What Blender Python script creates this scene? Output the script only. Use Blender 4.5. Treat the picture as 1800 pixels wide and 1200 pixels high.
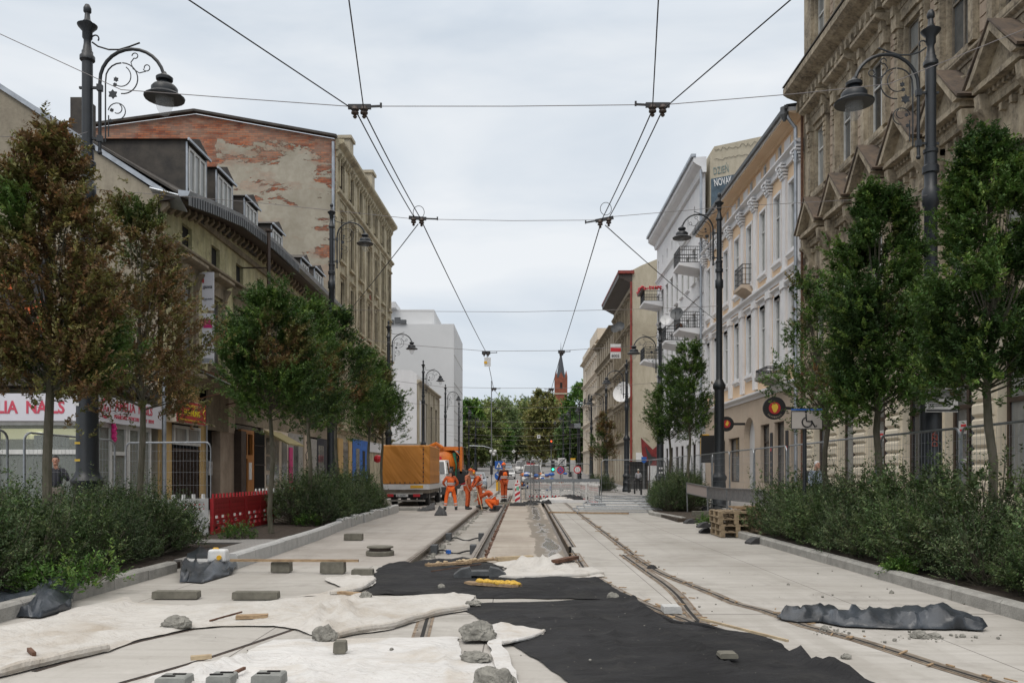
import bpy, math, random
import numpy as np
from mathutils import Vector, Matrix, noise, geometry
random.seed(7)
sc = bpy.context.scene
for o in list(bpy.data.objects): bpy.data.objects.remove(o)
# ---------------------------------------------------------------- camera
CX, CY, FL, CH = 912.0, 832.0, 1500.0, 1.45
cam_d = bpy.data.cameras.new('camera'); cam = bpy.data.objects.new('camera', cam_d)
sc.collection.objects.link(cam); sc.camera = cam
cam.location = (0, 0, CH); cam.rotation_euler = (math.radians(90), 0, 0)
cam_d.sensor_width = 36; cam_d.lens = 30.0
cam_d.shift_x = -12/1800; cam_d.shift_y = 232/1800
cam_d.clip_end = 3000; cam_d.clip_start = 0.05
# ---------------------------------------------------------------- world, sun, exposure
SUN_EL, SUN_AZ = 52, 200
world = bpy.data.worlds.new("World"); sc.world = world; world.use_nodes = True
nt = world.node_tree; nt.nodes.clear()
def wn(t, **k):
    n = nt.nodes.new(t)
    for a, b in k.items(): setattr(n, a, b)
    return n
w_out = wn('ShaderNodeOutputWorld')
sky = wn('ShaderNodeTexSky'); sky.sky_type = 'NISHITA'; sky.sun_disc = False
sky.sun_elevation = math.radians(SUN_EL); sky.sun_rotation = math.radians(SUN_AZ); sky.air_density = 1.0; sky.dust_density = 2.0
bg1 = wn('ShaderNodeBackground'); bg1.inputs[1].default_value = 0.10
nt.links.new(sky.outputs[0], bg1.inputs[0])
tc = wn('ShaderNodeTexCoord'); mp = wn('ShaderNodeMapping'); mp.inputs['Scale'].default_value = (1.0, 1.0, 3.0)
nt.links.new(tc.outputs['Generated'], mp.inputs[0])
nz = wn('ShaderNodeTexNoise'); nz.inputs['Scale'].default_value = 2.3; nz.inputs['Detail'].default_value = 5; nz.inputs['Roughness'].default_value = .5
nz.inputs['Distortion'].default_value = .4
nt.links.new(mp.outputs[0], nz.inputs['Vector'])
cr = wn('ShaderNodeValToRGB'); cr.color_ramp.elements[0].position = .38; cr.color_ramp.elements[1].position = .62
cr.color_ramp.elements[0].color = (.64, .715, .80, 1); cr.color_ramp.elements[1].color = (.90, .93, .96, 1)
e_ = cr.color_ramp.elements.new(.5); e_.color = (.77, .825, .885, 1)
nt.links.new(nz.outputs[0], cr.inputs[0])
# overcast sky: the cloud layer overhead is brighter than near the horizon
sep = wn('ShaderNodeSeparateXYZ'); nt.links.new(tc.outputs['Generated'], sep.inputs[0])
mr = wn('ShaderNodeMapRange'); mr.inputs['From Min'].default_value = .46; mr.inputs['From Max'].default_value = 1.0
mr.inputs['To Min'].default_value = 1.0; mr.inputs['To Max'].default_value = 2.7
nt.links.new(sep.outputs[2], mr.inputs[0])
hi = wn('ShaderNodeMix', data_type='RGBA'); mr2 = wn('ShaderNodeMapRange'); mr2.inputs['From Min'].default_value = .46; mr2.inputs['From Max'].default_value = .75
nt.links.new(sep.outputs[2], mr2.inputs[0]); nt.links.new(mr2.outputs[0], hi.inputs[0]); nt.links.new(cr.outputs[0], hi.inputs[6]); hi.inputs[7].default_value = (.80, .775, .745, 1)
bg2 = wn('ShaderNodeBackground'); nt.links.new(hi.outputs[2], bg2.inputs[0]); nt.links.new(mr.outputs[0], bg2.inputs[1])
mx = wn('ShaderNodeMixShader'); mx.inputs[0].default_value = .93
nt.links.new(bg1.outputs[0], mx.inputs[1]); nt.links.new(bg2.outputs[0], mx.inputs[2]); nt.links.new(mx.outputs[0], w_out.inputs[0])
sun_d = bpy.data.lights.new('sun', 'SUN'); sun_d.energy = 1.1; sun_d.angle = math.radians(25); sun_d.color = (1, .96, .9)
sun = bpy.data.objects.new('sun', sun_d); sc.collection.objects.link(sun)
_a = math.radians(SUN_AZ); _e = math.radians(SUN_EL)
sdir = Vector((math.sin(_a)*math.cos(_e), math.cos(_a)*math.cos(_e), math.sin(_e)))
sun.rotation_euler = sdir.to_track_quat('Z', 'Y').to_euler(); sun.location = (0, 0, 60)
sc.view_settings.view_transform = 'Standard'; sc.view_settings.look = 'None'
sc.view_settings.exposure = 0.0; sc.view_settings.gamma = 1.0
sc.render.engine = 'CYCLES'; sc.cycles.max_bounces = 5; sc.cycles.diffuse_bounces = 3; sc.cycles.glossy_bounces = 3
sc.cycles.transparent_max_bounces = 6; sc.cycles.caustics_reflective = False; sc.cycles.caustics_refractive = False

# ---------------------------------------------------------------- helpers
def W(px, py, Y): return Vector(((px-CX)*Y/FL, Y, CH-(py-CY)*Y/FL))
def G(px, py, z=0.0):
    Y = FL*(CH-z)/(py-CY); return Vector(((px-CX)*Y/FL, Y, z))
def XY(px, X): return X*FL/(px-CX)          # depth at which lateral X is seen at column px
def terr(Y):
    return 0.0 if Y < 85 else 9.0*((Y-85)/265.0)**1.25
col = sc.collection

def mat(name, color=(.5,.5,.5), rough=.8, metal=0.0, var=0.0, vscale=3.0, bump=0.0, bscale=20.0, c2=None, stretch=(1,1,1), emit=None, spec=None, obj=False, lo=.35, hi=.65, detail=6):
    """principled material with optional two-colour noise and bump"""
    m = bpy.data.materials.new(name); m.use_nodes = True
    n = m.node_tree; b = n.nodes['Principled BSDF']
    b.inputs['Base Color'].default_value = (*color, 1); b.inputs['Roughness'].default_value = rough; b.inputs['Metallic'].default_value = metal
    if spec is not None: b.inputs['Specular IOR Level'].default_value = spec
    if emit: b.inputs['Emission Color'].default_value = (*emit[0], 1); b.inputs['Emission Strength'].default_value = emit[1]
    if var or bump or c2:
        if obj:
            g = n.nodes.new('ShaderNodeTexCoord'); src = g.outputs['Object']
        else:
            g = n.nodes.new('ShaderNodeNewGeometry'); src = g.outputs['Position']
        mp = n.nodes.new('ShaderNodeMapping'); mp.inputs['Scale'].default_value = stretch; n.links.new(src, mp.inputs[0])
    if var or c2:
        t = n.nodes.new('ShaderNodeTexNoise'); t.inputs['Scale'].default_value = vscale; t.inputs['Detail'].default_value = detail; t.inputs['Roughness'].default_value = .62
        n.links.new(mp.outputs[0], t.inputs['Vector'])
        r = n.nodes.new('ShaderNodeValToRGB')
        ca = color if c2 is None else color
        cb = c2 if c2 else tuple(c*(1-var) for c in color)
        r.color_ramp.elements[0].position = lo; r.color_ramp.elements[1].position = hi
        r.color_ramp.elements[0].color = (*cb, 1); r.color_ramp.elements[1].color = (*ca, 1)
        n.links.new(t.outputs[0], r.inputs[0]); n.links.new(r.outputs[0], b.inputs['Base Color'])
    if bump:
        t2 = n.nodes.new('ShaderNodeTexNoise'); t2.inputs['Scale'].default_value = bscale; t2.inputs['Detail'].default_value = 5
        n.links.new(mp.outputs[0], t2.inputs['Vector'])
        bm = n.nodes.new('ShaderNodeBump'); bm.inputs['Strength'].default_value = bump; bm.inputs['Distance'].default_value = .02
        n.links.new(t2.outputs[0], bm.inputs['Height']); n.links.new(bm.outputs[0], b.inputs['Normal'])
    return m

class NG:
    """small node-graph writer for custom materials"""
    def __init__(s, name, rough=.85):
        s.m = bpy.data.materials.new(name); s.m.use_nodes = True; s.t = s.m.node_tree; s.b = s.t.nodes['Principled BSDF']
        s.b.inputs['Roughness'].default_value = rough
        s.g = s.t.nodes.new('ShaderNodeNewGeometry'); s.pos = s.g.outputs['Position']
    def n(s, t, **k):
        x = s.t.nodes.new(t)
        for a, b in k.items(): setattr(x, a, b)
        return x
    def l(s, a, b): s.t.links.new(a, b)
    def map(s, scale, loc=(0,0,0), src=None, rot=(0,0,0)):
        m = s.n('ShaderNodeMapping'); m.inputs['Scale'].default_value = scale; m.inputs['Location'].default_value = loc; m.inputs['Rotation'].default_value = rot
        s.l(src or s.pos, m.inputs[0]); return m.outputs[0]
    def noise(s, vec, scale, detail=6, rough=.6, dist=0):
        t = s.n('ShaderNodeTexNoise'); t.inputs['Scale'].default_value = scale; t.inputs['Detail'].default_value = detail
        t.inputs['Roughness'].default_value = rough; t.inputs['Distortion'].default_value = dist; s.l(vec, t.inputs['Vector']); return t.outputs[0]
    def ramp(s, fac, stops):
        r = s.n('ShaderNodeValToRGB'); el = r.color_ramp.elements
        while len(el) < len(stops): el.new(.5)
        for e, (p, c) in zip(el, stops):
            e.position = p; e.color = (*c, 1) if isinstance(c, tuple) else (c, c, c, 1)
        s.l(fac, r.inputs[0]); return r.outputs[0]
    def mix(s, fac, a, b, mode='MIX'):
        m = s.n('ShaderNodeMix', data_type='RGBA', blend_type=mode)
        for i, v in ((0, fac), (6, a), (7, b)):
            if hasattr(v, 'is_linked') or hasattr(v, 'links'): s.l(v, m.inputs[i])
            elif i == 0: m.inputs[0].default_value = v
            else: m.inputs[i].default_value = (*v, 1)
        return m.outputs[2]
    def math(s, op, a, b=None, c=None, clamp=False):
        m = s.n('ShaderNodeMath', operation=op); m.use_clamp = clamp
        for i, v in enumerate((a, b, c)):
            if v is None: continue
            if hasattr(v, 'links'): s.l(v, m.inputs[i])
            else: m.inputs[i].default_value = v
        return m.outputs[0]
    def xyz(s, src=None):
        x = s.n('ShaderNodeSeparateXYZ'); s.l(src or s.pos, x.inputs[0]); return x.outputs
    def bump(s, h, strength=.4, dist=.02):
        b = s.n('ShaderNodeBump'); b.inputs['Strength'].default_value = strength; b.inputs['Distance'].default_value = dist
        s.l(h, b.inputs['Height']); s.l(b.outputs[0], s.b.inputs['Normal'])
    def color(s, c): s.l(c, s.b.inputs['Base Color']); return s.m

class MB:
    def __init__(s): s.v = []; s.f = []; s.mi = []; s.cur = 0; s.sm = []; s.smooth = False
    def add(s, vs, fs):
        k = len(s.v); s.v += [tuple(v) for v in vs]
        for f in fs: s.f.append(tuple(i+k for i in f)); s.mi.append(s.cur); s.sm.append(s.smooth)
        return s
    def quad(s, a, b, c, d): return s.add([a, b, c, d], [(0, 1, 2, 3)])
    def hexa(s, p):  # 8 corners: bottom 4 ccw, top 4 ccw
        return s.add(p, [(0,3,2,1),(4,5,6,7),(0,1,5,4),(1,2,6,5),(2,3,7,6),(3,0,4,7)])
    def box(s, x0, x1, y0, y1, z0, z1):
        return s.hexa([(x0,y0,z0),(x1,y0,z0),(x1,y1,z0),(x0,y1,z0),(x0,y0,z1),(x1,y0,z1),(x1,y1,z1),(x0,y1,z1)])
    def cbox(s, c, size, rz=0, rx=0, ry=0, tap=1.0):
        hx, hy, hz = size[0]/2, size[1]/2, size[2]/2
        R = Matrix.Rotation(rz, 3, 'Z') @ Matrix.Rotation(ry, 3, 'Y') @ Matrix.Rotation(rx, 3, 'X'); c = Vector(c)
        pts = []
        for z, t in ((-hz, 1), (hz, tap)):
            for x, y in ((-hx,-hy),(hx,-hy),(hx,hy),(-hx,hy)): pts.append(c + R @ Vector((x*t, y*t, z)))
        return s.hexa(pts)
    def bar(s, a, b, w, h=None):   # rectangular bar a to b
        a = Vector(a); b = Vector(b); h = h or w; d = (b-a).normalized()
        up = Vector((0,0,1)) if abs(d.z) < .95 else Vector((0,1,0))
        sx = d.cross(up).normalized()*w/2; sz = sx.cross(d).normalized()*h/2
        return s.hexa([a-sx-sz, a+sx-sz, b+sx-sz, b-sx-sz, a-sx+sz, a+sx+sz, b+sx+sz, b-sx+sz])
    def tube(s, pts, r, n=6, cap=True, closed=False):
        pts = [Vector(p) for p in pts]; m = len(pts); rs = r if isinstance(r, (list, tuple)) else [r]*m
        vs = []; prev = None
        for i, p in enumerate(pts):
            if closed: d = pts[(i+1) % m] - pts[i-1]
            else: d = pts[min(i+1, m-1)] - pts[max(i-1, 0)]
            d.normalize() if d.length > 1e-9 else None
            if prev is None:
                up = Vector((0,0,1)) if abs(d.z) < .9 else Vector((1,0,0)); a = d.cross(up).normalized()
            else:
                a = prev - d*prev.dot(d); a = a.normalized() if a.length > 1e-6 else d.orthogonal().normalized()
            prev = a; b = d.cross(a)
            for k in range(n):
                t = 2*math.pi*k/n; vs.append(p + (a*math.cos(t)+b*math.sin(t))*rs[i])
        fs = []
        for i in range(m if closed else m-1):
            j = (i+1) % m
            for k in range(n): fs.append((i*n+k, i*n+(k+1) % n, j*n+(k+1) % n, j*n+k))
        if cap and not closed: fs.append(tuple(range(n))[::-1]); fs.append(tuple((m-1)*n+k for k in range(n)))
        return s.add(vs, fs)
    def lathe(s, prof, c=(0,0,0), n=16, axis='Z'):
        vs = []; c = Vector(c)
        for r, z in prof:
            for k in range(n):
                t = 2*math.pi*k/n
                if axis == 'Z': vs.append(c+Vector((r*math.cos(t), r*math.sin(t), z)))
                elif axis == 'Y': vs.append(c+Vector((r*math.cos(t), z, r*math.sin(t))))
                else: vs.append(c+Vector((z, r*math.cos(t), r*math.sin(t))))
        fs = []
        for i in range(len(prof)-1):
            for k in range(n): fs.append((i*n+k, i*n+(k+1) % n, (i+1)*n+(k+1) % n, (i+1)*n+k))
        fs.append(tuple(range(n))[::-1]); fs.append(tuple((len(prof)-1)*n+k for k in range(n)))
        return s.add(vs, fs)
    def prism(s, poly, d):   # poly: list of 3d points, extruded by vector d
        d = Vector(d); n = len(poly); vs = [Vector(p) for p in poly]; vs += [p+d for p in vs]
        fs = [tuple(range(n))[::-1], tuple(range(n, 2*n))] + [(i, (i+1) % n, (i+1) % n+n, i+n) for i in range(n)]
        return s.add(vs, fs)
    def ball(s, c, r, n=8, m=6, sq=(1,1,1)):
        c = Vector(c); vs = []; fs = []
        for i in range(m+1):
            t = math.pi*i/m
            for k in range(n):
                p = 2*math.pi*k/n; vs.append(c+Vector((r*sq[0]*math.sin(t)*math.cos(p), r*sq[1]*math.sin(t)*math.sin(p), r*sq[2]*math.cos(t))))
        for i in range(m):
            for k in range(n): fs.append((i*n+k, (i+1)*n+k, (i+1)*n+(k+1) % n, i*n+(k+1) % n))
        return s.add(vs, fs)
    def sweep(s, pts, prof, flat=True):
        """sweep a lateral/height profile along a ground polyline"""
        pts = [Vector(p) for p in pts]; vs = []; n = len(prof)
        for i, p in enumerate(pts):
            d = pts[min(i+1, len(pts)-1)]-pts[max(i-1, 0)]; d.z = 0; d.normalize(); sd = Vector((d.y, -d.x, 0))
            for o, z in prof: vs.append(p+sd*o+Vector((0,0,z)))
        fs = []
        for i in range(len(pts)-1):
            for k in range(n-1): fs.append((i*n+k, i*n+k+1, (i+1)*n+k+1, (i+1)*n+k))
        return s.add(vs, fs)
    def mesh(s, name, mats):
        me = bpy.data.meshes.new(name); me.from_pydata(s.v, [], s.f)
        for m in (mats if isinstance(mats, (list, tuple)) else [mats]): me.materials.append(m)
        me.polygons.foreach_set('material_index', s.mi); me.polygons.foreach_set('use_smooth', s.sm); me.update()
        if s.smooth and not getattr(s, 'soft', False): me.set_sharp_from_angle(angle=math.radians(42))
        return me
    def build(s, name, mats, parent=None, recenter=False):
        if parent is None and s.v:
            a = np.array(s.v); c = ((a[:,0].min()+a[:,0].max())/2, (a[:,1].min()+a[:,1].max())/2, a[:,2].min())
            s.v = [(x-c[0], y-c[1], z-c[2]) for x, y, z in s.v]
        else: c = None
        o = bpy.data.objects.new(name, s.mesh(name, mats)); col.objects.link(o)
        if c: o.location = c
        if parent is not None:
            o.parent = parent; o.matrix_parent_inverse = WM(parent).inverted()
        return o
def WM(o):
    m = Matrix.LocRotScale(o.location, o.rotation_euler, o.scale)
    if o.parent: m = WM(o.parent) @ o.matrix_parent_inverse @ m
    return m
def tag(o, label=None, cat=None, group=None, kind=None):
    if label: o['label'] = label
    if cat: o['category'] = cat
    if group: o['group'] = group
    if kind: o['kind'] = kind
    return o
def empty(name, loc, label, cat, group=None, rz=0):
    o = bpy.data.objects.new(name, None); col.objects.link(o); o.location = loc; o.rotation_euler = (0, 0, rz); o.empty_display_size = .2
    return tag(o, label, cat, group)
def kids(o): return [c for c in col.objects if c.parent == o]
def dup(o, loc=None, rz=None, label=None, parent=None, scale=None):
    c = o.copy(); col.objects.link(c)
    if parent is not None: c.parent = parent
    if loc is not None: c.location = loc
    if rz is not None: c.rotation_euler = (0, 0, rz)
    if scale is not None: c.scale = (scale, scale, scale) if not isinstance(scale, tuple) else scale
    if label: c['label'] = label
    for ch in kids(o): dup(ch, parent=c)
    return c
def arc(c, r, a0, a1, n, plane='XZ'):
    out = []
    for i in range(n+1):
        a = math.radians(a0+(a1-a0)*i/n)
        out.append(Vector((c[0]+r*math.cos(a), c[1], c[2]+r*math.sin(a))))
    return out
def text_obj(txt, size, parent, m, loc, xdir=(1,0,0), ydir=(0,0,1), name='lettering', sx=1.0, ext=.006, align='LEFT', bold=0.0):
    cu = bpy.data.curves.new('txt', 'FONT'); cu.body = txt; cu.size = size; cu.extrude = ext; cu.align_x = align; cu.offset = bold; cu.resolution_u = 3
    t = bpy.data.objects.new('txt', cu); col.objects.link(t); dg = bpy.context.evaluated_depsgraph_get(); dg.update()
    me = bpy.data.meshes.new_from_object(t.evaluated_get(dg)); bpy.data.objects.remove(t)
    x = Vector(xdir).normalized(); y = Vector(ydir).normalized(); z = x.cross(y); L = Vector(loc)
    for v in me.vertices: v.co = L + x*v.co.x*sx + y*v.co.y + z*v.co.z
    me.materials.clear(); me.materials.append(m); me.name = name
    o = bpy.data.objects.new(name, me); col.objects.link(o); o.parent = parent; o.matrix_parent_inverse = WM(parent).inverted()
    return o

def holes_grid(u0, u1, z0, z1, holes):
    us = sorted({u0, u1} | {h[0] for h in holes} | {h[1] for h in holes}); zs = sorted({z0, z1} | {h[2] for h in holes} | {h[3] for h in holes})
    us = [u for u in us if u0 <= u <= u1]; zs = [z for z in zs if z0 <= z <= z1]
    for i in range(len(us)-1):
        for j in range(len(zs)-1):
            cu, cz = (us[i]+us[i+1])/2, (zs[j]+zs[j+1])/2
            if not any(h[0] < cu < h[1] and h[2] < cz < h[3] for h in holes): yield us[i], us[i+1], zs[j], zs[j+1]
class Fac:
    """facade frame: u along the wall, d outwards, z up"""
    def __init__(s, p0, p1, flip=False):
        s.o = Vector((p0[0], p0[1], 0)); d = Vector((p1[0]-p0[0], p1[1]-p0[1], 0)); s.L = d.length; s.u = d.normalized()
        s.n = Vector((s.u.y, -s.u.x, 0)) * (-1 if flip else 1)
    def P(s, u, d, z): return s.o + s.u*u + s.n*d + Vector((0,0,z))
    def box(s, mb, u0, u1, d0, d1, z0, z1):
        return mb.hexa([s.P(u0,d0,z0), s.P(u1,d0,z0), s.P(u1,d1,z0), s.P(u0,d1,z0), s.P(u0,d0,z1), s.P(u1,d0,z1), s.P(u1,d1,z1), s.P(u0,d1,z1)])
    def wall(s, mb, u0, u1, z0, z1, holes, depth=.28, rev=None):
        for a, b, c, d in holes_grid(u0, u1, z0, z1, holes): mb.quad(s.P(a,0,c), s.P(b,0,c), s.P(b,0,d), s.P(a,0,d))
        mb = rev or mb
        for a, b, c, d in holes:
            mb.quad(s.P(a,0,c), s.P(a,-depth,c), s.P(a,-depth,d), s.P(a,0,d)); mb.quad(s.P(b,0,c), s.P(b,0,d), s.P(b,-depth,d), s.P(b,-depth,c))
            mb.quad(s.P(a,0,c), s.P(b,0,c), s.P(b,-depth,c), s.P(a,-depth,c)); mb.quad(s.P(a,0,d), s.P(a,-depth,d), s.P(b,-depth,d), s.P(b,0,d))
    def prof(s, mb, u0, u1, pts):
        """horizontal moulding: (d,z) profile extruded along u"""
        return mb.prism([s.P(u0, d, z) for d, z in pts], s.u*(u1-u0))
    def cornice(s, mb, u0, u1, z, h, d):
        s.prof(mb, u0, u1, [(-.05, z), (d*.25, z), (d*.35, z+h*.35), (d*.8, z+h*.55), (d, z+h*.7), (d, z+h), (-.05, z+h*1.06)])
    def window(s, root, u0, u1, z0, z1, frame, glass, depth=.2, mull=1, trans=.62, fw=.07, name='window', pane_name='pane', bars=None):
        mb = MB(); d0, d1 = -depth-.03, -depth+.04
        s.box(mb, u0, u0+fw, d0, d1, z0, z1); s.box(mb, u1-fw, u1, d0, d1, z0, z1)
        s.box(mb, u0+fw, u1-fw, d0, d1, z0, z0+fw); s.box(mb, u0+fw, u1-fw, d0, d1, z1-fw, z1)
        for k in range(mull):
            uc = u0+(u1-u0)*(k+1)/(mull+1); s.box(mb, uc-fw*.55, uc+fw*.55, d0+.01, d1-.004, z0+fw, z1-fw)
        if trans: zc = z0+(z1-z0)*trans; s.box(mb, u0+fw, u1-fw, d0+.012, d1+.004, zc-fw*.5, zc+fw*.5)
        o = mb.build(name, frame, root)
        if glass is M['glass']: k_ = random.random(); glass = M['curtain'] if k_ < .22 else (M['glass_light'] if k_ < .5 else glass)
        g = MB(); g.quad(s.P(u0,-depth-.01,z0), s.P(u1,-depth-.01,z0), s.P(u1,-depth-.01,z1), s.P(u0,-depth-.01,z1)); g.build(pane_name, glass, o)
        return o

# ---------------------------------------------------------------- materials
def plaster(name, base, dark, light, scale=.5, streak=True, rough=.92, contrast=1.0, bump=.35):
    g = NG(name, rough); a = g.noise(g.pos, scale*1.0, 8, .65, .4); b = g.noise(g.map((1,1,.18)), 3.2, 5, .6); c = g.noise(g.pos, 9, 6, .6)
    c1 = g.ramp(a, [(.3, dark), (.48, base), (.7, light)])
    st = g.ramp(b, [(.38, 0.0), (.62, 1.0)])
    c2 = g.mix(g.math('MULTIPLY', st, .55*contrast), c1, dark) if streak else c1
    c2 = g.mix(g.math('MULTIPLY', g.ramp(g.noise(g.map((1,1,.3), (5,3,1)), 6.5, 7, .7), [(.52, 0.0), (.66, 1.0)]), .45*contrast), c2, dark)
    c3 = g.mix(g.math('MULTIPLY', g.ramp(c, [(.35, 0.0), (.6, 1.0)]), .28*contrast), c2, light)
    g.bump(g.noise(g.pos, 14, 6), bump, .02); return g.color(c3)
M = {}
M['white_plaster'] = plaster('white_plaster', (.70,.70,.71), (.58,.58,.60), (.76,.76,.77), .3, contrast=.5)
M['peach'] = plaster('peach', (.72,.53,.355), (.64,.46,.30), (.76,.57,.39), .3, contrast=.4)
M['beige_ground'] = plaster('beige_ground', (.50,.41,.32), (.42,.34,.265), (.55,.455,.365), .4, contrast=.5)
M['trim_white'] = plaster('trim_white', (.70,.70,.71), (.60,.60,.615), (.76,.76,.77), .5, contrast=.4)
M['ornate_stone'] = plaster('ornate_stone', (.325,.27,.19), (.075,.06,.045), (.57,.49,.365), 1.0, contrast=1.35)
M['ornate_panel'] = plaster('ornate_panel', (.37,.29,.22), (.22,.17,.13), (.43,.35,.27), 1.2, contrast=.8)
M['cream_rust'] = plaster('cream_rust', (.64,.57,.45), (.50,.44,.34), (.70,.64,.52), .6, contrast=.6)
M['old_yellow'] = plaster('old_yellow', (.47,.44,.24), (.15,.13,.085), (.62,.59,.38), 1.0, contrast=1.0)
M['old_trim'] = plaster('old_trim', (.22,.18,.125), (.12,.095,.07), (.36,.31,.22), 1.2, contrast=1.0)
M['tenement'] = plaster('tenement', (.42,.365,.245), (.12,.10,.07), (.56,.50,.36), 1.1, contrast=1.0)
M['tan_gable'] = plaster('tan_gable', (.43,.385,.295), (.31,.27,.20), (.52,.47,.37), .35, contrast=.8)
M['gray_gable'] = plaster('gray_gable', (.285,.25,.19), (.18,.155,.118), (.37,.33,.255), .45, contrast=.9)
M['brown_house'] = plaster('brown_house', (.33,.27,.195), (.16,.125,.085), (.43,.37,.28), 1.0, contrast=.9)
M['far_cream'] = plaster('far_cream', (.60,.52,.42), (.46,.39,.31), (.66,.59,.49), .4, contrast=.6)
M['office_white'] = plaster('office_white', (.56,.565,.57), (.52,.525,.53), (.60,.605,.61), .1, contrast=.2, bump=.05)
M['glass'] = mat('glass', (.035,.04,.045), .06, spec=.8, var=.4, vscale=.6)
M['glass_light'] = mat('glass_light', (.13,.14,.145), .1, spec=.8, var=.6, vscale=.8)
M['curtain'] = mat('curtain', (.30,.31,.30), .25, spec=.6, var=.5, vscale=1.5, stretch=(1,1,.3))
M['glass_dark'] = mat('glass_dark', (.022,.024,.028), .12, spec=.6, var=.6, vscale=.9)
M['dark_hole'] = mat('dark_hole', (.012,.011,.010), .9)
M['frame_white'] = mat('frame_white', (.62,.62,.60), .5, var=.2, vscale=4)
M['frame_brown'] = mat('frame_brown', (.055,.035,.025), .5, var=.4, vscale=5)
M['frame_dirty'] = mat('frame_dirty', (.22,.19,.15), .7, var=.5, vscale=4)
M['tar'] = mat('tar', (.035,.032,.030), .85, var=.5, vscale=2, bump=.4, bscale=6, c2=(.075,.065,.055))
M['zinc'] = mat('zinc', (.40,.43,.47), .4, metal=.5, var=.35, vscale=2)
M['zinc_dark'] = mat('zinc_dark', (.11,.115,.12), .5, metal=.3, var=.4, vscale=2)
M['red_metal'] = mat('red_metal', (.26,.035,.022), .5, var=.4, vscale=3)
M['rust'] = mat('rust', (.15,.08,.05), .9, var=.5, vscale=8, bump=.5, bscale=30, c2=(.08,.035,.02))
M['iron'] = mat('iron', (.012,.016,.021), .45, var=.4, vscale=6, obj=True, spec=.55)
M['iron_black'] = mat('iron_black', (.015,.015,.016), .5)
M['galv'] = mat('galv', (.33,.35,.37), .42, metal=.75, var=.3, vscale=10, obj=True)
M['steel'] = mat('steel', (.30,.26,.215), .5, metal=.35, vscale=5, c2=(.14,.11,.085))
M['rail_rust'] = mat('rail_rust', (.115,.085,.07), .7, metal=.2, var=.5, vscale=9)
M['wire'] = mat('wire', (.035,.035,.04), .6)
M['span_wire'] = mat('span_wire', (.16,.145,.145), .6)
M['lampglass'] = mat('lampglass', (.55,.57,.58), .08, spec=.7)
_t = M['lampglass'].node_tree; _b = _t.nodes['Principled BSDF']; _b.inputs['Roughness'].default_value = .05
_tr = _t.nodes.new('ShaderNodeBsdfTransparent'); _mx = _t.nodes.new('ShaderNodeMixShader'); _mx.inputs[0].default_value = .18
_t.links.new(_tr.outputs[0], _mx.inputs[1]); _t.links.new(_b.outputs[0], _mx.inputs[2]); _t.links.new(_mx.outputs[0], _t.nodes['Material Output'].inputs[0])
M['kerb'] = mat('kerb', (.34,.33,.305), .9, var=.3, vscale=5, bump=.5, bscale=40)
M['kerb_light'] = mat('kerb_light', (.50,.50,.49), .9, var=.18, vscale=5, bump=.4, bscale=40)
M['block'] = mat('block', (.17,.16,.13), .95, var=.35, vscale=9, bump=.15, bscale=50, obj=True)
M['block_light'] = mat('block_light', (.26,.265,.25), .95, var=.3, vscale=9, bump=.15, bscale=50, obj=True)
M['rock'] = mat('rock', (.28,.27,.24), .97, var=.45, vscale=14, bump=1.0, bscale=45, obj=True)
M['wood'] = mat('wood', (.42,.30,.18), .85, var=.5, vscale=6, stretch=(1,8,8), obj=True, c2=(.20,.13,.075))
M['wood_pale'] = mat('wood_pale', (.50,.40,.26), .85, var=.4, vscale=6, obj=True, c2=(.33,.25,.16))
M['pallet'] = mat('pallet', (.34,.26,.165), .9, var=.5, vscale=6, obj=True, c2=(.19,.14,.09))
M['foam'] = mat('foam', (.72,.46,.08), .95, var=.3, vscale=30, bump=1, bscale=60, obj=True)
M['soil'] = mat('soil', (.065,.048,.035), 1, var=.5, vscale=6, bump=1, bscale=30)
M['rubber'] = mat('rubber', (.05,.05,.052), .8, var=.4, vscale=12, obj=True, bump=.3)
M['foot_gray'] = mat('foot_gray', (.085,.09,.095), .75, var=.4, vscale=12, obj=True, bump=.3)
M['tarp_dark'] = mat('tarp_dark', (.016,.019,.023), .33, var=.5, vscale=2.2, c2=(.055,.065,.08), bump=.55, bscale=9, detail=9)
M['plastic_red'] = mat('plastic_red', (.42,.022,.028), .5, var=.25, vscale=5, obj=True)
M['plastic_white'] = mat('plastic_white', (.74,.74,.73), .5, var=.2, vscale=6, obj=True)
M['refl_red'] = mat('refl_red', (.52,.02,.03), .4)
M['refl_white'] = mat('refl_white', (.75,.75,.75), .4)
M['paint_white'] = mat('paint_white', (.70,.70,.70), .5, var=.12, vscale=4)
M['paint_black'] = mat('paint_black', (.012,.012,.013), .5)
M['sign_blue'] = mat('sign_blue', (.02,.11,.42), .4)
M['sign_yellow'] = mat('sign_yellow', (.75,.42,.03), .5)
M['pink_letter'] = mat('pink_letter', (.52,.06,.10), .5)
M['sign_white'] = mat('sign_white', (.63,.63,.68), .45, var=.08, vscale=1)
M['sign_red'] = mat('sign_red', (.42,.025,.03), .5, var=.2, vscale=2)
M['gold'] = mat('gold', (.62,.42,.05), .5)
M['orange_board'] = mat('orange_board', (.55,.10,.02), .6, c2=(.02,.018,.02), vscale=1.2, lo=.56, hi=.58)
M['yellow_wall'] = plaster('yellow_wall', (.50,.34,.14), (.38,.25,.10), (.55,.39,.19), .8, contrast=.5)
M['orange_wood'] = mat('orange_wood', (.42,.17,.035), .55, var=.3, vscale=4, stretch=(3,3,.5))
M['blue_paint'] = mat('blue_paint', (.02,.13,.48), .6, var=.3, vscale=3)
M['magenta'] = mat('magenta', (.50,.015,.16), .5)
M['orange_tarp'] = None
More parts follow.
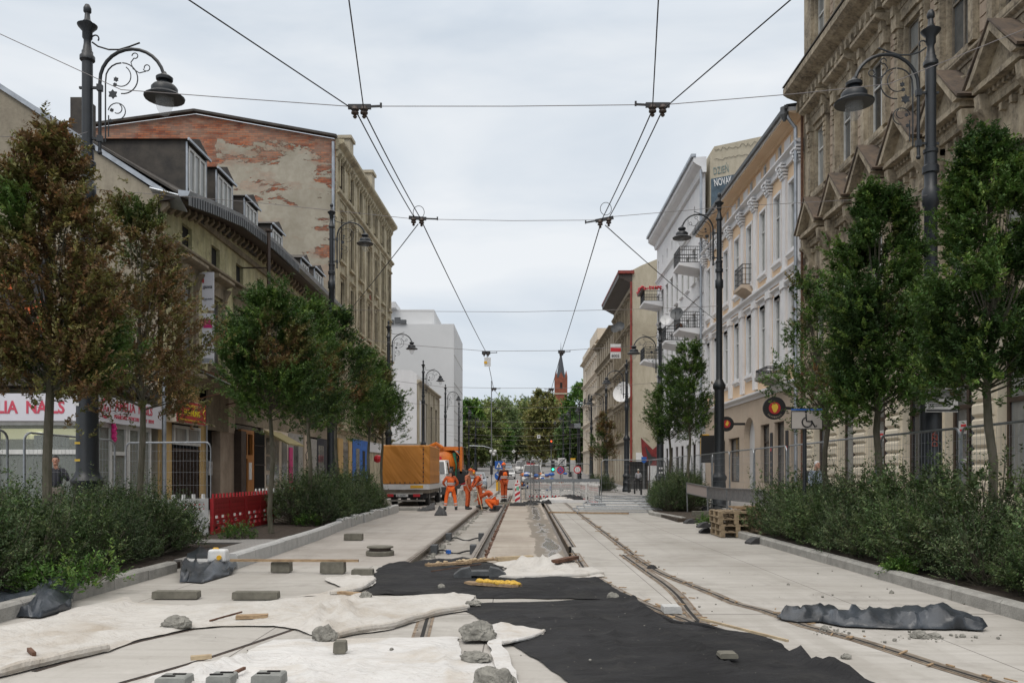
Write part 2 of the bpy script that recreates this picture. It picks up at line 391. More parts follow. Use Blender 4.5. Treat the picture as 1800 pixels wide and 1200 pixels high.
M['hiviz'] = mat('hiviz', (1.0,.165,.02), .75, var=.25, vscale=7, obj=True, bump=.8, bscale=9)
M['hiviz_dark'] = mat('hiviz_dark', (.66,.12,.03), .8, var=.4, vscale=6, obj=True, bump=.9, bscale=9)
M['hiviz_faded'] = mat('hiviz_faded', (.52,.17,.085), .85, var=.3, vscale=8, obj=True)
M['skin'] = mat('skin', (.42,.22,.15), .6)
M['band'] = mat('band', (.50,.51,.50), .35)
M['navy'] = mat('navy', (.014,.015,.022), .8)
M['car_silver'] = mat('car_silver', (.30,.33,.37), .25, metal=.6)
M['car_white'] = mat('car_white', (.62,.62,.62), .3)
M['car_red'] = mat('car_red', (.38,.02,.03), .3)
M['machine_orange'] = mat('machine_orange', (.72,.19,.02), .4, var=.3, vscale=3)
M['brick_red'] = mat('brick_red', (.27,.085,.05), .9, var=.35, vscale=.6)
M['slate'] = mat('slate', (.05,.055,.065), .6)
M['mural_dark'] = mat('mural_dark', (.035,.035,.038), .8)

def brick_party():
    g = NG('brick_party', .95)
    br = g.n('ShaderNodeTexBrick'); br.inputs['Scale'].default_value = 1.0; br.inputs['Brick Width'].default_value = .36; br.inputs['Row Height'].default_value = .125
    br.inputs['Mortar Size'].default_value = .014; br.inputs['Color1'].default_value = (.50,.15,.06,1); br.inputs['Color2'].default_value = (.20,.05,.028,1); br.inputs['Mortar'].default_value = (.13,.09,.07,1)
    v = g.n('ShaderNodeCombineXYZ'); x, y, z = g.xyz(); g.l(x, v.inputs[0]); g.l(z, v.inputs[1]); g.l(v.outputs[0], br.inputs['Vector'])
    bn = g.mix(g.ramp(g.noise(g.pos, .5, 6), [(.35, 0.0), (.65, 1.0)]), br.outputs[0], (.10,.05,.035)); bricks = g.mix(.5, br.outputs[0], bn); bricks = g.mix(g.ramp(g.noise(g.map((.35,.35,2.2)), 2.2, 7, .7), [(.45, 0.0), (.7, .75)]), bricks, (.30,.24,.18))
    pl = g.ramp(g.noise(g.pos, .35, 8, .6), [(.3, (.29,.26,.20)), (.5, (.355,.325,.265)), (.7, (.42,.385,.315))])
    pl = g.mix(g.math('MULTIPLY', g.ramp(g.noise(g.pos, 3, 6), [(.4, 0.0), (.6, 1.0)]), .25), pl, (.20,.17,.12))
    # plaster lost in ragged horizontal patches, mostly high up and on the far-left half
    nn = g.noise(g.map((.30, .30, .95), (1.3,0,.4)), 1.0, 9, .70, .35)
    hgt = g.math('MULTIPLY', g.math('SUBTRACT', z, 16.5), .011)           # more loss higher up
    left = g.math('MULTIPLY', g.ramp(g.math('ADD', g.math('MULTIPLY', g.math('ADD', x, 18.2), -.5), g.math('MULTIPLY', g.noise(g.pos, 1.2, 5), .5)), [(.2, 0.0), (.3, 1.0)]), .2)
    top_ = g.math('SUBTRACT', 23.0, g.math('MULTIPLY', g.math('ABSOLUTE', g.math('ADD', x, 19.4)), .1786))
    edge = g.math('MULTIPLY', g.ramp(g.math('SUBTRACT', z, top_), [(0.0, 0.0), (.001, 1.0)]), 0.0)
    d_ = g.math('ADD', g.math('SUBTRACT', z, top_), 1.5)
    edge = g.math('MULTIPLY', g.math('MAXIMUM', d_, 0.0), .12)
    right = g.math('MULTIPLY', g.ramp(g.math('ADD', g.math('ADD', x, 12.3), g.math('MULTIPLY', g.noise(g.pos, 1.5, 6), 1.2)), [(.55, 0.0), (.95, 1.0)]), .085)
    lowcut = g.math('MULTIPLY', g.math('LESS_THAN', z, 17.5), -.04)
    s1 = g.math('ADD', g.math('ADD', nn, hgt), g.math('ADD', left, g.math('ADD', edge, g.math('ADD', right, lowcut))))
    s1 = g.math('ADD', s1, g.math('MULTIPLY', g.math('SUBTRACT', g.noise(g.map((1.2,1.2,4)), 2.5, 6, .7), .5), .12)); fac = g.ramp(s1, [(.585, 0.0), (.597, 1.0)])
    c = g.mix(fac, pl, bricks)
    thin = g.ramp(g.math('ADD', g.noise(g.map((.3,.3,.6), (4,2,7)), 1.4, 6, .6), g.math('MULTIPLY', hgt, 1.3)), [(.55, 0.0), (.62, .5)])
    c = g.mix(thin, c, g.mix(.55, br.outputs[0], pl))
    g.bump(g.math('SUBTRACT', 1.0, fac), .8, .05); return g.color(c)
M['brick_party'] = brick_party()

def concrete(name, base, dark, light, streaks=.5, joints=None, wet=False, jx=None):
    g = NG(name, .82); a = g.noise(g.pos, .45, 7, .6); st = g.noise(g.map((.22, 4.2, 1)), 1.0, 7, .7, .25); fine = g.noise(g.pos, 30, 4)
    c = g.ramp(a, [(.3, dark), (.5, base), (.7, light)])
    c = g.mix(g.math('MULTIPLY', g.ramp(st, [(.35, 0.0), (.65, 1.0)]), streaks), c, light)
    c = g.mix(g.math('MULTIPLY', g.ramp(g.noise(g.map((.25, 3, 1), (3,1,0)), 1.3, 5), [(.52, 0.0), (.66, 1.0)]), streaks*.8), c, dark)
    c = g.mix(g.math('MULTIPLY', g.ramp(fine, [(.35, 0.0), (.7, 1.0)]), .15), c, dark)
    c = g.mix(g.math('MULTIPLY', g.ramp(g.noise(g.map((.12, 9, 1), (1,4,0)), 1.0, 6, .7), [(.5, 0.0), (.66, 1.0)]), .25), c, tuple(v*.82 for v in dark))
    c = g.mix(g.math('MULTIPLY', g.ramp(g.noise(g.map((2.2, .10, 1), (7,1,0)), 1.0, 7, .65, .5), [(.52, 0.0), (.68, 1.0)]), .45), c, dark)
    c = g.mix(g.math('MULTIPLY', g.ramp(g.noise(g.pos, .8, 9, .72, .8), [(.52, 0.0), (.66, 1.0)]), .55), c, tuple(v*.8 for v in dark))
    c = g.mix(g.math('MULTIPLY', g.ramp(g.noise(g.pos, 2.3, 8, .7), [(.58, 0.0), (.7, 1.0)]), .35), c, tuple(min(1, v*1.15) for v in light))
    spots = g.ramp(g.noise(g.pos, 5, 5, .75), [(.60, 0.0), (.70, 1.0)]); c = g.mix(g.math('MULTIPLY', spots, .4), c, tuple(v*.75 for v in dark))
    x, y, z = g.xyz()
    if joints:
        for ax, per, off, w in joints:
            v = g.math('MODULO', g.math('ADD', (x, y)[ax], off), per); ln = g.math('LESS_THAN', v, w); c = g.mix(g.math('MULTIPLY', ln, .85), c, (.10,.09,.08))
    if wet:
        dx = g.math('ABSOLUTE', g.math('SUBTRACT', x, wet)); e = g.math('ADD', dx, g.math('MULTIPLY', g.math('SUBTRACT', g.noise(g.map((1,.22,1)), 2.0, 4, .55), .5), .9))
        wt = g.ramp(e, [(.26, 1.0), (.31, 0.0)]); c = g.mix(g.math('MULTIPLY', wt, .85), c, (.17,.145,.115))
        r = g.math('SUBTRACT', .82, g.math('MULTIPLY', g.ramp(e, [(.02, 1.0), (.12, 0.0)]), .72)); g.l(r, g.b.inputs['Roughness'])
    g.bump(g.math('ADD', g.math('MULTIPLY', fine, .3), st), .25, .01)
    return g.color(c)
M['concrete'] = concrete('concrete', (.375,.355,.325), (.27,.25,.22), (.45,.43,.40), .5, [(1, 4.6, .4, .030), (0, 2.0, 100.3, .012)])
M['concrete_left'] = concrete('concrete_left', (.36,.33,.30), (.26,.235,.205), (.43,.40,.37), .25, [(1, 4.6, 2.1, .028)])
M['concrete_sand'] = concrete('concrete_sand', (.36,.315,.265), (.26,.22,.18), (.43,.385,.33), .2, [(1, 6.0, 1.0, .02)], wet=.60)
M['concrete_low'] = concrete('concrete_low', (.34,.315,.285), (.22,.20,.17), (.42,.395,.365), .3, [(1, 2.4, 1.0, .02)])
M['pavers'] = None
def paver_mat(name, c1, c2, mort, w=.2, h=.1):
    g = NG(name, .9); br = g.n('ShaderNodeTexBrick'); br.inputs['Scale'].default_value = 1; br.inputs['Brick Width'].default_value = w; br.inputs['Row Height'].default_value = h
    br.inputs['Mortar Size'].default_value = .006; br.inputs['Color1'].default_value = (*c1, 1); br.inputs['Color2'].default_value = (*c2, 1); br.inputs['Mortar'].default_value = (*mort, 1)
    g.l(g.pos, br.inputs['Vector']); n = g.noise(g.pos, 1.2, 6); c = g.mix(g.math('MULTIPLY', g.ramp(n, [(.35, 0.0), (.65, 1.0)]), .4), br.outputs[0], tuple(v*.65 for v in c1)); return g.color(c)
M['pavers'] = paver_mat('pavers', (.36,.345,.33), (.30,.285,.27), (.17,.16,.15))
M['asphalt_far'] = mat('asphalt_far', (.26,.25,.245), .9, var=.3, vscale=.4)
M['asphalt'] = mat('asphalt', (.13,.13,.13), .9, var=.3, vscale=2)

def cloth_white(name, base, stain, dark):
    g = NG(name, .95); a = g.noise(g.map((1, .6, 1)), .9, 8, .62, .5); b = g.noise(g.map((.5, 1.6, 1)), 2.2, 7, .65, .6)
    c = g.ramp(a, [(.33, stain), (.5, base), (.7, tuple(min(1, v*1.1) for v in base))])
    c = g.mix(g.math('MULTIPLY', g.ramp(b, [(.56, 0.0), (.72, 1.0)]), .55), c, stain)
    sp = g.ramp(g.noise(g.pos, 11, 5, .7), [(.66, 0.0), (.73, 1.0)]); c = g.mix(g.math('MULTIPLY', sp, .55), c, dark)
    dr = g.ramp(g.noise(g.map((.9, 1.6, 1), (2,5,0)), 1.7, 8, .7, 1.2), [(.47, 0.0), (.5, 1.0), (.53, 0.0)]); c = g.mix(g.math('MULTIPLY', dr, .16), c, dark)
    g.bump(g.math('ADD', g.math('ABSOLUTE', g.math('SUBTRACT', g.noise(g.map((1.0,1.5,1)), 2.4, 5, .55, 1.6), .5)), g.math('MULTIPLY', g.noise(g.pos, 40, 3), .05)), .6, .10); return g.color(c)
M['geo_white'] = cloth_white('geo_white', (.54,.53,.515), (.41,.36,.295), (.26,.20,.15))
M['geo_cream'] = cloth_white('geo_cream', (.49,.47,.44), (.37,.325,.27), (.22,.17,.125))
def cloth_black():
    g = NG('geo_black', .82); n = g.noise(g.pos, 1.1, 6); c = g.ramp(n, [(.35, (.012,.012,.013)), (.65, (.024,.024,.026))])
    c = g.mix(g.math('MULTIPLY', g.ramp(g.noise(g.map((.8,1.6,1)), 1.6, 9, .72, .6), [(.5, 0.0), (.72, 1.0)]), .55), c, (.05,.048,.044)); sp = g.ramp(g.noise(g.pos, 24, 3, .7), [(.70, 0.0), (.73, 1.0)]); c = g.mix(g.math('MULTIPLY', sp, .8), c, (.30,.28,.24))
    g.b.inputs['Specular IOR Level'].default_value = .25
    g.bump(g.math('ABSOLUTE', g.math('SUBTRACT', g.noise(g.map((.6,2.2,1)), 1.9, 6, .55, .9), .5)), .9, .14); return g.color(c)
M['geo_black'] = cloth_black()
def leafmat(name, trans=.25, rough=.55):
    m = bpy.data.materials.new(name); m.use_nodes = True; n = m.node_tree; b = n.nodes['Principled BSDF']
    at = n.nodes.new('ShaderNodeAttribute'); at.attribute_name = 'col'; n.links.new(at.outputs['Color'], b.inputs['Base Color']); b.inputs['Roughness'].default_value = rough
    b.inputs['Specular IOR Level'].default_value = .35
    tr = n.nodes.new('ShaderNodeBsdfTranslucent'); n.links.new(at.outputs['Color'], tr.inputs[0]); mx = n.nodes.new('ShaderNodeMixShader'); mx.inputs[0].default_value = trans
    out = n.nodes['Material Output']; n.links.new(b.outputs[0], mx.inputs[1]); n.links.new(tr.outputs[0], mx.inputs[2]); n.links.new(mx.outputs[0], out.inputs[0]); return m
M['leaf'] = leafmat('leaf')
M['bark'] = mat('bark', (.125,.11,.085), .95, var=.5, vscale=10, obj=True, bump=.6, stretch=(1,1,.3), c2=(.06,.06,.035))
# ================================================================ SETTING: ground, road, rails
def struct(name, mb, m):
    return tag(mb.build(name, m), kind='structure')
def ground():
    mb = MB(); ys = [-60, -20, 0, 40, 84] + [90+12*i for i in range(35)] + [600, 900, 1500]; xs = [-700, -200, -60, 0, 60, 200, 700]
    vs = [(x, y, terr(min(y, 560))-.42) for y in ys for x in xs]; n = len(xs)
    mb.add(vs, [(j*n+i, j*n+i+1, (j+1)*n+i+1, (j+1)*n+i) for j in range(len(ys)-1) for i in range(n-1)])
    struct('ground', mb, M['soil'])
ground()
Y0, Y1 = 13.4, 84.0
def xr1(y): return -1.83 + (y-14.2)*.004
def xr2(y): return -.80 + (y-14.2)*.004
def xr3(y): return 1.0 + (y-15.5)*.0095
def xr4(y): return 2.03 + (y-15.5)*.009
def slab(name, pts, m, z=0.0, t=.4):
    mb = MB(); mb.prism([(x, y, z-t) for x, y in pts], (0, 0, t)); return struct(name, mb, m)
slab('road', [(-25, -25), (25, -25), (25, Y0), (-25, Y0)], M['concrete'])
slab('road_left', [(-25, Y0), (xr1(Y0)-.05, Y0), (xr1(Y1)-.05, Y1), (-25, Y1)], M['concrete_left'])
slab('track_bed', [(xr1(Y0)-.05, Y0), (xr2(Y0)+.24, Y0), (xr2(Y1)+.24, Y1), (xr1(Y1)-.05, Y1)], M['concrete_low'], -.15, .25)
slab('road_middle', [(xr2(Y0)+.24, Y0), (xr3(Y0)-.17, Y0), (xr3(Y1)-.17, Y1), (xr2(Y1)+.24, Y1)], M['concrete_sand'], -.012)
slab('track_gap', [(xr3(Y0)-.17, Y0), (xr3(Y0)+.02, Y0), (xr3(Y1)+.02, Y1), (xr3(Y1)-.17, Y1)], M['soil'], -.2, .2)
slab('road_right', [(xr3(Y0)+.02, Y0), (25, Y0), (25, Y1), (xr3(Y1)+.02, Y1)], M['concrete'])
def far_road():
    mb = MB(); ys = [84+8*i for i in range(42)]
    vs = []
    for y in ys:
        for x in (-9, -5.2, 5.2, 12): vs.append((x, y, terr(y)+(.0)))
    mb.add(vs, [(j*4+i, j*4+i+1, (j+1)*4+i+1, (j+1)*4+i) for j in range(len(ys)-1) for i in range(3)]); struct('far_road', mb, M['asphalt_far'])
    mb = MB()
    for xx in (-3.1, -2.0, 1.0, 2.1):
        mb.add([(xx+dx, y, terr(y)+.02) for y in ys for dx in (0, .12)], [(2*j, 2*j+1, 2*j+3, 2*j+2) for j in range(len(ys)-1)])
    struct('far_tram_rails', mb, M['rail_rust'])
far_road()
# pavements
def pave(name, pts, m, z=.13, kerbm=None):
    mb = MB(); mb.prism([(x, y, -.1) for x, y in pts], (0, 0, z+.1)); return struct(name, mb, m)
pave('pavement_left', [(-25, -10), (-8.4, -10), (-8.4, 32.0), (-8.9, 84), (-25, 84)], M['pavers'])
pave('pavement_right', [(6.75, -10), (25, -10), (25, 84), (7.2, 84), (6.75, 44)], M['pavers'])
pave('pavement_corner', [(-4.45, 13.1), (-4.5, 17.2), (-8.4, 17.2), (-8.4, 16.4), (-5.3, 16.4), (-5.3, 13.1)], M['pavers'], .13)
pave('pavement_far_right', [(5.95, 44), (6.749, 44), (7.199, 84), (4.6, 84), (4.6, 59), (5.95, 50)], M['pavers'], .10)
# planting beds
def bed(name, pts, z=.1): mb = MB(); mb.prism([(x, y, -.1) for x, y in pts], (0, 0, z+.1)); struct(name, mb, M['soil'])
bed('planting_soil', [(-5.2, -8), (-5.2, 13.1), (-5.3, 16.39), (-8.39, 16.39), (-8.39, -8)])
bed('planting_soil', [(-4.55, 17.21), (-4.72, 32), (-8.39, 32), (-8.39, 17.21)])
bed('planting_soil', [(5.1, -8), (5.1, 19.5), (6.74, 19.5), (6.74, -8)])
bed('planting_soil', [(4.75, 25.5), (4.72, 30), (5.2, 34), (5.95, 42), (6.74, 42), (6.74, 25.5)])
bed('planting_soil', [(5.0, 60.5), (5.0, 78), (7.0, 78), (6.9, 60.5)], .14)
def kerb_line(name, pts, w=.15, h=.15, seg=1.0, m='kerb', gap=.012, jit=0.004, side=1):
    """kerbstones laid end to end; one row is one structure"""
    mb = MB(); rr = random.Random(3)
    for a, b in zip(pts[:-1], pts[1:]):
        a = Vector((*a, 0)); b = Vector((*b, 0)); L = (b-a).length; d = (b-a)/L; n = Vector((d.y, -d.x, 0))*side; k = max(1, round(L/seg))
        for i in range(k):
            s = a+d*(L*i/k+gap/2); e = a+d*(L*(i+1)/k-gap/2); j = n*rr.uniform(-jit, jit); hh = h+rr.uniform(-jit, jit); c = .03
            pr = [(-w/2, -.1), (w/2, -.1), (w/2, hh-c), (w/2-c, hh), (-w/2, hh)]
            mb.prism([s+j+n*o+Vector((0,0,z)) for o, z in pr], e-s)
    return struct(name, mb, M[m])
kerb_line('kerb_right', [(5.02, -6), (5.02, 19.6)], h=.15, side=-1)
kerb_line('kerb_right_far', [(6.0, 44.0), (5.15, 34.0), (4.66, 30.0), (5.02, 26.0)], h=.12, side=1)
kerb_line('kerb_left', [(-5.12, -6), (-5.12, 12.6)], h=.16, side=1)
kerb_line('kerb_left_corner', [(-5.1, 12.98), (-4.42, 12.98)], h=.15, m='kerb_light', side=1)
kerb_line('kerb_left_raised', [(-4.36, 13.0), (-4.45, 18.6), (-4.62, 22.0)], h=.23, m='kerb_light', side=1, seg=.9)
kerb_line('kerb_left_crest', [(-4.62, 22.05), (-4.66, 27.0), (-4.6, 32.2)], h=.27, m='kerb_light', side=1, seg=.6, jit=.03)
kerb_line('kerb_bay', [(-6.8, 33.6), (-3.9, 33.6)], w=.3, h=.13, m='kerb', side=1, seg=3)
kerb_line('kerb_island', [(4.9, 60.3), (6.9, 60.3)], h=.2, m='kerb', side=1)
# the broken strip where the pallets stand
pave('pavement_gap', [(5.11, 19.6), (5.11, 25.49), (6.74, 25.49), (6.74, 19.6)], M['concrete_low'], .02)

# ---- rails
M['wood_dirty'] = mat('wood_dirty', (.26,.205,.15), .95, c2=(.12,.085,.06), vscale=5, lo=.4, hi=.6)
def rail_thing(name, label, pts, prof, m, extra=None, group='tram rails in the concrete'):
    root = empty(name, pts[0], label, 'rail', group)
    mb = MB(); mb.sweep(pts, prof); mb.build('rail_head', m, root)
    if extra:
        for nm, pr, mm in extra: mb = MB(); mb.sweep(pts, pr); mb.build(nm, mm, root)
    return root
ys = [13.45+i*1.7 for i in range(42)]
ys1 = [y for y in ys if y < 62]
open_prof = [(-.075, -.15), (-.06, -.14), (-.02, -.12), (-.02, -.03), (-.045, -.02), (-.045, .012), (.02, .012), (.02, -.004), (.035, -.004), (.035, .012), (.055, .012), (.055, -.02), (-.0, -.035), (.0, -.12), (.06, -.14), (.075, -.15)]
r1 = rail_thing('tram_rail', 'steel rail exposed on its inner side, leftmost of the open trench', [Vector((xr1(y), y, 0)) for y in ys1], open_prof, M['steel'])
r2 = rail_thing('tram_rail', 'steel rail standing in the trench beside the rusty ragged slab edge', [Vector((xr2(y), y, 0)) for y in ys1], open_prof, M['steel'])
emb = [('side_filler', [(-.078, .004), (-.05, .006)], M['wood_dirty']), ('side_filler', [(.06, .006), (.085, .004)], M['wood_dirty']), ('groove', [(.0, .0095), (.035, .0095)], M['dark_hole'])]
emb_prof = [(-.05, -.05), (-.05, .009), (.055, .009), (.055, -.02)]
emb_prof2 = [(-.12, -.2), (-.06, -.18), (-.06, .009), (.055, .009), (.055, -.02)]
rail_thing('tram_rail', 'grooved rail along the left edge of the right-hand concrete slab', [Vector((xr3(y)+.04, y, 0)) for y in ys if 15.2 < y < 45], emb_prof2, M['steel'], emb)
rail_thing('tram_rail', 'grooved rail set flush in the right-hand slab', [Vector((xr4(y), y, 0)) for y in ys if 15.0 < y < 45], emb_prof, M['steel'], emb)
def gcurve(px, step=.35, z=0.0):
    p = [G(x, y) for x, y in px]; out = []
    for i in range(len(p)-1):
        a, b, c, d = p[max(i-1, 0)], p[i], p[i+1], p[min(i+2, len(p)-1)]; n = max(1, int((c-b).length/step))
        for k in range(n):
            t = k/n; out.append(.5*((2*b)+(c-a)*t+(2*a-5*b+4*c-d)*t*t+(3*b-a-3*c+d)*t**3))
    out.append(p[-1])
    for v in out: v.z = z
    return out
cA = [(1011,972),(1032,1003),(1058,1022),(1103,1047),(1134,1062),(1163,1074),(1204,1088),(1232,1100),(1290,1122)]
cB = [(1096,975),(1141,1007),(1169,1026),(1194,1048),(1213,1073),(1232,1094),(1262,1130)]
cC = [(1110,975),(1134,991),(1169,1010),(1217,1029),(1258,1045),(1296,1061),(1343,1073),(1375,1084),(1417,1100),(1510,1125),(1583,1148),(1650,1170),(1743,1198),(1880,1240)]
cE = [(150,1222),(217,1199),(331,1167),(370,1155),(440,1132),(510,1108),(560,1092),(640,1070)]
cF = [(60,1180),(245,1127),(334,1107),(420,1086),(520,1066)]
cG = [(733,1140),(738,1122),(746,1094),(754,1070)]
for nm, c in (('curved grooved rail bending right beside the big black sheet', cA), ('branching rail at the middle of the turnout, with a wide rusty groove', cB), ('long grooved rail curving away to the bottom right corner', cC),
              ('rail groove crossing the bare concrete at bottom left', cE), ('rail groove under the edge of the long cream sheet at left', cF), ('short piece of rail showing between the two cream sheets', cG)):
    if c in (cE, cF): rail_thing('tram_rail', nm, gcurve(c), [(-.03, -.02), (-.02, .006), (.02, .006), (.03, -.02)], M['rail_rust'], [('groove', [(-.006, .0085), (.008, .0085)], M['iron_black'])])
    else: rail_thing('tram_rail', nm, gcurve(c), emb_prof, M['steel'], emb)
# ragged rusty edge beside rail two
def ragged():
    mb = MB(); rr = random.Random(5); y = 13.6
    while y < 58:
        l = rr.uniform(.15, .5); w = rr.uniform(.03, .07); x = xr2(y)+.235
        mb.cbox((x-w/2, y+l/2, -.03+rr.uniform(-.02,.02)), (w, l, .05), rz=rr.uniform(-.15,.15)); y += l*rr.uniform(.8, 1.2)
    mb.sweep([Vector((xr2(q)+.225, q, -.055)) for q in (13.6, 30, 58)], [(-.02, 0), (.0, .03), (.012, .03)])
    tag(mb.build('rusty_edge_strip', M['rust']), 'ragged rust-brown strip along the slab edge right of the open rail', 'edge strip')
    # rough concrete lumps left along the first rail's foot
    mb = MB()
    for i in range(150):
        y = 13.8+rr.random()**1.6*34; mb.ball((xr1(y)+rr.uniform(.1, .26), y, -.145), rr.uniform(.02, .07), 6, 4, (1, 1.3, .7))
    tag(mb.build('mortar_crumbs', M['rock']), 'mortar crumbs in the trench along the left rail foot', 'rubble', kind='stuff')
ragged()
# rail shoe blocks with black cables between them
for i, yy in enumerate((17.0, 20.3)):
    root = empty('joint_box', (xr1(yy), yy, -.15), ('grey box pair with a black cable and blue clamp, nearer in the rail trench', 'grey box pair with a plain black cable, farther in the rail trench')[i], 'joint box', 'boxes clamped to the rails')
    for x, w in ((xr1(yy)+.14, .13), (xr2(yy)-.12, .12)):
        mb = MB(); mb.cbox((x, yy, -.05), (w, .32, .17)); mb.build('box', M['foot_gray'], root)
    p = [Vector((xr1(yy)+.2+(xr2(yy)-xr1(yy)-.38)*t, yy+.1*math.sin(5*t), -.11+.035*math.sin(7*t+1))) for t in [k/10 for k in range(11)]]
    mb = MB(); mb.smooth = True; mb.tube(p, .017, 6); mb.build('cable', M['iron_black'], root)
    if i == 0:
        mb = MB(); mb.cbox((xr1(yy)+.42, yy-.05, -.1), (.06, .12, .07), rz=.5); mb.build('clamp', M['sign_blue'], root)
# orange-brown timber and plaster splinters along the embedded rails
def splinters():
    rr = random.Random(11); mb = MB()
    for c, n in ((cA, 26), (cB, 20), (cC, 44)):
        p = gcurve(c, .1)
        for _ in range(n):
            q = rr.choice(p); L = rr.uniform(.02, .13); mb.cbox((q.x+rr.uniform(-.1, .12), q.y+rr.uniform(-.1, .1), .012+rr.random()*.012), (rr.uniform(.008, .028), L, .01), rz=rr.uniform(-1.2, 1.2), rx=rr.uniform(-.12,.12))
    for _ in range(30):
        y = rr.uniform(15, 30); mb.cbox((xr4(y)+rr.uniform(-.12,.14), y, .015), (.03, rr.uniform(.05,.25), .01), rz=rr.uniform(-1,1))
    tag(mb.build('wood_splinters', M['wood']), 'pale wood splinters scattered along the embedded rails', 'splinters', kind='stuff')
splinters()

# ---------------------------------------------------------------- sheets of fabric
def wr(x, y):
    a = noise.noise(Vector((x*.9+3, y*.9, 1.3))); b = noise.noise(Vector((x*1.3+8, y*3.2+2, 4.1))); c = noise.noise(Vector((x*4+1, y*6.5, 9.2))); d = noise.noise(Vector((x*9+1, y*13, 2.2)))
    e = noise.noise(Vector((x*2.1-4+y*.8, y*1.7, 6.6)))
    return .012*(1-abs(a)*2.2) + .034*max(0, 1-abs(b)*5.0)*max(0, a+.4) + .026*max(0, 1-abs(e)*6)*max(0, .35-a) + .007*(c+.5) + .003*d
def seg_d(p, a, b):
    ab = b-a; t = max(0, min(1, (p-a).dot(ab)/max(ab.dot(ab), 1e-9))); return (p-a-ab*t).length
def cloth(name, label, cat, poly, m, base, amp=1.0, ridges=(), dens=.0085, hem=(), group=None, seed=0, ext=None):
    P = [G(x, y).xy for x, y in poly]; rr = random.Random(seed+len(poly)); bd = []
    for i in range(len(P)):
        a, b = P[i], P[(i+1) % len(P)]; L = (b-a).length; s = dens*((a.y+b.y)/2); n = max(1, int(L/s))
        for k in range(n):
            q = a.lerp(b, k/n); w = 0 if k == 0 else 1; f = .022*q.y/10
            bd.append(q+Vector((noise.noise(Vector((q.x*4, q.y*4, seed)))*f*2+rr.uniform(-1,1)*f*.12, noise.noise(Vector((q.x*4, q.y*4, seed+9)))*f*3))*w)
    pts = list(bd); ylo, yhi = min(p.y for p in bd), max(p.y for p in bd); xlo, xhi = min(p.x for p in bd), max(p.x for p in bd)
    y = ylo
    while y < yhi:
        s = dens*y; x = xlo
        while x < xhi: pts.append(Vector((x+rr.uniform(-.3,.3)*s, y+rr.uniform(-.3,.3)*s))); x += s
        y += s
    n = len(bd); edges = [(i, (i+1) % n) for i in range(n)]
    vo, eo, fo, *_ = geometry.delaunay_2d_cdt(pts, edges, [list(range(n))], 1, 1e-5)
    R = [([G(x, y).xy for x, y in l], h, w) for l, h, w in ridges]; vs = []
    VA = np.array([(v.x, v.y) for v in vo]); DM = np.full(len(vo), 9.0); base = .006+base*.45
    for i in range(len(P)):
        a_ = np.array(P[i]); b_ = np.array(P[(i+1) % len(P)]); ab_ = b_-a_; t_ = np.clip(((VA-a_)@ab_)/max(ab_@ab_, 1e-9), 0, 1); DM = np.minimum(DM, np.linalg.norm(VA-a_-t_[:, None]*ab_, axis=1))
    for vi, v in enumerate(vo):
        dp = min(1, .12+DM[vi]/.28); z = base+dp*amp*1.2*max(0, wr(v.x, v.y)+.006)
        for l, h, w in R:
            dm = min(seg_d(v, l[i], l[i+1]) for i in range(len(l)-1))
            if dm < w*3: z += min(1, .25+DM[vi]/.15)*h*math.exp(-(dm/w)**2)*(1+.35*noise.noise(Vector((v.x*3, v.y*3, 5))))
        vs.append((v.x, v.y, z))
    mb = MB(); mb.smooth = True; mb.soft = True; mb.add(vs, [tuple(f) for f in fo])
    if not hem: return tag(mb.build(name, m), label, cat, group)
    root = empty(name, (sum(p.x for p in P)/len(P), sum(p.y for p in P)/len(P), 0), label, cat, group)
    mb.build('sheet', m, root)
    for l, r in hem:
        c = gcurve(l, .08); mb = MB(); mb.smooth = True; pt = []; rad = []
        for q in c:
            f = noise.noise(Vector((q.x*2.5, q.y*2.5, 3))); rr_ = r*(1+.6*f); pt.append(Vector((q.x+.02*noise.noise(q*5), q.y+.03*f, base+rr_*.8))); rad.append(rr_)
        mb.tube(pt, rad, 8); mb.build('rolled_edge', m, root)
    return root
shA = [(-60,1112),(30,1097),(77,1090),(130,1070),(182,1059),(224,1050),(236,1060),(330,1066),(405,1062),(462,1058),(511,1052),(564,1047),(629,1050),(680,1050),(760,1046),(800,1043),(815,1036),(822,1045),(836,1048),(824,1064),(822,1074),(770,1083),(726,1095),(690,1107),(640,1114),(593,1123),(545,1117),(513,1107),(481,1102),(391,1102),(334,1107),(290,1117),(245,1126),(191,1147),(140,1158),(86,1171),(0,1192),(-60,1207)]
cloth('geotextile_sheet', 'long cream-white fabric sheet with brown stains, lying from the left kerb to the black sheets', 'fabric sheet', shA, M['geo_cream'], .012, 1.15,
      ridges=[([(-40,1128),(60,1110),(130,1098),(220,1066)], .03, .07), ([(545,1112),(560,1085),(580,1072),(600,1070)], .075, .07), ([(570,1115),(590,1090),(610,1078)], .06, .05), ([(520,1098),(575,1085),(700,1075),(820,1062)], .035, .06), ([(590,1105),(700,1094),(800,1075)], .04, .05), ([(640,1060),(720,1062),(800,1052)], .03, .04), ([(430,1090),(520,1076),(600,1060)], .025, .05),
              ([(620,1060),(650,1048)], .05, .05), ([(0,1150),(150,1130),(300,1110)], .03, .12), ([(600,1065),(615,1100)], .06, .06)],
      hem=[([(-60,1205),(0,1190),(86,1169),(140,1157),(191,1145)], .035), ([(593,1122),(640,1112),(690,1105),(726,1093),(770,1082),(822,1072)], .035)])
shB = [(190,1225),(265,1192),(330,1172),(345,1166),(430,1158),(436,1146),(481,1127),(541,1125),(612,1124),(680,1123),(808,1122),(807,1135),(815,1158),(862,1161),(880,1180),(893,1200),(905,1240),(560,1260),(200,1250)]
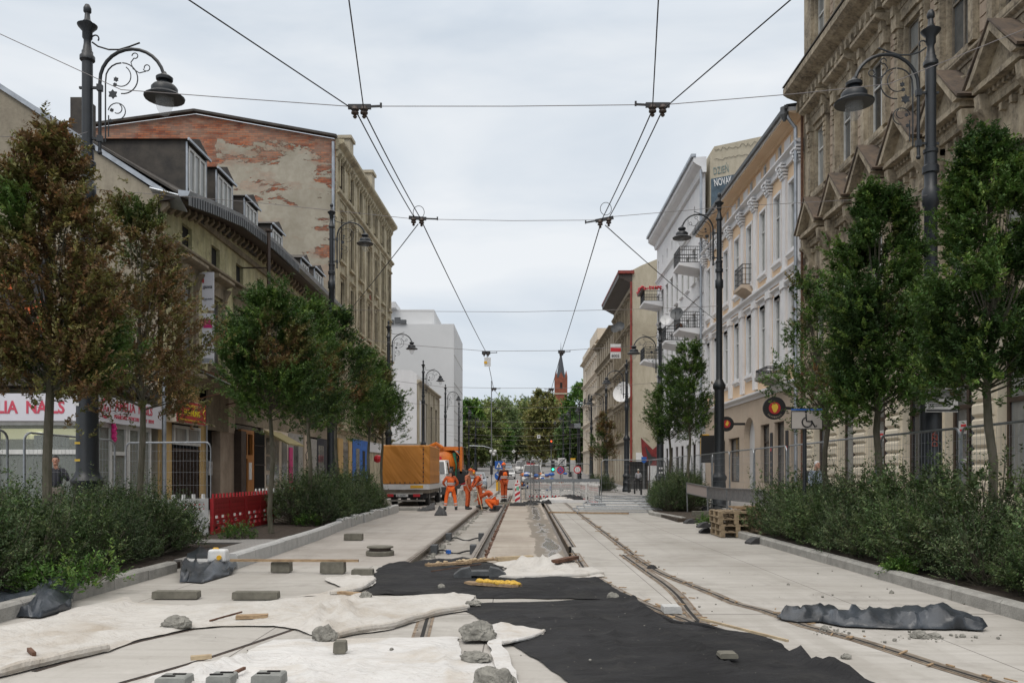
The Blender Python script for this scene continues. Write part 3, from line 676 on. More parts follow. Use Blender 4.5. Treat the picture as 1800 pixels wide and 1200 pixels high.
cloth('geotextile_sheet', 'whitest fabric sheet in the bottom foreground under the small dark block', 'fabric sheet', shB, M['geo_white'], .016, 1.1,
      ridges=[([(350,1192),(420,1172),(428,1160)], .05, .05), ([(510,1160),(540,1185),(560,1215)], .025, .03), ([(640,1150),(625,1190)], .025, .03), ([(780,1160),(790,1200)], .03, .03)])
cloth('geotextile_flap', 'white pointed fabric flap between the concrete lumps, its tip on the black sheet', 'fabric flap',
      [(855,1107),(873,1101),(908,1106),(941,1114),(960,1113),(955,1121),(920,1131),(883,1137),(894,1154),(904,1182),(915,1215),(885,1215),(872,1180),(862,1155),(858,1123)], M['geo_white'], .055, 1.1,
      hem=[([(957,1117),(940,1125),(920,1131),(883,1138)], .018)], ridges=[([(875,1110),(950,1116)], .04, .06)])
shD = [(866,992),(888,987),(932,990),(941,979),(962,983),(981,974),(990,985),(1011,988),(1022,1004),(1058,1004),(1062,1014),(1013,1018),(967,1018),(920,1020),(862,1018),(866,1011),(883,1009),(892,1001)]
cloth('geotextile_heap', 'crumpled cream fabric heap between the tracks, ending at the right rail', 'fabric heap', shD, M['geo_cream'], .015, 1.8,
      ridges=[([(890,1003),(925,996),(960,1008),(1000,1008)], .08, .08), ([(938,990),(948,1002),(965,1010)], .11, .06), ([(975,984),(985,994)], .09, .05), ([(870,1012),(930,1010),(1010,1012)], .05, .06), ([(1000,1002),(1050,1009)], .05, .05), ([(905,1008),(915,998)], .06, .04)],
      hem=[([(862,1018),(920,1019),(967,1017),(1013,1016),(1060,1011)], .03)])
shE = [(500,1053),(560,1046),(600,1034),(575,1024),(572,1017),(600,1016),(657,1014),(661,1025),(650,1034),(636,1040),(604,1051),(568,1051)]
cloth('geotextile_fold', 'cream fabric folded over on itself, touching the left end of the black sheet', 'fabric fold', shE, M['geo_cream'], .035, 1.3,
      ridges=[([(600,1046),(640,1032),(655,1020)], .05, .06)], hem=[([(580,1050),(612,1047),(642,1036),(658,1024)], .03)])
shF = [(640,1046),(650,1030),(658,1013),(661,1002),(672,995),(685,990),(722,991),(766,982),(790,984),(813,979),(834,983),(866,990),(892,1004),(955,1014),(1048,1013),(1078,1036),(1118,1055),(1060,1054),(974,1053),(838,1052),(836,1046),(760,1047),(696,1047)]
cloth('black_sheet', 'black fabric sheet across both tracks, behind the bigger black sheet', 'fabric sheet', shF, M['geo_black'], .004, 1.0,
      ridges=[([(700,993),(766,988),(834,988)], .035, .05), ([(690,996),(720,995)], .03, .05), ([(850,1048),(974,1050),(1060,1050)], .05, .05), ([(985,1040),(1110,1050)], .05, .07), ([(650,1042),(700,1046),(745,1046)], .05, .08), ([(1050,1018),(1080,1040)], .07, .08), ([(905,1040),(1040,1028)], .03, .06)])
shG = [(801,1063),(860,1060),(920,1059),(1060,1056),(1115,1055),(1153,1082),(1185,1098),(1232,1106),(1274,1115),(1337,1123),(1365,1136),(1388,1151),(1412,1147),(1432,1172),(1467,1179),(1545,1206),(1600,1250),(1040,1260),(997,1199),(932,1155),(899,1133),(850,1093),(824,1077)]
cloth('black_sheet', 'largest black fabric sheet, spreading from the middle to the bottom right foreground', 'fabric sheet', shG, M['geo_black'], .008, 1.0,
      ridges=[([(1000,1075),(1080,1110),(1090,1180)], .03, .03), ([(1150,1110),(1240,1150),(1290,1190)], .035, .03), ([(900,1085),(980,1120),(1010,1170)], .025, .025), ([(1180,1175),(1260,1182),(1380,1176)], .035, .025), ([(1060,1062),(1160,1104)], .03, .03), ([(1115,1058),(1130,1078),(1185,1095),(1260,1112),(1337,1124),(1388,1150)], .09, .08), ([(1410,1150),(1425,1172),(1500,1196)], .12, .06), ([(1060,1058),(1110,1062)], .04, .06)],
      hem=[([(1112,1056),(1128,1072),(1153,1083),(1185,1098),(1232,1107),(1274,1116),(1337,1125)], .03)])

def tarp(name, label, rows, m, group=None, cat='tarp'):
    """a folded stiff sheet lofted through rows of (px,py,depth offset,height)"""
    root = None; vs = []; rows = [r_ for i_ in range(len(rows)) for r_ in ((rows[i_], [[(p+q)/2 for p, q in zip(u, v)] for u, v in zip(rows[i_], rows[i_+1])]) if i_ < len(rows)-1 and len(rows[i_]) == len(rows[i_+1]) else (rows[i_],))]; n = 26; K = len(rows)
    def samp(row, t):
        u = t*(len(row)-1); i = min(int(u), len(row)-2); f = u-i; a, b = row[i], row[i+1]
        return [a[k]*(1-f)+b[k]*f for k in range(4)]
    for r in range(K):
        for i in range(n*2+1):
            px, py, dy, h = samp(rows[r], i/(2*n)); g = G(px, py); q = Vector((g.x, g.y+dy, h+.02))
            s = .04 if 0 < r < K-1 else .012
            k_ = 1-abs(noise.noise(Vector((q.x*4.3+r*.9, r*.7, 7))))*7; q += Vector((noise.noise(Vector((q.x*6, r*2.2, 1)))*s*1.2, noise.noise(Vector((q.x*7, r*3, 2)))*s*2.4, (abs(noise.noise(Vector((q.x*8, r*2.1, 3))))*1.8+max(0,k_)*1.8-.4)*s*(1 if h > .03 else .1))); vs.append(q)
    w = 2*n+1; mb = MB(); mb.smooth = True; mb.add(vs, [(j*w+i, j*w+i+1, (j+1)*w+i+1, (j+1)*w+i) for j in range(K-1) for i in range(w-1)])
    o = mb.build(name, m)
    sd = o.modifiers.new('t', 'SOLIDIFY'); sd.thickness = .006
    return tag(o, label, cat, group)
tarp('dark_tarp', 'long blue-grey folded tarp lying over the outer rail at right, near the kerb', [
    [(1372,1091,0,0.000),(1400,1096,0,0.000),(1440,1095,0,0.000),(1480,1103,0,0.000),(1560,1107,0,0.000),(1620,1108,0,0.000),(1680,1108,0,0.000),(1728,1111,0,0.000)],
    [(1364,1089,0,0.007),(1400,1094,.05,0.029),(1440,1092,.05,0.065),(1480,1100,.06,0.072),(1560,1104,.05,0.050),(1620,1105,.06,0.079),(1665,1106,.05,0.151),(1731,1108,0,0.029)],
    [(1372,1087,.05,0.014),(1400,1090,.12,0.094),(1450,1088,.15,0.108),(1490,1093,.12,0.072),(1560,1097,.18,0.115),(1620,1097,.15,0.094),(1665,1100,.1,0.187),(1725,1106,.08,0.065)],
    [(1375,1086,.1,0.000),(1400,1087,.16,0.014),(1450,1084,.25,0.007),(1500,1086,.3,0.022),(1560,1089,.35,0.000),(1620,1090,.4,0.022),(1665,1095,.3,0.014),(1720,1103,.15,0.000)]], M['tarp_dark'])
tarp('dark_tarp', 'crumpled dark grey tarp on the kerb at the far left foreground', [
    [(-70,1090,0,0),(0,1086,0,0),(40,1086,0,.0),(70,1088,0,0),(125,1073,0,.0)],
    [(-60,1084,.05,.12),(0,1083,.05,.10),(30,1083,.06,.07),(70,1084,.1,.12),(118,1072,.1,.05)],
    [(-60,1078,.15,.16),(0,1080,.2,.17),(35,1078,.25,.13),(75,1075,.3,.2),(105,1068,.3,.08)],
    [(-60,1070,.4,.14),(5,1072,.45,.12),(40,1069,.5,.2),(85,1064,.5,.13),(108,1060,.5,.2)],
    [(-60,1064,.5,.14),(0,1066,.5,.16),(40,1064,.6,.16),(85,1060,.6,.2),(104,1056,.6,.2)]], M['tarp_dark'], 'dark tarps at the left kerb')
tarp('dark_tarp', 'dark tarp with a sharp upturned fold beside the white canister', [
    [(316,1025,0,0.000),(330,1024,0,0.000),(355,1026,0,0.000),(375,1020,0,0.000),(395,1014,0,0.000),(408,1010,0,0.000)],
    [(317,1020,.05,0.150),(332,1020,.06,0.048),(350,1020,.1,0.034),(368,1014,.12,0.150),(385,1010,.1,0.054),(408,1006,.1,0.068)],
    [(312,1014,.2,0.095),(330,1012,.2,0.034),(350,1010,.2,0.041),(372,1006,.2,0.136),(395,1002,.2,0.068),(408,1002,.2,0.061)],
    [(300,1003,.6,0.109),(320,1000,.6,0.136),(340,998,.6,0.150),(355,998,.5,0.109),(375,1000,.4,0.068),(405,999,.3,0.041)],
    [(300,996,.8,0.109),(315,992,.9,0.204),(335,990,.9,0.150),(350,992,.7,0.095),(372,996,.5,0.054),(400,997,.4,0.014)]], M['tarp_dark'], 'dark tarps at the left kerb')

# ---------------------------------------------------------------- lumps, boards, blocks
def rock(px, py, w, h, label, seed, z=0.0, d=None, name='concrete_lump', group='broken concrete lumps'):
    g = G(px, py, z); s = w*g.y/FL/2; hh = h*g.y/FL; mb = MB(); mb.smooth = True
    import bmesh
    bm = bmesh.new(); bmesh.ops.create_icosphere(bm, subdivisions=4 if w > 25 else 3, radius=1)
    for v in bm.verts:
        c = v.co.copy(); cl = noise.voronoi(c*1.6+Vector((seed*2.3, 1, 4)))[0]; f = .93+.22*(cl[1]-cl[0])+.25*noise.noise(c*1.3+Vector((seed*3.1, 0, 0)))+.16*noise.noise(c*3.1+Vector((seed, 5, 0)))+.09*noise.noise(c*7+Vector((seed, 0, 2)))+.05*noise.noise(c*15)
        v.co = Vector((c.x*f*s*.92, c.y*f*s*.8, max(-.25, c.z)*f*hh*.72))
    me = bpy.data.meshes.new(name); bm.to_mesh(me); bm.free(); me.materials.append(M['rock'])
    for p in me.polygons: p.use_smooth = True
    me.set_sharp_from_angle(angle=math.radians(28))
    o = bpy.data.objects.new(name, me); col.objects.link(o); o.location = (g.x, g.y+s*.5, z+hh*.2); return tag(o, label, 'rubble', group)
rock(840, 1124, 72, 33, 'rough grey concrete lump holding down the white flap, in front of the black sheet', 1, .03)
rock(836, 1163, 60, 17, 'flat grey concrete lump at the end of the small white strip', 2, .03)
rock(866, 1232, 100, 62, 'biggest grey concrete lump, cut by the bottom edge of the picture', 3, .03)
rock(568, 1126, 48, 28, 'pointed grey concrete lump at the fold of the cream sheet', 4, .03)
rock(304, 1104, 56, 22, 'wide heap of grey mortar on the long cream sheet at left', 5, .03)
rock(641, 1054, 26, 14, 'round grey lump at the tip of the folded cream fabric', 6, .03)
rock(832, 1064, 30, 9, 'flat grey lump between the two black sheets', 7, .03)
rock(775, 1035, 15, 10, 'small pale stone on the rear black sheet', 8, .02)
rock(1078, 1054, 24, 15, 'grey broken lump beside the curved rail and the black sheet corner', 9, .03)
rock(1489, 1158, 20, 10, 'small lump on bare concrete right of the black sheet', 10)
rock(1452, 1109, 20, 10, 'crumbling lump in front of the left end of the long tarp', 11)
rock(1620, 1122, 34, 14, 'crumbled lump in front of the middle of the long tarp', 12)
rock(1645, 1121, 26, 9, 'low crumbled lump in front of the right half of the long tarp', 13)
rock(1693, 1120, 12, 7, 'small stone before the right end of the long tarp', 14)
rock(1133, 1103, 8, 5, 'white chip on the big black sheet', 15, .03)
rock(1568, 1043, 9, 7, 'small stone near the right kerb', 16)
rock(1386, 1028, 6, 4, 'tiny stone on the smooth right slab', 17)
def crumbs():
    rr = random.Random(21); mb = MB()
    for _ in range(170):
        px, py = rr.choice([(rr.uniform(1540,1760), rr.gauss(1120,5)), (rr.uniform(40,1780), rr.uniform(1000,1195)), (rr.gauss(1465,18), rr.gauss(1112,3)), (rr.uniform(1000,1700), rr.uniform(960,1100))])
        g = G(px, py); r = rr.uniform(.004, .02)*rr.random()**.5; mb.ball((g.x, g.y, r*.6+(.035 if 650 < px < 1400 and py > 1060 else .0)), r, 5, 4, (1, 1.2, .7))
    tag(mb.build('gravel_crumbs', M['rock']), 'tiny concrete crumbs scattered over the road', 'gravel', kind='stuff')
crumbs()
def board(name, px0, py0, px1, py1, w, h, m, label, cat='board', z=.02, group=None):
    a = G(px0, py0); b = G(px1, py1); a.z = z+h/2; b.z = z+h/2; mb = MB(); mb.bar(a, b, w, h); return tag(mb.build(name, m), label, cat, group)
board('wood_board', 415,1094, 471,1092, .10, .035, M['wood'], 'short split brown board on the cream sheet', z=.04)
board('steel_rod', 369,1099, 425,1083, .015, .015, M['rust'], 'thin brown rod lying slanted on the cream sheet at left', 'rod', z=.04)
board('steel_rod', 407,1199, 430,1188, .02, .02, M['rust'], 'short dark rod between the studded blocks at the bottom edge', 'rod', z=.05)
board('wood_stick', 51,1155, 60,1164, .03, .03, M['rust'], 'short brown stick on the cream sheet at far left', 'stick', z=.05)
board('wood_board', 335,1166, 372,1163, .05, .03, M['wood_pale'], 'small yellow-brown board by the rail groove at bottom left', z=.03)
board('wood_board', 873,988, 935,985, .12, .07, M['wood_pale'], 'clean plank between the tracks behind the crumpled fabric heap', z=.02)
board('wood_board', 975,996, 1012,988, .12, .05, M['rust'], 'reddish board under the fabric heap beside the right rail', z=.06)
board('wood_board', 596,1052, 634,1055, .08, .03, M['wood'], 'brown board end sticking out of the folded cream fabric', z=.06)
board('wood_lath', 1232,1110, 1385,1152, .02, .02, M['wood_pale'], 'long thin lath along the right hem of the big black sheet', 'lath', z=.11)
board('wood_lath', 758,1009, 846,996, .012, .012, M['rust'], 'thin rusty rod on the rear black sheet beside the grey foot', 'rod', z=.04)
board('wood_plank', 965,902, 1105,904, .13, .05, M['wood'], 'plank laid across the right track far back', 'plank', z=.02)
# battens of crusty timber and the foam covered board
def crusty(px0, py0, px1, py1, label, foam=False):
    a = G(px0, py0); b = G(px1, py1); root = empty('foam_crusted_board' if foam else 'timber_batten', a, label, 'board'); mb = MB(); rr = random.Random(int(px0))
    a.z = b.z = .055; mb.bar(a, b, .13, .035); mb.build('board', M['wood'], root)
    mb = MB(); mb.smooth = True
    for k in range(46 if foam else 16):
        t = rr.uniform(.22 if foam else .0, 1); q = a.lerp(b, t); r = rr.uniform(.02, .045) if foam else rr.uniform(.01, .03); mb.ball((q.x, q.y+rr.uniform(-.05,.06), .075+rr.uniform(0,.012)), r, 7, 5, (1.3,1,.8))
    mb.build('foam_crust', M['foam'] if foam else M['wood_pale'], root)
crusty(820, 1031, 914, 1037, 'board with a crust of yellow foam on the rear black sheet', True)
crusty(750, 999, 826, 994, 'splintered timber batten at the back edge of the black sheet, left piece')
crusty(800, 995, 868, 988, 'splintered timber batten at the back edge of the black sheet, right piece')
def kerbblock(px, py, w, h, d, label, name='kerb_block', m='block', rz=0.0, z=0.0, studs=False, group='loose concrete blocks'):
    g = G(px, py, z); ww = w*g.y/FL; hh = h*g.y/FL; root = None
    mb = MB(); c = .008
    pr = [(-ww/2+c, 0), (ww/2-c, 0), (ww/2, c), (ww/2-c*.6, hh-c), (ww/2-2*c, hh), (-ww/2+2*c, hh), (-ww/2+c*.6, hh-c), (-ww/2, c)]
    R = Matrix.Rotation(rz, 3, 'Z'); o_ = Vector((g.x, g.y, z+.012))
    mb.prism([o_+R @ Vector((x, 0, zz)) for x, zz in pr], R @ Vector((0, d, 0)))
    if not studs: return tag(mb.build(name, M[m]), label, 'block', group)
    root = empty(name, o_, label, 'block', group); mb.build('body', M[m], root)
    for k in range(2):
        s = MB(); s.cbox((o_.x-.03+.05*k, o_.y+d*.35+.06*k, o_.z+hh+.004), (.085, .02, .008)); s.build('slot', M['dark_hole'], root)
    return root
kerbblock(306, 1054, 80, 13, .14, 'long dark kerbstone lying on bare concrete, left one of two alike')
kerbblock(447, 1055, 80, 13, .14, 'long dark kerbstone lying on bare concrete, right one of two alike')
kerbblock(492, 1007, 33, 18, .2, 'block under the left part of the wooden pole', group='blocks under the wooden pole')
kerbblock(583, 1009, 42, 20, .2, 'block under the middle of the wooden pole', group='blocks under the wooden pole')
kerbblock(636, 1013, 38, 11, .16, 'low block under the right end of the wooden pole', group='blocks under the wooden pole')
kerbblock(596, 1151, 22, 21, .10, 'small upright dark cube block on the white sheet', z=.035)
kerbblock(1282, 1160, 33, 9, .12, 'small paving block on the big black sheet', z=.05)
kerbblock(298, 1212, 55, 17, .16, 'leftmost slotted grey block at the bottom edge', m='block_light', studs=True, z=.03)
kerbblock(383, 1210, 45, 18, .16, 'middle slotted grey block at the bottom edge', m='block_light', studs=True, z=.03)
kerbblock(467, 1211, 54, 21, .16, 'rightmost slotted grey block at the bottom edge', m='block_light', studs=True, z=.03)
kerbblock(1183, 1080, 32, 12, .2, 'pale stone block in the gap of the turnout rails', m='kerb_light')
kerbblock(620, 950, 32, 11, .22, 'rough block leaning at the raised left kerb')
a = G(405, 1007); b = G(630, 1008); a.z = b.z = .19; mb = MB(); mb.bar(a, b, .05, .035); tag(mb.build('wooden_pole', M['wood']), 'long wooden pole laid level across three blocks', 'pole')
# manhole ring
root = empty('manhole_ring', G(664, 980), 'stacked manhole cover and concrete ring on the road left of the rails', 'manhole')
g = G(664, 978); g.y += .25
mb = MB(); mb.smooth = False; mb.lathe([(.24,.0),(.25,.015),(.25,.07),(.24,.085)], g, 24); mb.build('concrete_ring', M['block'], root)
mb = MB(); mb.lathe([(.19,.085),(.19,.135)], g, 24); mb.build('neck', M['rail_rust'], root)
mb = MB(); mb.lathe([(.225,.135),(.235,.14),(.235,.16),(.22,.165)], g, 24); mb.build('cover', M['block'], root)
# canister
root = empty('plastic_canister', G(379, 990), 'white plastic canister with a yellow cap on the pavement corner', 'canister')
g = G(379, 989, .13); mb = MB(); mb.smooth = False
mb.cbox((g.x, g.y+.12, .13+.10), (.28, .2, .19), tap=.94); o = mb.build('body', M['plastic_white'], root); bv = o.modifiers.new('b', 'BEVEL'); bv.width = .035; bv.segments = 3
mb = MB(); mb.smooth = True; mb.lathe([(.035,-.03),(.035,.0)], (g.x+.05, g.y+.015, .21), 12, 'Y'); mb.build('cap', M['sign_yellow'], root)
mb = MB(); mb.tube([(g.x-.08,g.y+.12,.32),(g.x-.07,g.y+.12,.34),(g.x-.01,g.y+.12,.34),(g.x,g.y+.12,.32)], .011, 6); mb.build('handle', M['sign_yellow'], root)
# rubber fence feet
def foot(name, loc, rz, label, group, parent=None, m='foot_gray', s=1.0):
    mb = MB(); L, Wd, H = .72*s, .24*s, .14*s; pr = [(-L/2, 0), (-L/2, .04), (-L/2+.1, H*.8), (-.14, H), (-.12, H*.62), (.12, H*.62), (.14, H), (L/2-.1, H*.8), (L/2, .04), (L/2, 0), (.14, 0), (.12, .035), (-.12, .035), (-.14, 0)]
    R = Matrix.Rotation(rz, 3, 'Z'); o = Vector(loc)
    # split the arched outline in three solid pieces
    for seg in ([(-L/2,0),(-.12,0),(-.12,H*.62),(-.14,H),(-L/2+.1,H*.8),(-L/2,.04)], [(-.12,.03),(.12,.03),(.12,H*.62),(-.12,H*.62)], [(.12,0),(L/2,0),(L/2,.04),(L/2-.1,H*.8),(.14,H),(.12,H*.62)]):
        mb.prism([o+R @ Vector((x, -Wd/2, z)) for x, z in seg], R @ Vector((0, Wd, 0)))
    ob = mb.build(name, M[m], parent)
    return tag(ob, label, 'fence foot', group) if parent is None else ob
g = G(843, 1019); foot('fence_foot', (g.x, g.y+.12, .03), 0.06, 'grey fence foot lying on the rear black sheet', 'loose fence feet')
for i, (px, py, z, lb) in enumerate(((1258, 937, .0, 'dark fence foot at the bottom of the small stack beside the pallets'), (1254, 938, .145, 'dark fence foot on top of the small stack beside the pallets'), (1226, 920, .0, 'low dark fence foot behind the stacked feet'), (1345, 956, .0, 'dark fence foot tipped against the front of the right hedge'))):
    g = G(px, py); foot('fence_foot', (g.x, g.y+.15, z), .1*i, lb, 'loose fence feet', m='rubber')
kerbblock(1242, 913, 46, 14, .3, 'grey stone block behind the low fence foot', m='block')
# weeds
# ================================================================ BUILDINGS
def bld(name, F, label, cat='building'):
    return empty(name, F.P(0, 0, 0), label, cat)
def B(): return MB()
M['shingle'] = mat('shingle', (.085,.07,.06), .9, c2=(.17,.125,.09), vscale=3, stretch=(1,1,1), bump=.5, bscale=18)
# ---------------- right: ornate soot-stained tenement (X 11.5, Y 12..34.4)
F = Fac((11.5, 12.0), (11.5, 34.4), flip=True); F.n = Vector((-1, 0, 0))
R = bld('ornate_tenement', F, 'soot-stained ornate tenement with rows of triangular window pediments, nearest on the right', 'building')
ax = [29.9-2.54*k-12.0 for k in range(7)] + [32.5-12.0]
ax = sorted(a for a in ax if a > .9); hw = .62
holes_g = []; G1 = []; 
for a in ax: holes_g.append((a-.75, a+.75, 1.0, 4.35))
holes = []; fl = [(6.3, 9.1), (12.35, 14.75), (17.6, 19.9)]
for a in ax:
    for z0, z1 in fl: holes.append((a-hw, a+hw, z0, z1))
mb = B(); F.wall(mb, 0, F.L, 5.0, 22.3, holes, .24); mb.build('wall', M['ornate_stone'], R)
mb = B(); F.wall(mb, 0, F.L, 0, 5.0, holes_g, .35)
mb.build('ground_floor_wall', M['cream_rust'], R)
edges = [0]+[e for a in ax for e in (a-.78, a+.78)]+[F.L]
for i in range(0, len(edges), 2):
    u0, u1 = edges[i]+.04, edges[i+1]-.04
    if u1-u0 < .2: continue
    mb = B(); F.box(mb, u0+.01, u1-.01, -.02, .03, .92, 4.74)
    for k in range(10):
        z0 = .95+k*.38
        mb.prism([F.P(u0, d, z) for d, z in ((-.02, z0+.02), (.07, z0+.03), (.11, z0+.08), (.11, z0+.29), (.07, z0+.34), (-.02, z0+.35))], F.u*(u1-u0))
    mb.build('rusticated_pier', M['cream_rust'], R)

mb = B(); F.box(mb, 0, F.L, 0, .16, 0, .9); mb.build('plinth', M['cream_rust'], R)
for k, a in enumerate(ax): F.window(R, a-.75, a+.75, 1.0, 4.35, M['frame_brown'], M['glass_light'] if k % 2 else M['glass'], .26, 1, .66, .11)
for a in ax:
    for z0, z1 in fl: F.window(R, a-hw, a+hw, z0, z1, M['frame_white'] if (int(a*7+z0) % 3) else M['frame_dirty'], M['glass'] if int(a*5+z0) % 2 else M['curtain'], .16, 1, .66, .06)
mb = B(); F.cornice(mb, 0, F.L, 4.75, .5, .35); F.cornice(mb, 0, F.L, 5.45, .25, .15); F.cornice(mb, 0, F.L, 11.95-.0, .22, .16)
F.cornice(mb, -.3, F.L+.0, 16.15, .75, .85); F.cornice(mb, 0, F.L, 10.2, .3, .2); F.cornice(mb, 0, F.L, 17.1, .25, .2); F.cornice(mb, 0, F.L, 21.6, .7, .8); k = 0
while k*.42 < F.L-.2:
    u = .1+k*.42; F.box(mb, u, u+.16, .0, .42, 15.86, 16.15); F.box(mb, u, u+.12, .0, .14, 10.02, 10.19); F.box(mb, u, u+.16, 0, .38, 21.3, 21.6); k += 1
mb.build('cornice', M['ornate_stone'], R)
mb = B(); F.box(mb, -.3, F.L, -.05, .88, 16.95, 17.0); mb.build('cornice_flashing', M['tar'], R)
for a in ax:   # hooded windows, each with pediment, columns and console brackets
    mb = B(); hp = .98
    for z, h, t in ((10.62, 1.28, 1),):
        F.box(mb, a-hp, a+hp, .05, .50, z, z+.14)
        pr = lambda e, q: [F.P(a-hp-.08+e, q, z+.14+e*.3), F.P(a+hp+.08-e, q, z+.14+e*.3), F.P(a, q, z+h-e)]
        mb.prism(pr(.24, .05), F.n*.25)
        for s in (-1, 1):
            p0 = F.P(a+s*(hp+.1), .0, z+.14); p1 = F.P(a, .0, z+h); q0 = F.P(a+s*(hp-.12), .0, z+.14); q1 = F.P(a, .0, z+h-.2)
            mb.prism([p0, p1, q1, q0], F.n*.62)
        F.box(mb, a-.9, a+.9, .02, .18, 10.25, 10.6)
        for q in range(9): u = a-.84+q*.2; F.box(mb, u, u+.1, .1, .3, 10.5, 10.62)
        for s in (-1, 1):
            F.prof(mb, a+s*.86-.12, a+s*.86+.12, [(0, 9.7), (.1, 9.7), (.22, 9.95), (.42, 10.2), (.46, 10.55), (0, 10.58)])
    pd = mb.build('pediment', M['ornate_stone'], R)
    mb = B()
    for s in (-1, 1): mb.prism([F.P(a+s*(hp+.16), .0, 10.80), F.P(a, .0, 11.93), F.P(a, .0, 11.98), F.P(a+s*(hp+.2), .0, 10.85)], F.n*.66)
    mb.build('pediment_roof', M['shingle'], pd)
    for s in (-1, 1):
        u = a+s*.84; mb = B(); F.box(mb, u-.13, u+.13, 0, .16, 6.2, 9.65); F.box(mb, u-.17, u+.17, 0, .22, 9.4, 9.7); F.box(mb, u-.17, u+.17, 0, .22, 6.0, 6.3); mb.build('pilaster', M['ornate_stone'], R)
        mb = B(); F.box(mb, u-.12, u+.12, 0, .16, 12.3, 15.0); F.box(mb, u-.17, u+.17, 0, .24, 14.75, 15.15); F.box(mb, u-.1, u+.1, .0, .3, 15.15, 15.5)
        for q in range(4): F.box(mb, u-.07, u+.07, .16, .2+.02*(q % 2), 14.0+q*.17, 14.12+q*.17)
        mb.build('pilaster', M['ornate_stone'], R)
        mb = B(); F.box(mb, u-.11, u+.11, 0, .14, 17.4, 20.2); F.box(mb, u-.15, u+.15, 0, .2, 20.0, 20.35); mb.build('pilaster', M['ornate_stone'], R)
    mb = B(); F.box(mb, a-.72, a+.72, 0, .16, 12.15, 12.33); mb.build('window_sill', M['ornate_stone'], R)
    mb = B(); F.box(mb, a-.75, a+.75, 0, .18, 6.12, 6.28); mb.build('window_sill', M['ornate_stone'], R)
    mb = B(); F.cornice(mb, a-.8, a+.8, 20.0, .25, .25); mb.build('window_hood', M['ornate_stone'], R)
    mb = B(); F.cornice(mb, a-1.02, a+1.02, 15.3, .36, .5); F.box(mb, a-.8, a+.8, 0, .1, 14.95, 15.3)
    mb.prism([F.P(a-.5, 0, 15.7), F.P(a+.5, 0, 15.7), F.P(a+.3, 0, 16.0), F.P(a-.3, 0, 16.0)], F.n*.3)
    mb.ball(F.P(a, .32, 15.82), .14, 8, 6); mb.build('window_hood', M['ornate_stone'], R)
for i in range(len(ax)-1):
    um = (ax[i]+ax[i+1])/2
    for zb_, hs in ((6.4,.45),(12.4,.36),(17.6,.36)):
        mb = B(); F.box(mb, um-.21, um+.21, 0, .02, zb_-.03, zb_+7*hs)
        for zz in range(7): F.box(mb, um-.2, um+.2, 0, .05, zb_+zz*hs, zb_+zz*hs+hs*.88)
        mb.build('grooved_panel', M['ornate_panel'], R)
mb = B(); rr = random.Random(4)     # broken plaster and exposed lath at the floor bands
for i in range(110):
    u = rr.uniform(.2, F.L-.2); z = rr.choice((5.9, 11.6, 11.2, 17.3, 9.3)); mb.ball(F.P(u, .1, z+rr.uniform(-.1,.1)), rr.uniform(.06, .14), 6, 4)
mb.build('stucco_ornament', M['ornate_stone'], R)
mb = B(); mb.tube([F.P(F.L-.12, .12, 0), F.P(F.L-.12, .12, 16.0)], .06, 8); mb.build('downpipe', M['rust'], R)
mb = B(); mb.hexa([F.P(0,-8,0), F.P(F.L,-8,0), F.P(F.L,-.36,0), F.P(0,-.36,0), F.P(0,-8,22.2), F.P(F.L,-8,22.2), F.P(F.L,-.36,22.2), F.P(0,-.36,22.2)]); mb.build('core', M['dark_hole'], R)
mb = B(); mb.quad(F.P(F.L,0,15), F.P(F.L,-8,15), F.P(F.L,-8,22.3), F.P(F.L,0,22.3)); mb.quad(F.P(0,0,0), F.P(0,-8,0), F.P(0,-8,22.3), F.P(0,0,22.3)); mb.build('side_wall', M['brick_red'], R)
# dark carriage gate at the near end
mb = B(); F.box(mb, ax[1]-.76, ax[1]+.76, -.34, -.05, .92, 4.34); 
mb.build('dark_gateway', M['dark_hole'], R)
# posters in the ground floor windows
for yy, z in ((22.28, 2.0), (27.36, 2.0)):
    u = yy-12; z = 1.75; mb = B(); F.box(mb, u+.05, u+.5, -.25, -.24, z, z+1.1); o = mb.build('poster', M['kerb_light'], R)
    mb = B(); F.box(mb, u+.1, u+.45, -.24, -.235, z+.1, z+.75); mb.build('poster_picture', M['glass_light'], o)
    mb = B(); F.box(mb, u+.12, u+.44, -.24, -.235, z+.82, z+.88); F.box(mb, u+.12, u+.38, -.24, -.235, z+.94, z+1.0); mb.build('poster_heading', M['refl_red'], o)

# ---------------- right: peach building with white pilasters
F = Fac((11.5, 34.4), (11.5, 52.6)); F.n = Vector((-1, 0, 0))
R = bld('pilastered_house', F, 'peach house with tall white Corinthian pilasters and small attic windows', 'building')
pil = [34.75, 36.75, 38.95, 41.3, 43.65, 46.1, 48.4, 50.6, 52.3]; pil = [p-34.4 for p in pil]
holes = []; att = []
mids = [(pil[i]+pil[i+1])/2 for i in range(8)]
for m_ in mids: holes += [(m_-.48, m_+.48, 10.9, 13.75), (m_-.48, m_+.48, 6.4, 9.2)]; att.append((m_-.48, m_-.02, 15.0, 15.85))
mb = B(); rv = B(); F.wall(mb, 0, F.L, 5.2, 16.1, holes+att, .14, rv); mb.build('wall', M['peach'], R)
for k in range(len(holes+att)):
    q_ = B(); q_.v = rv.v[16*k:16*k+16]; q_.f = [tuple(i-16*k for i in f) for f in rv.f[4*k:4*k+4]]; q_.mi = [0]*4; q_.sm = [False]*4; q_.build('window_reveal', M['trim_white'], R)
gh = [(.8,1.7,1.0,3.6), (2.6,4.0,.2,3.75), (4.8,6.2,1.0,3.75), (7.2,9.2,0.0,4.3), (10.1,12.4,1.0,3.35), (13.2,14.4,1.0,3.3), (15.4,16.4,.2,3.3)]
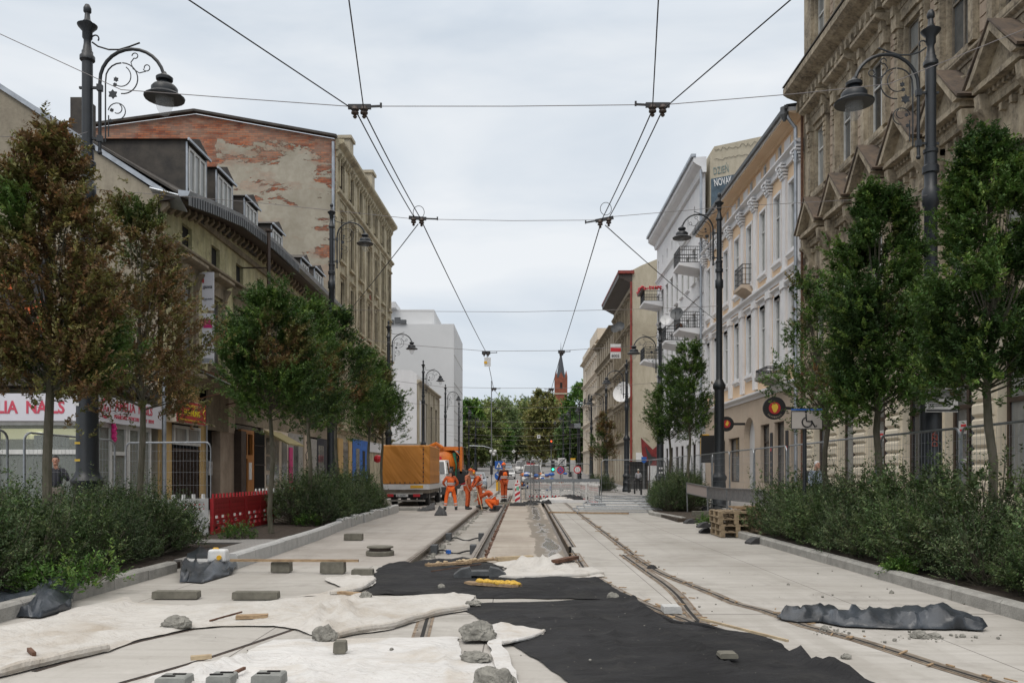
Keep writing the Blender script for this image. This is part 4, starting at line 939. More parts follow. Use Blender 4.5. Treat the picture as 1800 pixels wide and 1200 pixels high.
mb = B(); F.wall(mb, 0, F.L, 0, 5.2, gh, .3); mb.build('ground_floor_wall', M['beige_ground'], R)
for a, b, c, d in gh:
    if abs(a-7.2) < .1:     # arch, a half round recess in front of a plain back wall
        mb = B(); F.box(mb, a, b, -.4, -.3, 0, 4.3); mb.build('archway_door', M['office_white'], R)
        mb = B(); um = (a+b)/2; r = (b-a)/2
        for s in (-1, 1):
            pts = [F.P(um+s*r, 0, 4.31), F.P(um+s*r, 0, 3.25)]+[F.P(um+s*r*math.cos(t*math.pi/16), 0, 3.25+r*math.sin(t*math.pi/16)) for t in range(1, 9)]+[F.P(um, 0, 4.31)]
            mb.prism(pts, F.n*-.29)
        mb.build('arch', M['beige_ground'], R)
    else: F.window(R, a, b, c, d, M['frame_brown'], M['glass_light'], .2, 0, .7, .07)
for m_ in mids:
    for z0, z1 in ((10.9, 13.75), (6.4, 9.2)): F.window(R, m_-.48, m_+.48, z0, z1, M['frame_white'], M['curtain'], .10, 1, .68, .06)
for a, b, c, d in att: F.window(R, a, b, c, d, M['frame_white'], M['glass'], .10, 0, 0, .05, name='attic_window')
for m_ in mids: mb = B(); F.box(mb, m_+.35, m_+1.15, 0, .03, 15.05, 15.75); mb.build('frieze_panel', M['trim_white'], R)
for p in pil:
    mb = B(); F.box(mb, p-.23, p+.23, 0, .11, 10.3, 14.1); F.box(mb, p-.28, p+.28, 0, .15, 10.0, 10.3)
    for k in range(5): F.box(mb, p-.27-.035*k, p+.27+.035*k, 0, .18+.04*k, 14.1+.13*k, 14.19+.13*k)
    for s in (-1, 1):
        for k in range(3): mb.ball(F.P(p+s*(.16+.06*k), .2+.05*k, 14.25+.16*k), .085, 6, 5)
    mb.build('pilaster', M['trim_white'], R); mb = B(); F.box(mb, p-.24, p+.24, 0, .14, 5.5, 9.6); F.box(mb, p-.3, p+.3, 0, .2, 9.4, 9.75)
    mb.build('pilaster', M['trim_white'], R)
mb = B(); F.cornice(mb, 0, F.L, 14.72, .25, .35); F.box(mb, 0, F.L, .01, .12, 14.5, 14.72); F.cornice(mb, 0, F.L, 9.85, .3, .22); F.cornice(mb, 0, F.L, 5.05, .3, .25)
mb.build('cornice', M['trim_white'], R)
mb = B(); F.prof(mb, 0, F.L, [(0, 15.9), (.1, 15.9), (.2, 15.96), (.6, 16.0), (.62, 16.06), (0, 16.12)]); mb.build('eave', M['peach'], R)
mb = B(); F.prof(mb, 0, F.L, [(.5, 16.07), (.66, 16.05), (.7, 16.22), (0, 16.26), (0, 16.13)]); mb.build('eave_board', M['trim_white'], R)
for m_ in mids:
    for z0, z1 in ((10.9, 13.75), (6.4, 9.2)):
        mb = B(); F.box(mb, m_-.58, m_-.48, 0, .06, z0, z1+.12); F.box(mb, m_+.48, m_+.58, 0, .06, z0, z1+.12); F.box(mb, m_-.48, m_+.48, 0, .06, z1, z1+.12)
        F.cornice(mb, m_-.64, m_+.64, z0-.35, .2, .15); F.box(mb, m_-.64, m_+.64, 0, .08, z0-.13, z0)
        if z0 < 8: F.box(mb, m_-.4, m_+.4, 0, .06, 9.2, 9.5); F.cornice(mb, m_-.66, m_+.66, 9.45, .2, .2)
        mb.build('window_surround', M['trim_white'], R)
mb = B(); F.prof(mb, -.1, F.L, [(.67, 16.12), (.80, 16.12), (.82, 16.26), (.67, 16.26)]); mb.build('gutter', M['zinc_dark'], R)
mb = B(); mb.hexa([F.P(0,.72,16.27), F.P(F.L,.72,16.27), F.P(F.L,-6,17.2), F.P(0,-6,17.2), F.P(0,.72,16.33), F.P(F.L,.72,16.33), F.P(F.L,-6,17.3), F.P(0,-6,17.3)]); mb.build('roof', M['zinc_dark'], R)
mb = B(); mb.tube([F.P(.12,.3,0), F.P(.12,.3,15.4), F.P(.12,.6,15.8), F.P(.1,.72,16.1)], .075, 8); mb.build('downpipe', M['zinc'], R)
mb = B(); mb.lathe([(.06,15.7),(.1,15.8),(.17,15.95),(.17,16.25)], (10.75, 34.55, 0), 10); mb.build('gutter_box', M['zinc_dark'], R)
mb = B(); mb.hexa([F.P(.01,-7,0), F.P(F.L-.01,-7,0), F.P(F.L-.01,-.41,0), F.P(.01,-.41,0), F.P(.01,-7,16), F.P(F.L-.01,-7,16), F.P(F.L-.01,-.41,16), F.P(.01,-.41,16)]); mb.build('core', M['dark_hole'], R)
# low stone balcony and iron railings at two windows
def railing(F, root, u0, u1, d, z, h=1.0, n=None, name='railing', m='iron_black', rows=0):
    mb = B(); n = n or max(3, int((u1-u0)/.13))
    def run(a, b, k):
        for hh in (0.03, h*.8, h): mb.bar(a+Vector((0,0,hh)), b+Vector((0,0,hh)), .035)
        for q in range(rows): hh = h*(q+1)/(rows+2); mb.bar(a+Vector((0,0,hh)), b+Vector((0,0,hh)), .02)
        for i in range(k+1): p = a.lerp(b, i/k); mb.bar(p, p+Vector((0,0,h)), .018)
    A, Bq, C, D = F.P(u0,0,z), F.P(u0,d,z), F.P(u1,d,z), F.P(u1,0,z)
    run(A, Bq, max(2, int(d/.13))); run(Bq, C, n); run(C, D, max(2, int(d/.13)))
    return mb.build(name, M[m], root)
def balcony(F, R, u0, u1, d, z, slab_m, t=.32, h=1.0, flowers=None, rows=2):
    mb = B(); mb.prism([F.P(u0, 0, z-.45), F.P(u0, 0, z), F.P(u0, d, z), F.P(u0, d, z-.16), F.P(u0, d-.2, z-.2)], F.u*(u1-u0)); o = mb.build('balcony', M[slab_m], R)
    railing(F, o, u0+.05, u1-.05, d-.06, z, h, rows=rows)
    if flowers:
        mb = B(); rr = random.Random(int(z*10))
        F.box(mb, u0+.05, u1-.05, d, d+.2, z+h-.2, z+h); mb.build('flower_box', M['frame_brown'], o)
        mb = B()
        for k in range(170):
            q = F.P(rr.uniform(u0-.05, u1+.05), d+rr.uniform(-.05,.3), z+h+rr.uniform(-.08,.2)) if k < 120 else F.P(u0+rr.uniform(-.1,.1), rr.uniform(0, d), z+h+rr.uniform(-.08,.15))
            mb.ball(q, rr.uniform(.04,.08), 5, 4)
        mb.build('flowers', M['refl_red'], o)
    return o
balcony(F, R, 7.55, 9.15, .55, 10.75, 'beige_ground', h=1.0)
balcony(F, R, 2.2, 4.0, .9, 5.75, 'kerb', h=.3, rows=0)
# posters and hanging signs on the ground floor
for u in (2.15, 4.4):
    mb = B(); F.box(mb, u-.18, u+.18, .01, .035, .9, 3.3); o = mb.build('poster', M['mural_dark'], R)
    mb = B(); mb.lathe([(.1,.0),(.1,.01)], F.P(u, .042, 2.55), 12, 'X'); mb.build('poster_emblem', M['refl_red'], o)
    mb = B(); [F.box(mb, u-.1, u+.1, .036, .042, 1.1+.28*k, 1.2+.28*k) for k in range(4)]; mb.build('poster_lines', M['frame_dirty'], o)
def round_sign(u, z, r, label, motif, name='hanging_sign'):
    p = F.P(u, .95, z); root = empty(name, F.P(u, 0, z), label, 'sign', 'round signs hanging on the peach house')
    mb = B(); mb.lathe([(r,-.06),(r,.06)], p, 28, 'Y'); mb.build('disc', M['paint_black'], root)
    mb = B(); mb.lathe([(r*.52,-.008),(r*.52,0)], p-Vector((0,.065,0)), 24, 'Y'); mb.build('red_circle', M['sign_red'], root)
    mb = B(); p2 = p-Vector((0,.078,0))
    if motif: mb.prism([p2+Vector((x*r, 0, zz*r)) for x, zz in ((-.28,.1),(-.2,.34),(.05,.42),(.26,.3),(.3,.02),(.14,-.3),(0,-.42),(-.14,-.3))], (0,-.008,0))
    else: mb.prism([p2+Vector((x*r, 0, zz*r)) for x, zz in ((-.2,-.1),(.1,.5),(.3,.1),(.1,-.3))], (0,-.008,0))
    mb.build('motif', M['gold'], root)
    mb = B(); mb.bar(p+Vector((r,0,.0)), F.P(u, 0, z), .07, .12); mb.build('bracket', M['iron_black'], root)
    if motif:
        rr = random.Random(2); mb = B()
        for k in range(9): a = math.radians(225+k*11); mb.cbox(p2+Vector((math.cos(a)*r*.8, 0, math.sin(a)*r*.8)), (.05, .008, .07), ry=-(a+math.pi/2)); 
        mb.build('lettering', M['frame_dirty'], root)
round_sign(.85, 4.15, .47, 'large round black sign with a red centre, hanging over the near doorway', True)
round_sign(9.0, 3.97, .38, 'round black sign with a flame motif, mostly hidden behind the tall lamp post', False)

# ---------------- right: white balcony building
F = Fac((11.5, 52.62), (11.5, 71.0)); F.n = Vector((-1, 0, 0))
R = bld('white_balcony_house', F, 'white plastered house with iron balconies and satellite dishes', 'building')
us = [1.3+k*2.05 for k in range(9)]; holes = []
fls = [(5.6, 7.9), (9.6, 11.9), (13.9, 16.1)]
for i, u in enumerate(us):
    for z0, z1 in fls: holes.append((u-.45, u+.45, z0-(.6 if i in (0, 8, 4) else 0), z1))
    holes.append((u-.25, u+.12, 18.2, 18.9)); holes.append((u-.5, u+.5, 1.0, 3.4))
mb = B(); F.wall(mb, 0, F.L, 0, 20.2, holes, .14); mb.build('wall', M['white_plaster'], R)
for h in holes: F.window(R, *h, M['frame_white'] if h[2] > 4 else M['frame_brown'], M['curtain'] if (int(h[0]*3+h[2]) % 3) else M['glass'], .10, 1 if h[1]-h[0] > .5 else 0, .7 if h[3]-h[2] > 1 else 0, .05)
mb = B(); F.cornice(mb, -.1, F.L, 20.0, .9, .75); F.cornice(mb, 0, F.L, 17.1, .25, .18); F.cornice(mb, 0, F.L, 4.4, .25, .2); F.prof(mb, 0, F.L, [(0,12.7),(.08,12.7),(.08,12.85),(0,12.85)]); 
for u in us:
    for z0, z1 in fls: F.cornice(mb, u-.6, u+.6, z0-.2, .12, .14); F.box(mb, u-.58, u+.58, 0, .06, z1, z1+.12)
mb.build('cornice', M['trim_white'], R)
mb = B(); F.box(mb, -.15, F.L, .6, .9, 20.92, 21.1); mb.build('gutter', M['zinc'], R)
mb = B(); mb.tube([F.P(.08,.25,0), F.P(.08,.25,20.2)], .08, 8); mb.build('downpipe', M['zinc'], R)
mb = B()
pts = [(0, 0), (0, 21.2), (-.25, 21.6), (-4, 22.4), (-11, 22.4), (-11, 0)]
mb.prism([F.P(.0, d-.3, z) for d, z in pts], F.u*(F.L-.05)); mb.build('party_wall', M['tan_gable'], R)
mb = B(); mb.prism([F.P(-.02, -.35, 15.5), F.P(-.02, -.35, 19.6), F.P(-.02, -3.0, 20.1), F.P(-.02, -3.0, 15.5)], F.u*.015); mb.build('mural_panel', mat('mural_blue', (.10,.145,.185), .9, var=.5, vscale=2), R)
text_obj('NOVAK', .62, R, M['paint_white'], F.P(-.06, -.55, 19.12), (1,0,.2), (-.15,0,1), name='mural_lettering', bold=.01, sx=.52)
text_obj('DZIEŃ', .62, R, mat('graffiti_teal', (.16,.22,.22), .8), F.P(-.03, -.5, 19.85), (1,0,.2), (-.1,0,1), name='graffiti', sx=.55)
mb = B(); rr = random.Random(6)
for row in range(2):
    pts = []; 
    for k in range(46): pts.append(F.P(-.04, -.55-k*.13, 20.75+row*.62+k*.022+rr.uniform(-.14,.14)*(1 if row else .6)))
    mb.tube(pts, .012, 4)
mb.build('graffiti', M['mural_dark'], R)
for (u0, u1, d, z, fw) in ((.35, 2.5, 1.55, 14.55, None), (.35, 2.5, 1.55, 10.5, None), (6.0, 8.6, 1.45, 10.6, None), (15.6, 18.0, 1.5, 15.25, 1), (15.6, 18.0, 1.5, 10.6, None), (.3, 1.9, .6, 5.3, None)):
    balcony(F, R, u0, u1, d, z, 'white_plaster', flowers=fw)
def dish(root, p, r, d, m='paint_white', name='satellite_dish'):
    mb = B(); mb.smooth = True; d = Vector(d).normalized(); prof = []; q = d.to_track_quat('Z', 'Y').to_matrix()
    vs = []; n = 18
    for k in range(5):
        rad = r*k/4
        for i in range(n): a = 2*math.pi*i/n; vs.append(Vector(p)+q @ Vector((rad*math.cos(a), rad*math.sin(a), .22*r*(k/4)**2)))
    mb.add(vs, [(k*n+i, k*n+(i+1) % n, (k+1)*n+(i+1) % n, (k+1)*n+i) for k in range(4) for i in range(n)])
    mb.tube([Vector(p)+q @ Vector((0, -r, .2*r)), Vector(p)+q @ Vector((0, -.1*r, .8*r))], .015, 5); mb.cbox(Vector(p)+q @ Vector((0,-.1*r,.8*r)), (.08,.08,.1))
    return mb.build(name, M[m], root)
dish(R, F.P(.5, 1.65, 11.35), .42, (-.55,-1,.35), 'zinc_dark'); dish(R, F.P(6.1, 1.4, 12.0), .36, (-.3,-1,.3))
mb = B(); mb.ball(F.P(1.6,1.3,10.8), .22, 8, 6); mb.build('flower_pot', M['rust'], R)
mb = B(); F.box(mb, .2, F.L, .0, .06, .0, .9); mb.build('plinth', M['beige_ground'], R)

M['mural_red'] = mat('mural_red', (.22,.03,.03), .85, var=.4, vscale=2)
# ---------------- right: brown ornate house with the red cornice
F = Fac((11.5, 86.7), (11.5, 103.5)); F.n = Vector((-1, 0, 0))
R = bld('red_eaved_house', F, 'brown stuccoed house with a dark red metal eave and a blank tan side wall', 'building')
holes = []
for i in range(6):
    u = 1.6+i*2.65
    for z0, z1 in ((5.8, 8.2), (9.6, 12.0), (13.4, 15.8), (17.0, 19.0)): holes.append((u-.5, u+.5, z0, z1))
    holes.append((u-.7, u+.7, .6, 3.6))
mb = B(); F.wall(mb, 0, F.L, 0, 20.9, holes, .13); mb.build('wall', M['brown_house'], R)
for h in holes: F.window(R, *h, M['frame_dirty'], M['glass'], .09, 1, .65, .07)
mb = B()
for z in (4.6, 8.9, 12.7, 16.4, 19.6): F.cornice(mb, 0, F.L, z, .3, .3)
for h in holes:
    if h[2] > 4: F.cornice(mb, h[0]-.2, h[1]+.2, h[3]+.25, .25, .35); F.box(mb, h[0]-.18, h[0], 0, .12, h[2], h[3]+.2); F.box(mb, h[1], h[1]+.18, 0, .12, h[2], h[3]+.2)
mb.build('trim', M['old_trim'], R)
mb = B(); F.prof(mb, -.1, F.L+.2, [(0, 20.7), (.9, 21.2), (1.35, 21.35), (1.4, 21.75), (0, 22.1)]); mb.build('eave', M['frame_brown'], R)
mb = B(); F.box(mb, -.3, F.L+.3, 1.2, 1.45, 21.75, 21.95); F.box(mb, -.35, -.1, -.2, 1.45, 21.7, 22.0); mb.build('eave_flashing', M['red_metal'], R)
mb = B(); mb.prism([F.P(0, d, z) for d, z in ((-.02, 0), (-.02, 22.1), (-1.0, 22.6), (-6, 24.6), (-12, 24.6), (-12, 0))], F.u*(F.L-.1)); mb.build('side_wall', M['tan_gable'], R)
mb = B(); mb.tube([F.P(-.1,.1,0), F.P(-.1,.1,20.9)], .11, 8); mb.build('downpipe', M['red_metal'], R)
mb = B(); mb.prism([F.P(-.03, -.4, 0), F.P(-.03, -.4, 3.6), F.P(-.03, -5, 3.3), F.P(-.03, -5, 0)], F.u*.03); mb.build('painted_band', M['paint_white'], R)
mb = B(); pp = [(-.9,5.1),(-2.1,3.9),(-2.9,4.6),(-3.6,3.7),(-5,4.2),(-5,2.2),(-1.6,2.3),(-1.0,3.4)]
mb.prism([F.P(-.06, d, z) for d, z in pp], F.u*.02); mb.build('mural', M['mural_red'], R)
mb = B(); pp = [(-2.7,7.0),(-3.9,7.4),(-4.4,5.4),(-3.3,4.2),(-2.6,5.2)]; mb.prism([F.P(-.06, d, z) for d, z in pp], F.u*.02); pp = [(-1.3,4.3),(-2.0,3.2),(-2.5,3.1),(-1.7,2.5)]; mb.prism([F.P(-.085, d, z) for d, z in pp], F.u*.015); mb.build('mural', M['mural_dark'], R)
mb = B(); mb.lathe([(.95,-.02),(.95,0)], F.P(-.1,-3.5,4.6), 20, 'Y'); mb.build('mural', M['kerb'], R)
dish(R, F.P(1.2, .8, 9.7), 1.0, (-.5,-1,.3)); dish(R, F.P(2.2, .6, 10.2), .8, (-.5,-1,.3)); dish(R, F.P(5.5, .6, 17.3), .55, (-.3,-1,.3), 'zinc_dark'); dish(R, F.P(9.8, .6, 17.8), .5, (-.3,-1,.3), 'zinc_dark')
# two farther houses
for (y0, y1, H, m_, lab, nm, nb) in ((103.6, 124, 19.7, 'brown_house', 'grey-brown town house just past the red-eaved house', 'town_house', 7), (124.1, 150, 20.6, 'far_cream', 'cream town house with stepped attic at the far end of the right row', 'town_house', 8)):
    F = Fac((11.5, y0), (11.3, y1)); F.n = Vector((-1, 0, 0)); R = bld(nm, F, lab, 'building'); holes = []
    for i in range(nb):
        u = 1.4+i*2.5
        for k in range(4): holes.append((u-.45, u+.45, 6.0+k*3.4, 8.2+k*3.4))
        holes.append((u-.6, u+.6, 1.6, 4.2))
    mb = B(); F.wall(mb, 0, F.L, 0, H, holes); F.box(mb, 0, F.L, -10, -.3, 0, H); mb.build('wall', M[m_], R)
    for h in holes: F.window(R, *h, M['frame_dirty'], M['glass'], .2, 1, .65, .07)
    mb = B()
    for z in (4.9, 9.2, 12.8, 16.0, H-.6): F.cornice(mb, 0, F.L, z, .35, .35+.25*(z > 17))
    for h in holes:
        if h[2] > 4: F.cornice(mb, h[0]-.2, h[1]+.2, h[3]+.15, .25, .3)
    mb.build('trim', M['old_trim'] if m_ == 'brown_house' else M['far_cream'], R)
    if nm and m_ == 'far_cream':
        mb = B(); F.box(mb, 0, 12, -4, .1, H+.35, H+2.0); F.box(mb, 14, F.L, -3, .1, H+.35, H+1.2); mb.build('attic', M[m_], R)
        balcony(F, R, 3, 6, 1.0, 12.3, 'far_cream'); balcony(F, R, 10, 13, 1.0, 12.3, 'far_cream')
# red white red board with a number on the brown house
root = empty('wall_sign', (10.7, 92, 15), 'small white board with a red stripe hung from the brown house front', 'sign')
mb = B(); mb.cbox((10.1, 89.0, 14.2), (1.1, .05, 1.5)); mb.build('board', M['paint_white'], root)
mb = B(); mb.cbox((10.1, 88.96, 14.35), (1.08, .03, .4)); mb.build('stripe', M['refl_red'], root)
text_obj('8005', .42, root, M['paint_black'], (9.65, 88.93, 13.58), name='number')
mb = B(); mb.bar((10.6, 89.0, 14.7), (11.5, 89.0, 14.7), .05); mb.build('bracket', M['iron_black'], root)

# ================================================================ LEFT SIDE
# ---------------- dormer house
XF = -11.0
F = Fac((XF, 26.0), (XF, 51.0)); F.n = Vector((1, 0, 0))
R = bld('dormer_house', F, 'peeling yellow two-storey house with a zinc eave and a row of dormers', 'building')
bays = [28.3+2.66*k-26 for k in range(9)]
holes = []
for u in bays: holes.append((u-.42, u+.42, 8.95, 9.65)); holes.append((u-.5, u+.5, 5.3, 7.75))
mb = B(); F.wall(mb, 0, F.L, 4.5, 9.75, holes, .16)
eave = [(0, 9.95), (2, 10.3), (5, 10.75), (9, 10.95), (15, 10.95), (25, 10.85)]
for (a_, za_), (b_, zb_) in zip(eave[:-1], eave[1:]): mb.quad(F.P(a_,0,9.75), F.P(b_,0,9.75), F.P(b_,0,zb_-.1), F.P(a_,0,za_-.1))
mb.build('wall', M['old_yellow'], R)
for i, u in enumerate(bays):
    F.window(R, u-.5, u+.5, 5.3, 7.75, M['frame_dirty'], M['glass'] if i % 3 else M['curtain'], .12, 1, .66, .06)
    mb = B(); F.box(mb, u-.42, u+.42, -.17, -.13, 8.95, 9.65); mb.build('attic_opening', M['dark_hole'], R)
    mb = B(); F.cornice(mb, u-.85, u+.85, 8.2, .32, .42); F.box(mb, u-.72, u+.72, 0, .1, 7.85, 8.2)
    for s in (-1, 1):
        F.box(mb, u+s*.66-.13, u+s*.66+.13, 0, .1, 5.3, 7.85); F.prof(mb, u+s*.66-.1, u+s*.66+.1, [(0,7.6),(.12,7.65),(.2,7.95),(.34,8.2),(0,8.2)])
    F.cornice(mb, u-.75, u+.75, 5.05, .22, .22); mb.build('window_surround', M['old_trim'], R)
mb = B(); F.cornice(mb, 0, F.L, 8.6, .22, .2); F.cornice(mb, 0, F.L, 4.4, .4, .35); mb.build('cornice', M['old_trim'], R)
eave = [(0, 9.95), (2, 10.3), (5, 10.75), (9, 10.95), (15, 10.95), (25, 10.85)]
def ez(u):
    for (a, za), (b, zb) in zip(eave[:-1], eave[1:]):
        if a <= u <= b: return za+(zb-za)*(u-a)/(b-a)
    return eave[-1][1]
mb = B(); k = 0
while k*.55 < F.L-.3: u = .15+k*.55; F.prof(mb, u, u+.16, [(0,ez(u)-.5),(.08,ez(u)-.48),(.26,ez(u)-.32),(.26,ez(u)-.2),(0,ez(u)-.2)]); k += 1
F.box(mb, 0, F.L, -.02, .1, 10.0, 10.2); mb.build('eave_brackets', M['old_trim'], R)
n = 25; ee = MB(); gu = MB(); rf = MB(); rfv = []
for k in range(n):
    a, b = F.L*k/n, F.L*(k+1)/n; za, zb = ez(a), ez(b)
    ee.hexa([F.P(a,0,za-.2), F.P(b,0,zb-.2), F.P(b,.62,zb-.12), F.P(a,.62,za-.12), F.P(a,0,za), F.P(b,0,zb), F.P(b,.62,zb), F.P(a,.62,za)])
    gu.hexa([F.P(a,.62,za-.05), F.P(b,.62,zb-.05), F.P(b,.92,zb-.05), F.P(a,.92,za-.05), F.P(a,.62,za+.14), F.P(b,.62,zb+.14), F.P(b,.98,zb+.1), F.P(a,.98,za+.1)])
    rf.hexa([F.P(a,.62,za+.02), F.P(b,.62,zb+.02), F.P(b,-7,14.5), F.P(a,-7,14.5), F.P(a,.62,za+.1), F.P(b,.62,zb+.1), F.P(b,-7,14.58), F.P(a,-7,14.58)])
ee.build('soffit', M['frame_brown'], R); gu.build('gutter', M['zinc'], R); rf.build('roof', M['tar'], R)
mb = B()
for k in range(60):
    a = 25*.52*k/60; F.box(mb, a, a+.12, .94, .99, ez(a)-.34, ez(a)-.03)
mb.build('corrugated_fascia', M['zinc_dark'], R)
mb = B(); mb.prism([(XF, 26, 0), (XF, 26, 10.0), (-15.8, 26, 13.2), (-18.2, 26, 14.7), (-30, 26, 14.7), (-30, 26, 0)], (0, .4, 0)); mb.build('gable_wall', M['gray_gable'], R)
mb = B(); mb.bar((XF+.3, 25.98, 9.95), (-18.2, 25.98, 14.78), .16, .14); mb.build('gable_flashing', M['zinc'], R)
mb = B(); mb.cbox((XF+.25, 26.2, 9.85), (.9, .9, .03), ry=.25, rx=-.3); mb.build('loose_sheet', M['zinc'], R)
mb = B(); mb.cbox((-14.6, 28.6, 13.2), (.5, .7, 1.4)); mb.build('chimney', M['tar'], R)
mb = B(); mb.tube([F.P(7.85,1.08,8.4), F.P(7.85,1.08,11.0)], .075, 8); mb.lathe([(.08,0),(.14,.04),(.14,.12),(.05,.14)], F.P(7.85,1.08,11.0), 10); mb.bar(F.P(7.85,0,9.6), F.P(7.85,1.08,9.6), .05); mb.build('stove_pipe', M['frame_brown'], R)
def dormer(Y, w, z0, z1, tarry, lab):
    u = Y-26; root = R; xf = .15; z0 += .1; z1 += .12
    mb = B(); F.box(mb, u-w/2, u+w/2, -4.5, xf-.02, z0-.5, z1+.15); o = mb.build('dormer', M['tar'], root)
    mb = B(); mb.prism([F.P(u-w/2-.12, xf+.12, z1+.15), F.P(u+w/2+.12, xf+.12, z1+.15), F.P(u, xf+.12, z1+.5)], F.n*-4.8); mb.build('dormer_roof', M['tar'], o)
    mb = B(); F.box(mb, u-w/2-.13, u+w/2+.13, xf+.1, xf+.16, z1+.1, z1+.18); F.box(mb, u-w/2, u-w/2+.06, xf-.01, xf+.04, z0, z1+.1); F.box(mb, u+w/2-.06, u+w/2, xf-.01, xf+.04, z0, z1+.1); mb.build('dormer_trim', M['zinc'], o)
    mb = B(); a, b = u-w/2+.12, u+w/2-.12
    for q in range(4): uu = a+(b-a-.09)*q/3; F.box(mb, uu, uu+.09, xf, xf+.05, z0+.15, z1)
    F.box(mb, a, b, xf+.002, xf+.045, z0+.15, z0+.24); F.box(mb, a, b, xf+.002, xf+.045, z1-.09, z1); mb.build('dormer_window', M['frame_white'], o)
    mb = B(); F.box(mb, a, b, xf-.01, xf+.012, z0+.15, z1); mb.build('dormer_pane', M['curtain'], o)
for Y, w, z0, z1 in ((28.7, 1.75, 10.45, 12.05), (31.4, 1.75, 10.75, 12.1), (34.5, 1.7, 10.85, 12.1), (38.2, 1.7, 10.9, 12.1), (43.2, 1.5, 10.9, 11.9), (46.2, 2.0, 10.9, 12.1)): dormer(Y, w, z0, z1, 0, '')
mb = B(); mb.hexa([F.P(.1,-9,0), F.P(F.L,-9,0), F.P(F.L,-.31,0), F.P(.1,-.31,0), F.P(.1,-9,10), F.P(F.L,-9,10), F.P(F.L,-.31,10), F.P(.1,-.31,10)]); mb.build('core', M['dark_hole'], R)
# ground-floor shopfronts, wall pieces in sequence along u
def piece(name, u0, u1, z0, z1, d, m, d0=0): mb = B(); F.box(mb, u0, u1, d0, d, z0, z1); return mb.build(name, M[m], R)
piece('yellow_shop_wall', 0.0, .95, 0, 4.4, .04, 'yellow_wall'); piece('yellow_shop_wall', 3.3, 4.0, 0, 3.1, .04, 'yellow_wall'); piece('yellow_shop_wall', .96, 3.29, 3.15, 4.4, .038, 'yellow_wall')
F.window(R, 1.0, 3.25, 2.38, 3.0, M['frame_white'], M['curtain'], -.06, 1, 0, .09)
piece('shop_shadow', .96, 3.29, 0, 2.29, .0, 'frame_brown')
mb = B(); [F.box(mb, 1.02+.12*k, 1.045+.12*k, .02, .06, .2, 2.2) for k in range(19)]; F.box(mb, 1.0, 3.25, .02, .07, 2.18, 2.26); mb.build('window_grille', M['frame_brown'], R)
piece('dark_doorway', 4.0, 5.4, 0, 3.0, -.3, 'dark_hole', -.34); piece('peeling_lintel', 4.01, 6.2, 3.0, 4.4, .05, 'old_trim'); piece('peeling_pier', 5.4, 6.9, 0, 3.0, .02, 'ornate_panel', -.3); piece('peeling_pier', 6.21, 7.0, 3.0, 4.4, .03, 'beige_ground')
mb = B(); F.box(mb, 5.0, 5.35, -.29, -.25, 1.4, 1.9); mb.build('notice', M['paint_white'], R)
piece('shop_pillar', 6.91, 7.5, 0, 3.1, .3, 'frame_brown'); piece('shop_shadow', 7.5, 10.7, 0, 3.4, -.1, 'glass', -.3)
mb = B()
for a, b, c, d in ((7.55,7.68,0,3.2),(9.0,9.2,0,3.2),(7.68,9.0,3.05,3.2),(7.68,9.0,2.05,2.2),(8.3,8.42,2.2,3.05),(8.35,9.0,0,2.05)): F.box(mb, a, b, -.05, .08, c, d)
mb.build('orange_door', M['orange_wood'], R)
mb = B(); F.box(mb, 8.5, 8.85, .081, .1, 1.2, 1.9); mb.build('door_notice', M['plastic_white'], R)
mb = B(); [F.box(mb, 9.3+.13*k, 9.33+.13*k, .05, .09, .1, 3.2) for k in range(11)]; [F.box(mb, 9.25, 10.7, .05, .1, z, z+.04) for z in (.3, 1.8, 2.6, 3.15)]; mb.build('window_grille', M['iron_black'], R)
piece('shop_fascia', 7.0, 25, 3.4, 4.4, .03, 'old_trim')
piece('cream_shopfront', 10.7, 14.6, 0, 3.4, .02, 'far_cream', -.2)
for a, b, c, d in ((11.1,11.7,.9,1.4),(11.1,11.7,1.6,2.2),(11.1,11.7,2.3,3.0),(12.2,13.0,.4,2.9),(13.5,14.4,.4,3.1)): piece('shop_pane', a, b, c, d, .04, 'glass_light')
mb = B(); mb.prism([F.P(10.75, 0, 3.35), F.P(10.75, 1.1, 2.75), F.P(10.75, 1.1, 2.68), F.P(10.75, 0, 3.2)], F.u*2.6); mb.build('awning', mat('awning', (.34,.29,.14), .9, var=.3), R)
piece('pink_banner', 14.65, 15.25, 1.0, 2.7, .08, 'magenta', .04)
piece('grey_shopfront', 14.62, 17.4, 0, 3.4, .03, 'kerb', -.2); piece('shop_pane', 15.6, 16.4, .5, 3.0, .05, 'glass_light'); piece('graffiti_pilaster', 17.41, 18.2, 0, 3.4, .1, 'beige_ground', -.2)
mb = B(); rr = random.Random(9); mb.tube([F.P(17.8+rr.uniform(-.25,.25), .12, .4+k*.12) for k in range(24)], .02, 4); mb.build('graffiti', M['mural_dark'], R)
piece('roller_shutter', 18.21, 20.4, 0, 3.3, .02, 'kerb', -.2); piece('blue_framed_door', 20.41, 22.0, 0, 3.4, .04, 'navy', -.2)
for k in range(3): piece('shop_pane', 20.6+.45*k, 20.95+.45*k, .3, 3.0, .06, 'glass_light')
piece('dark_shopfront', 22.01, 25.0, 0, 3.4, .0, 'mural_dark', -.2)
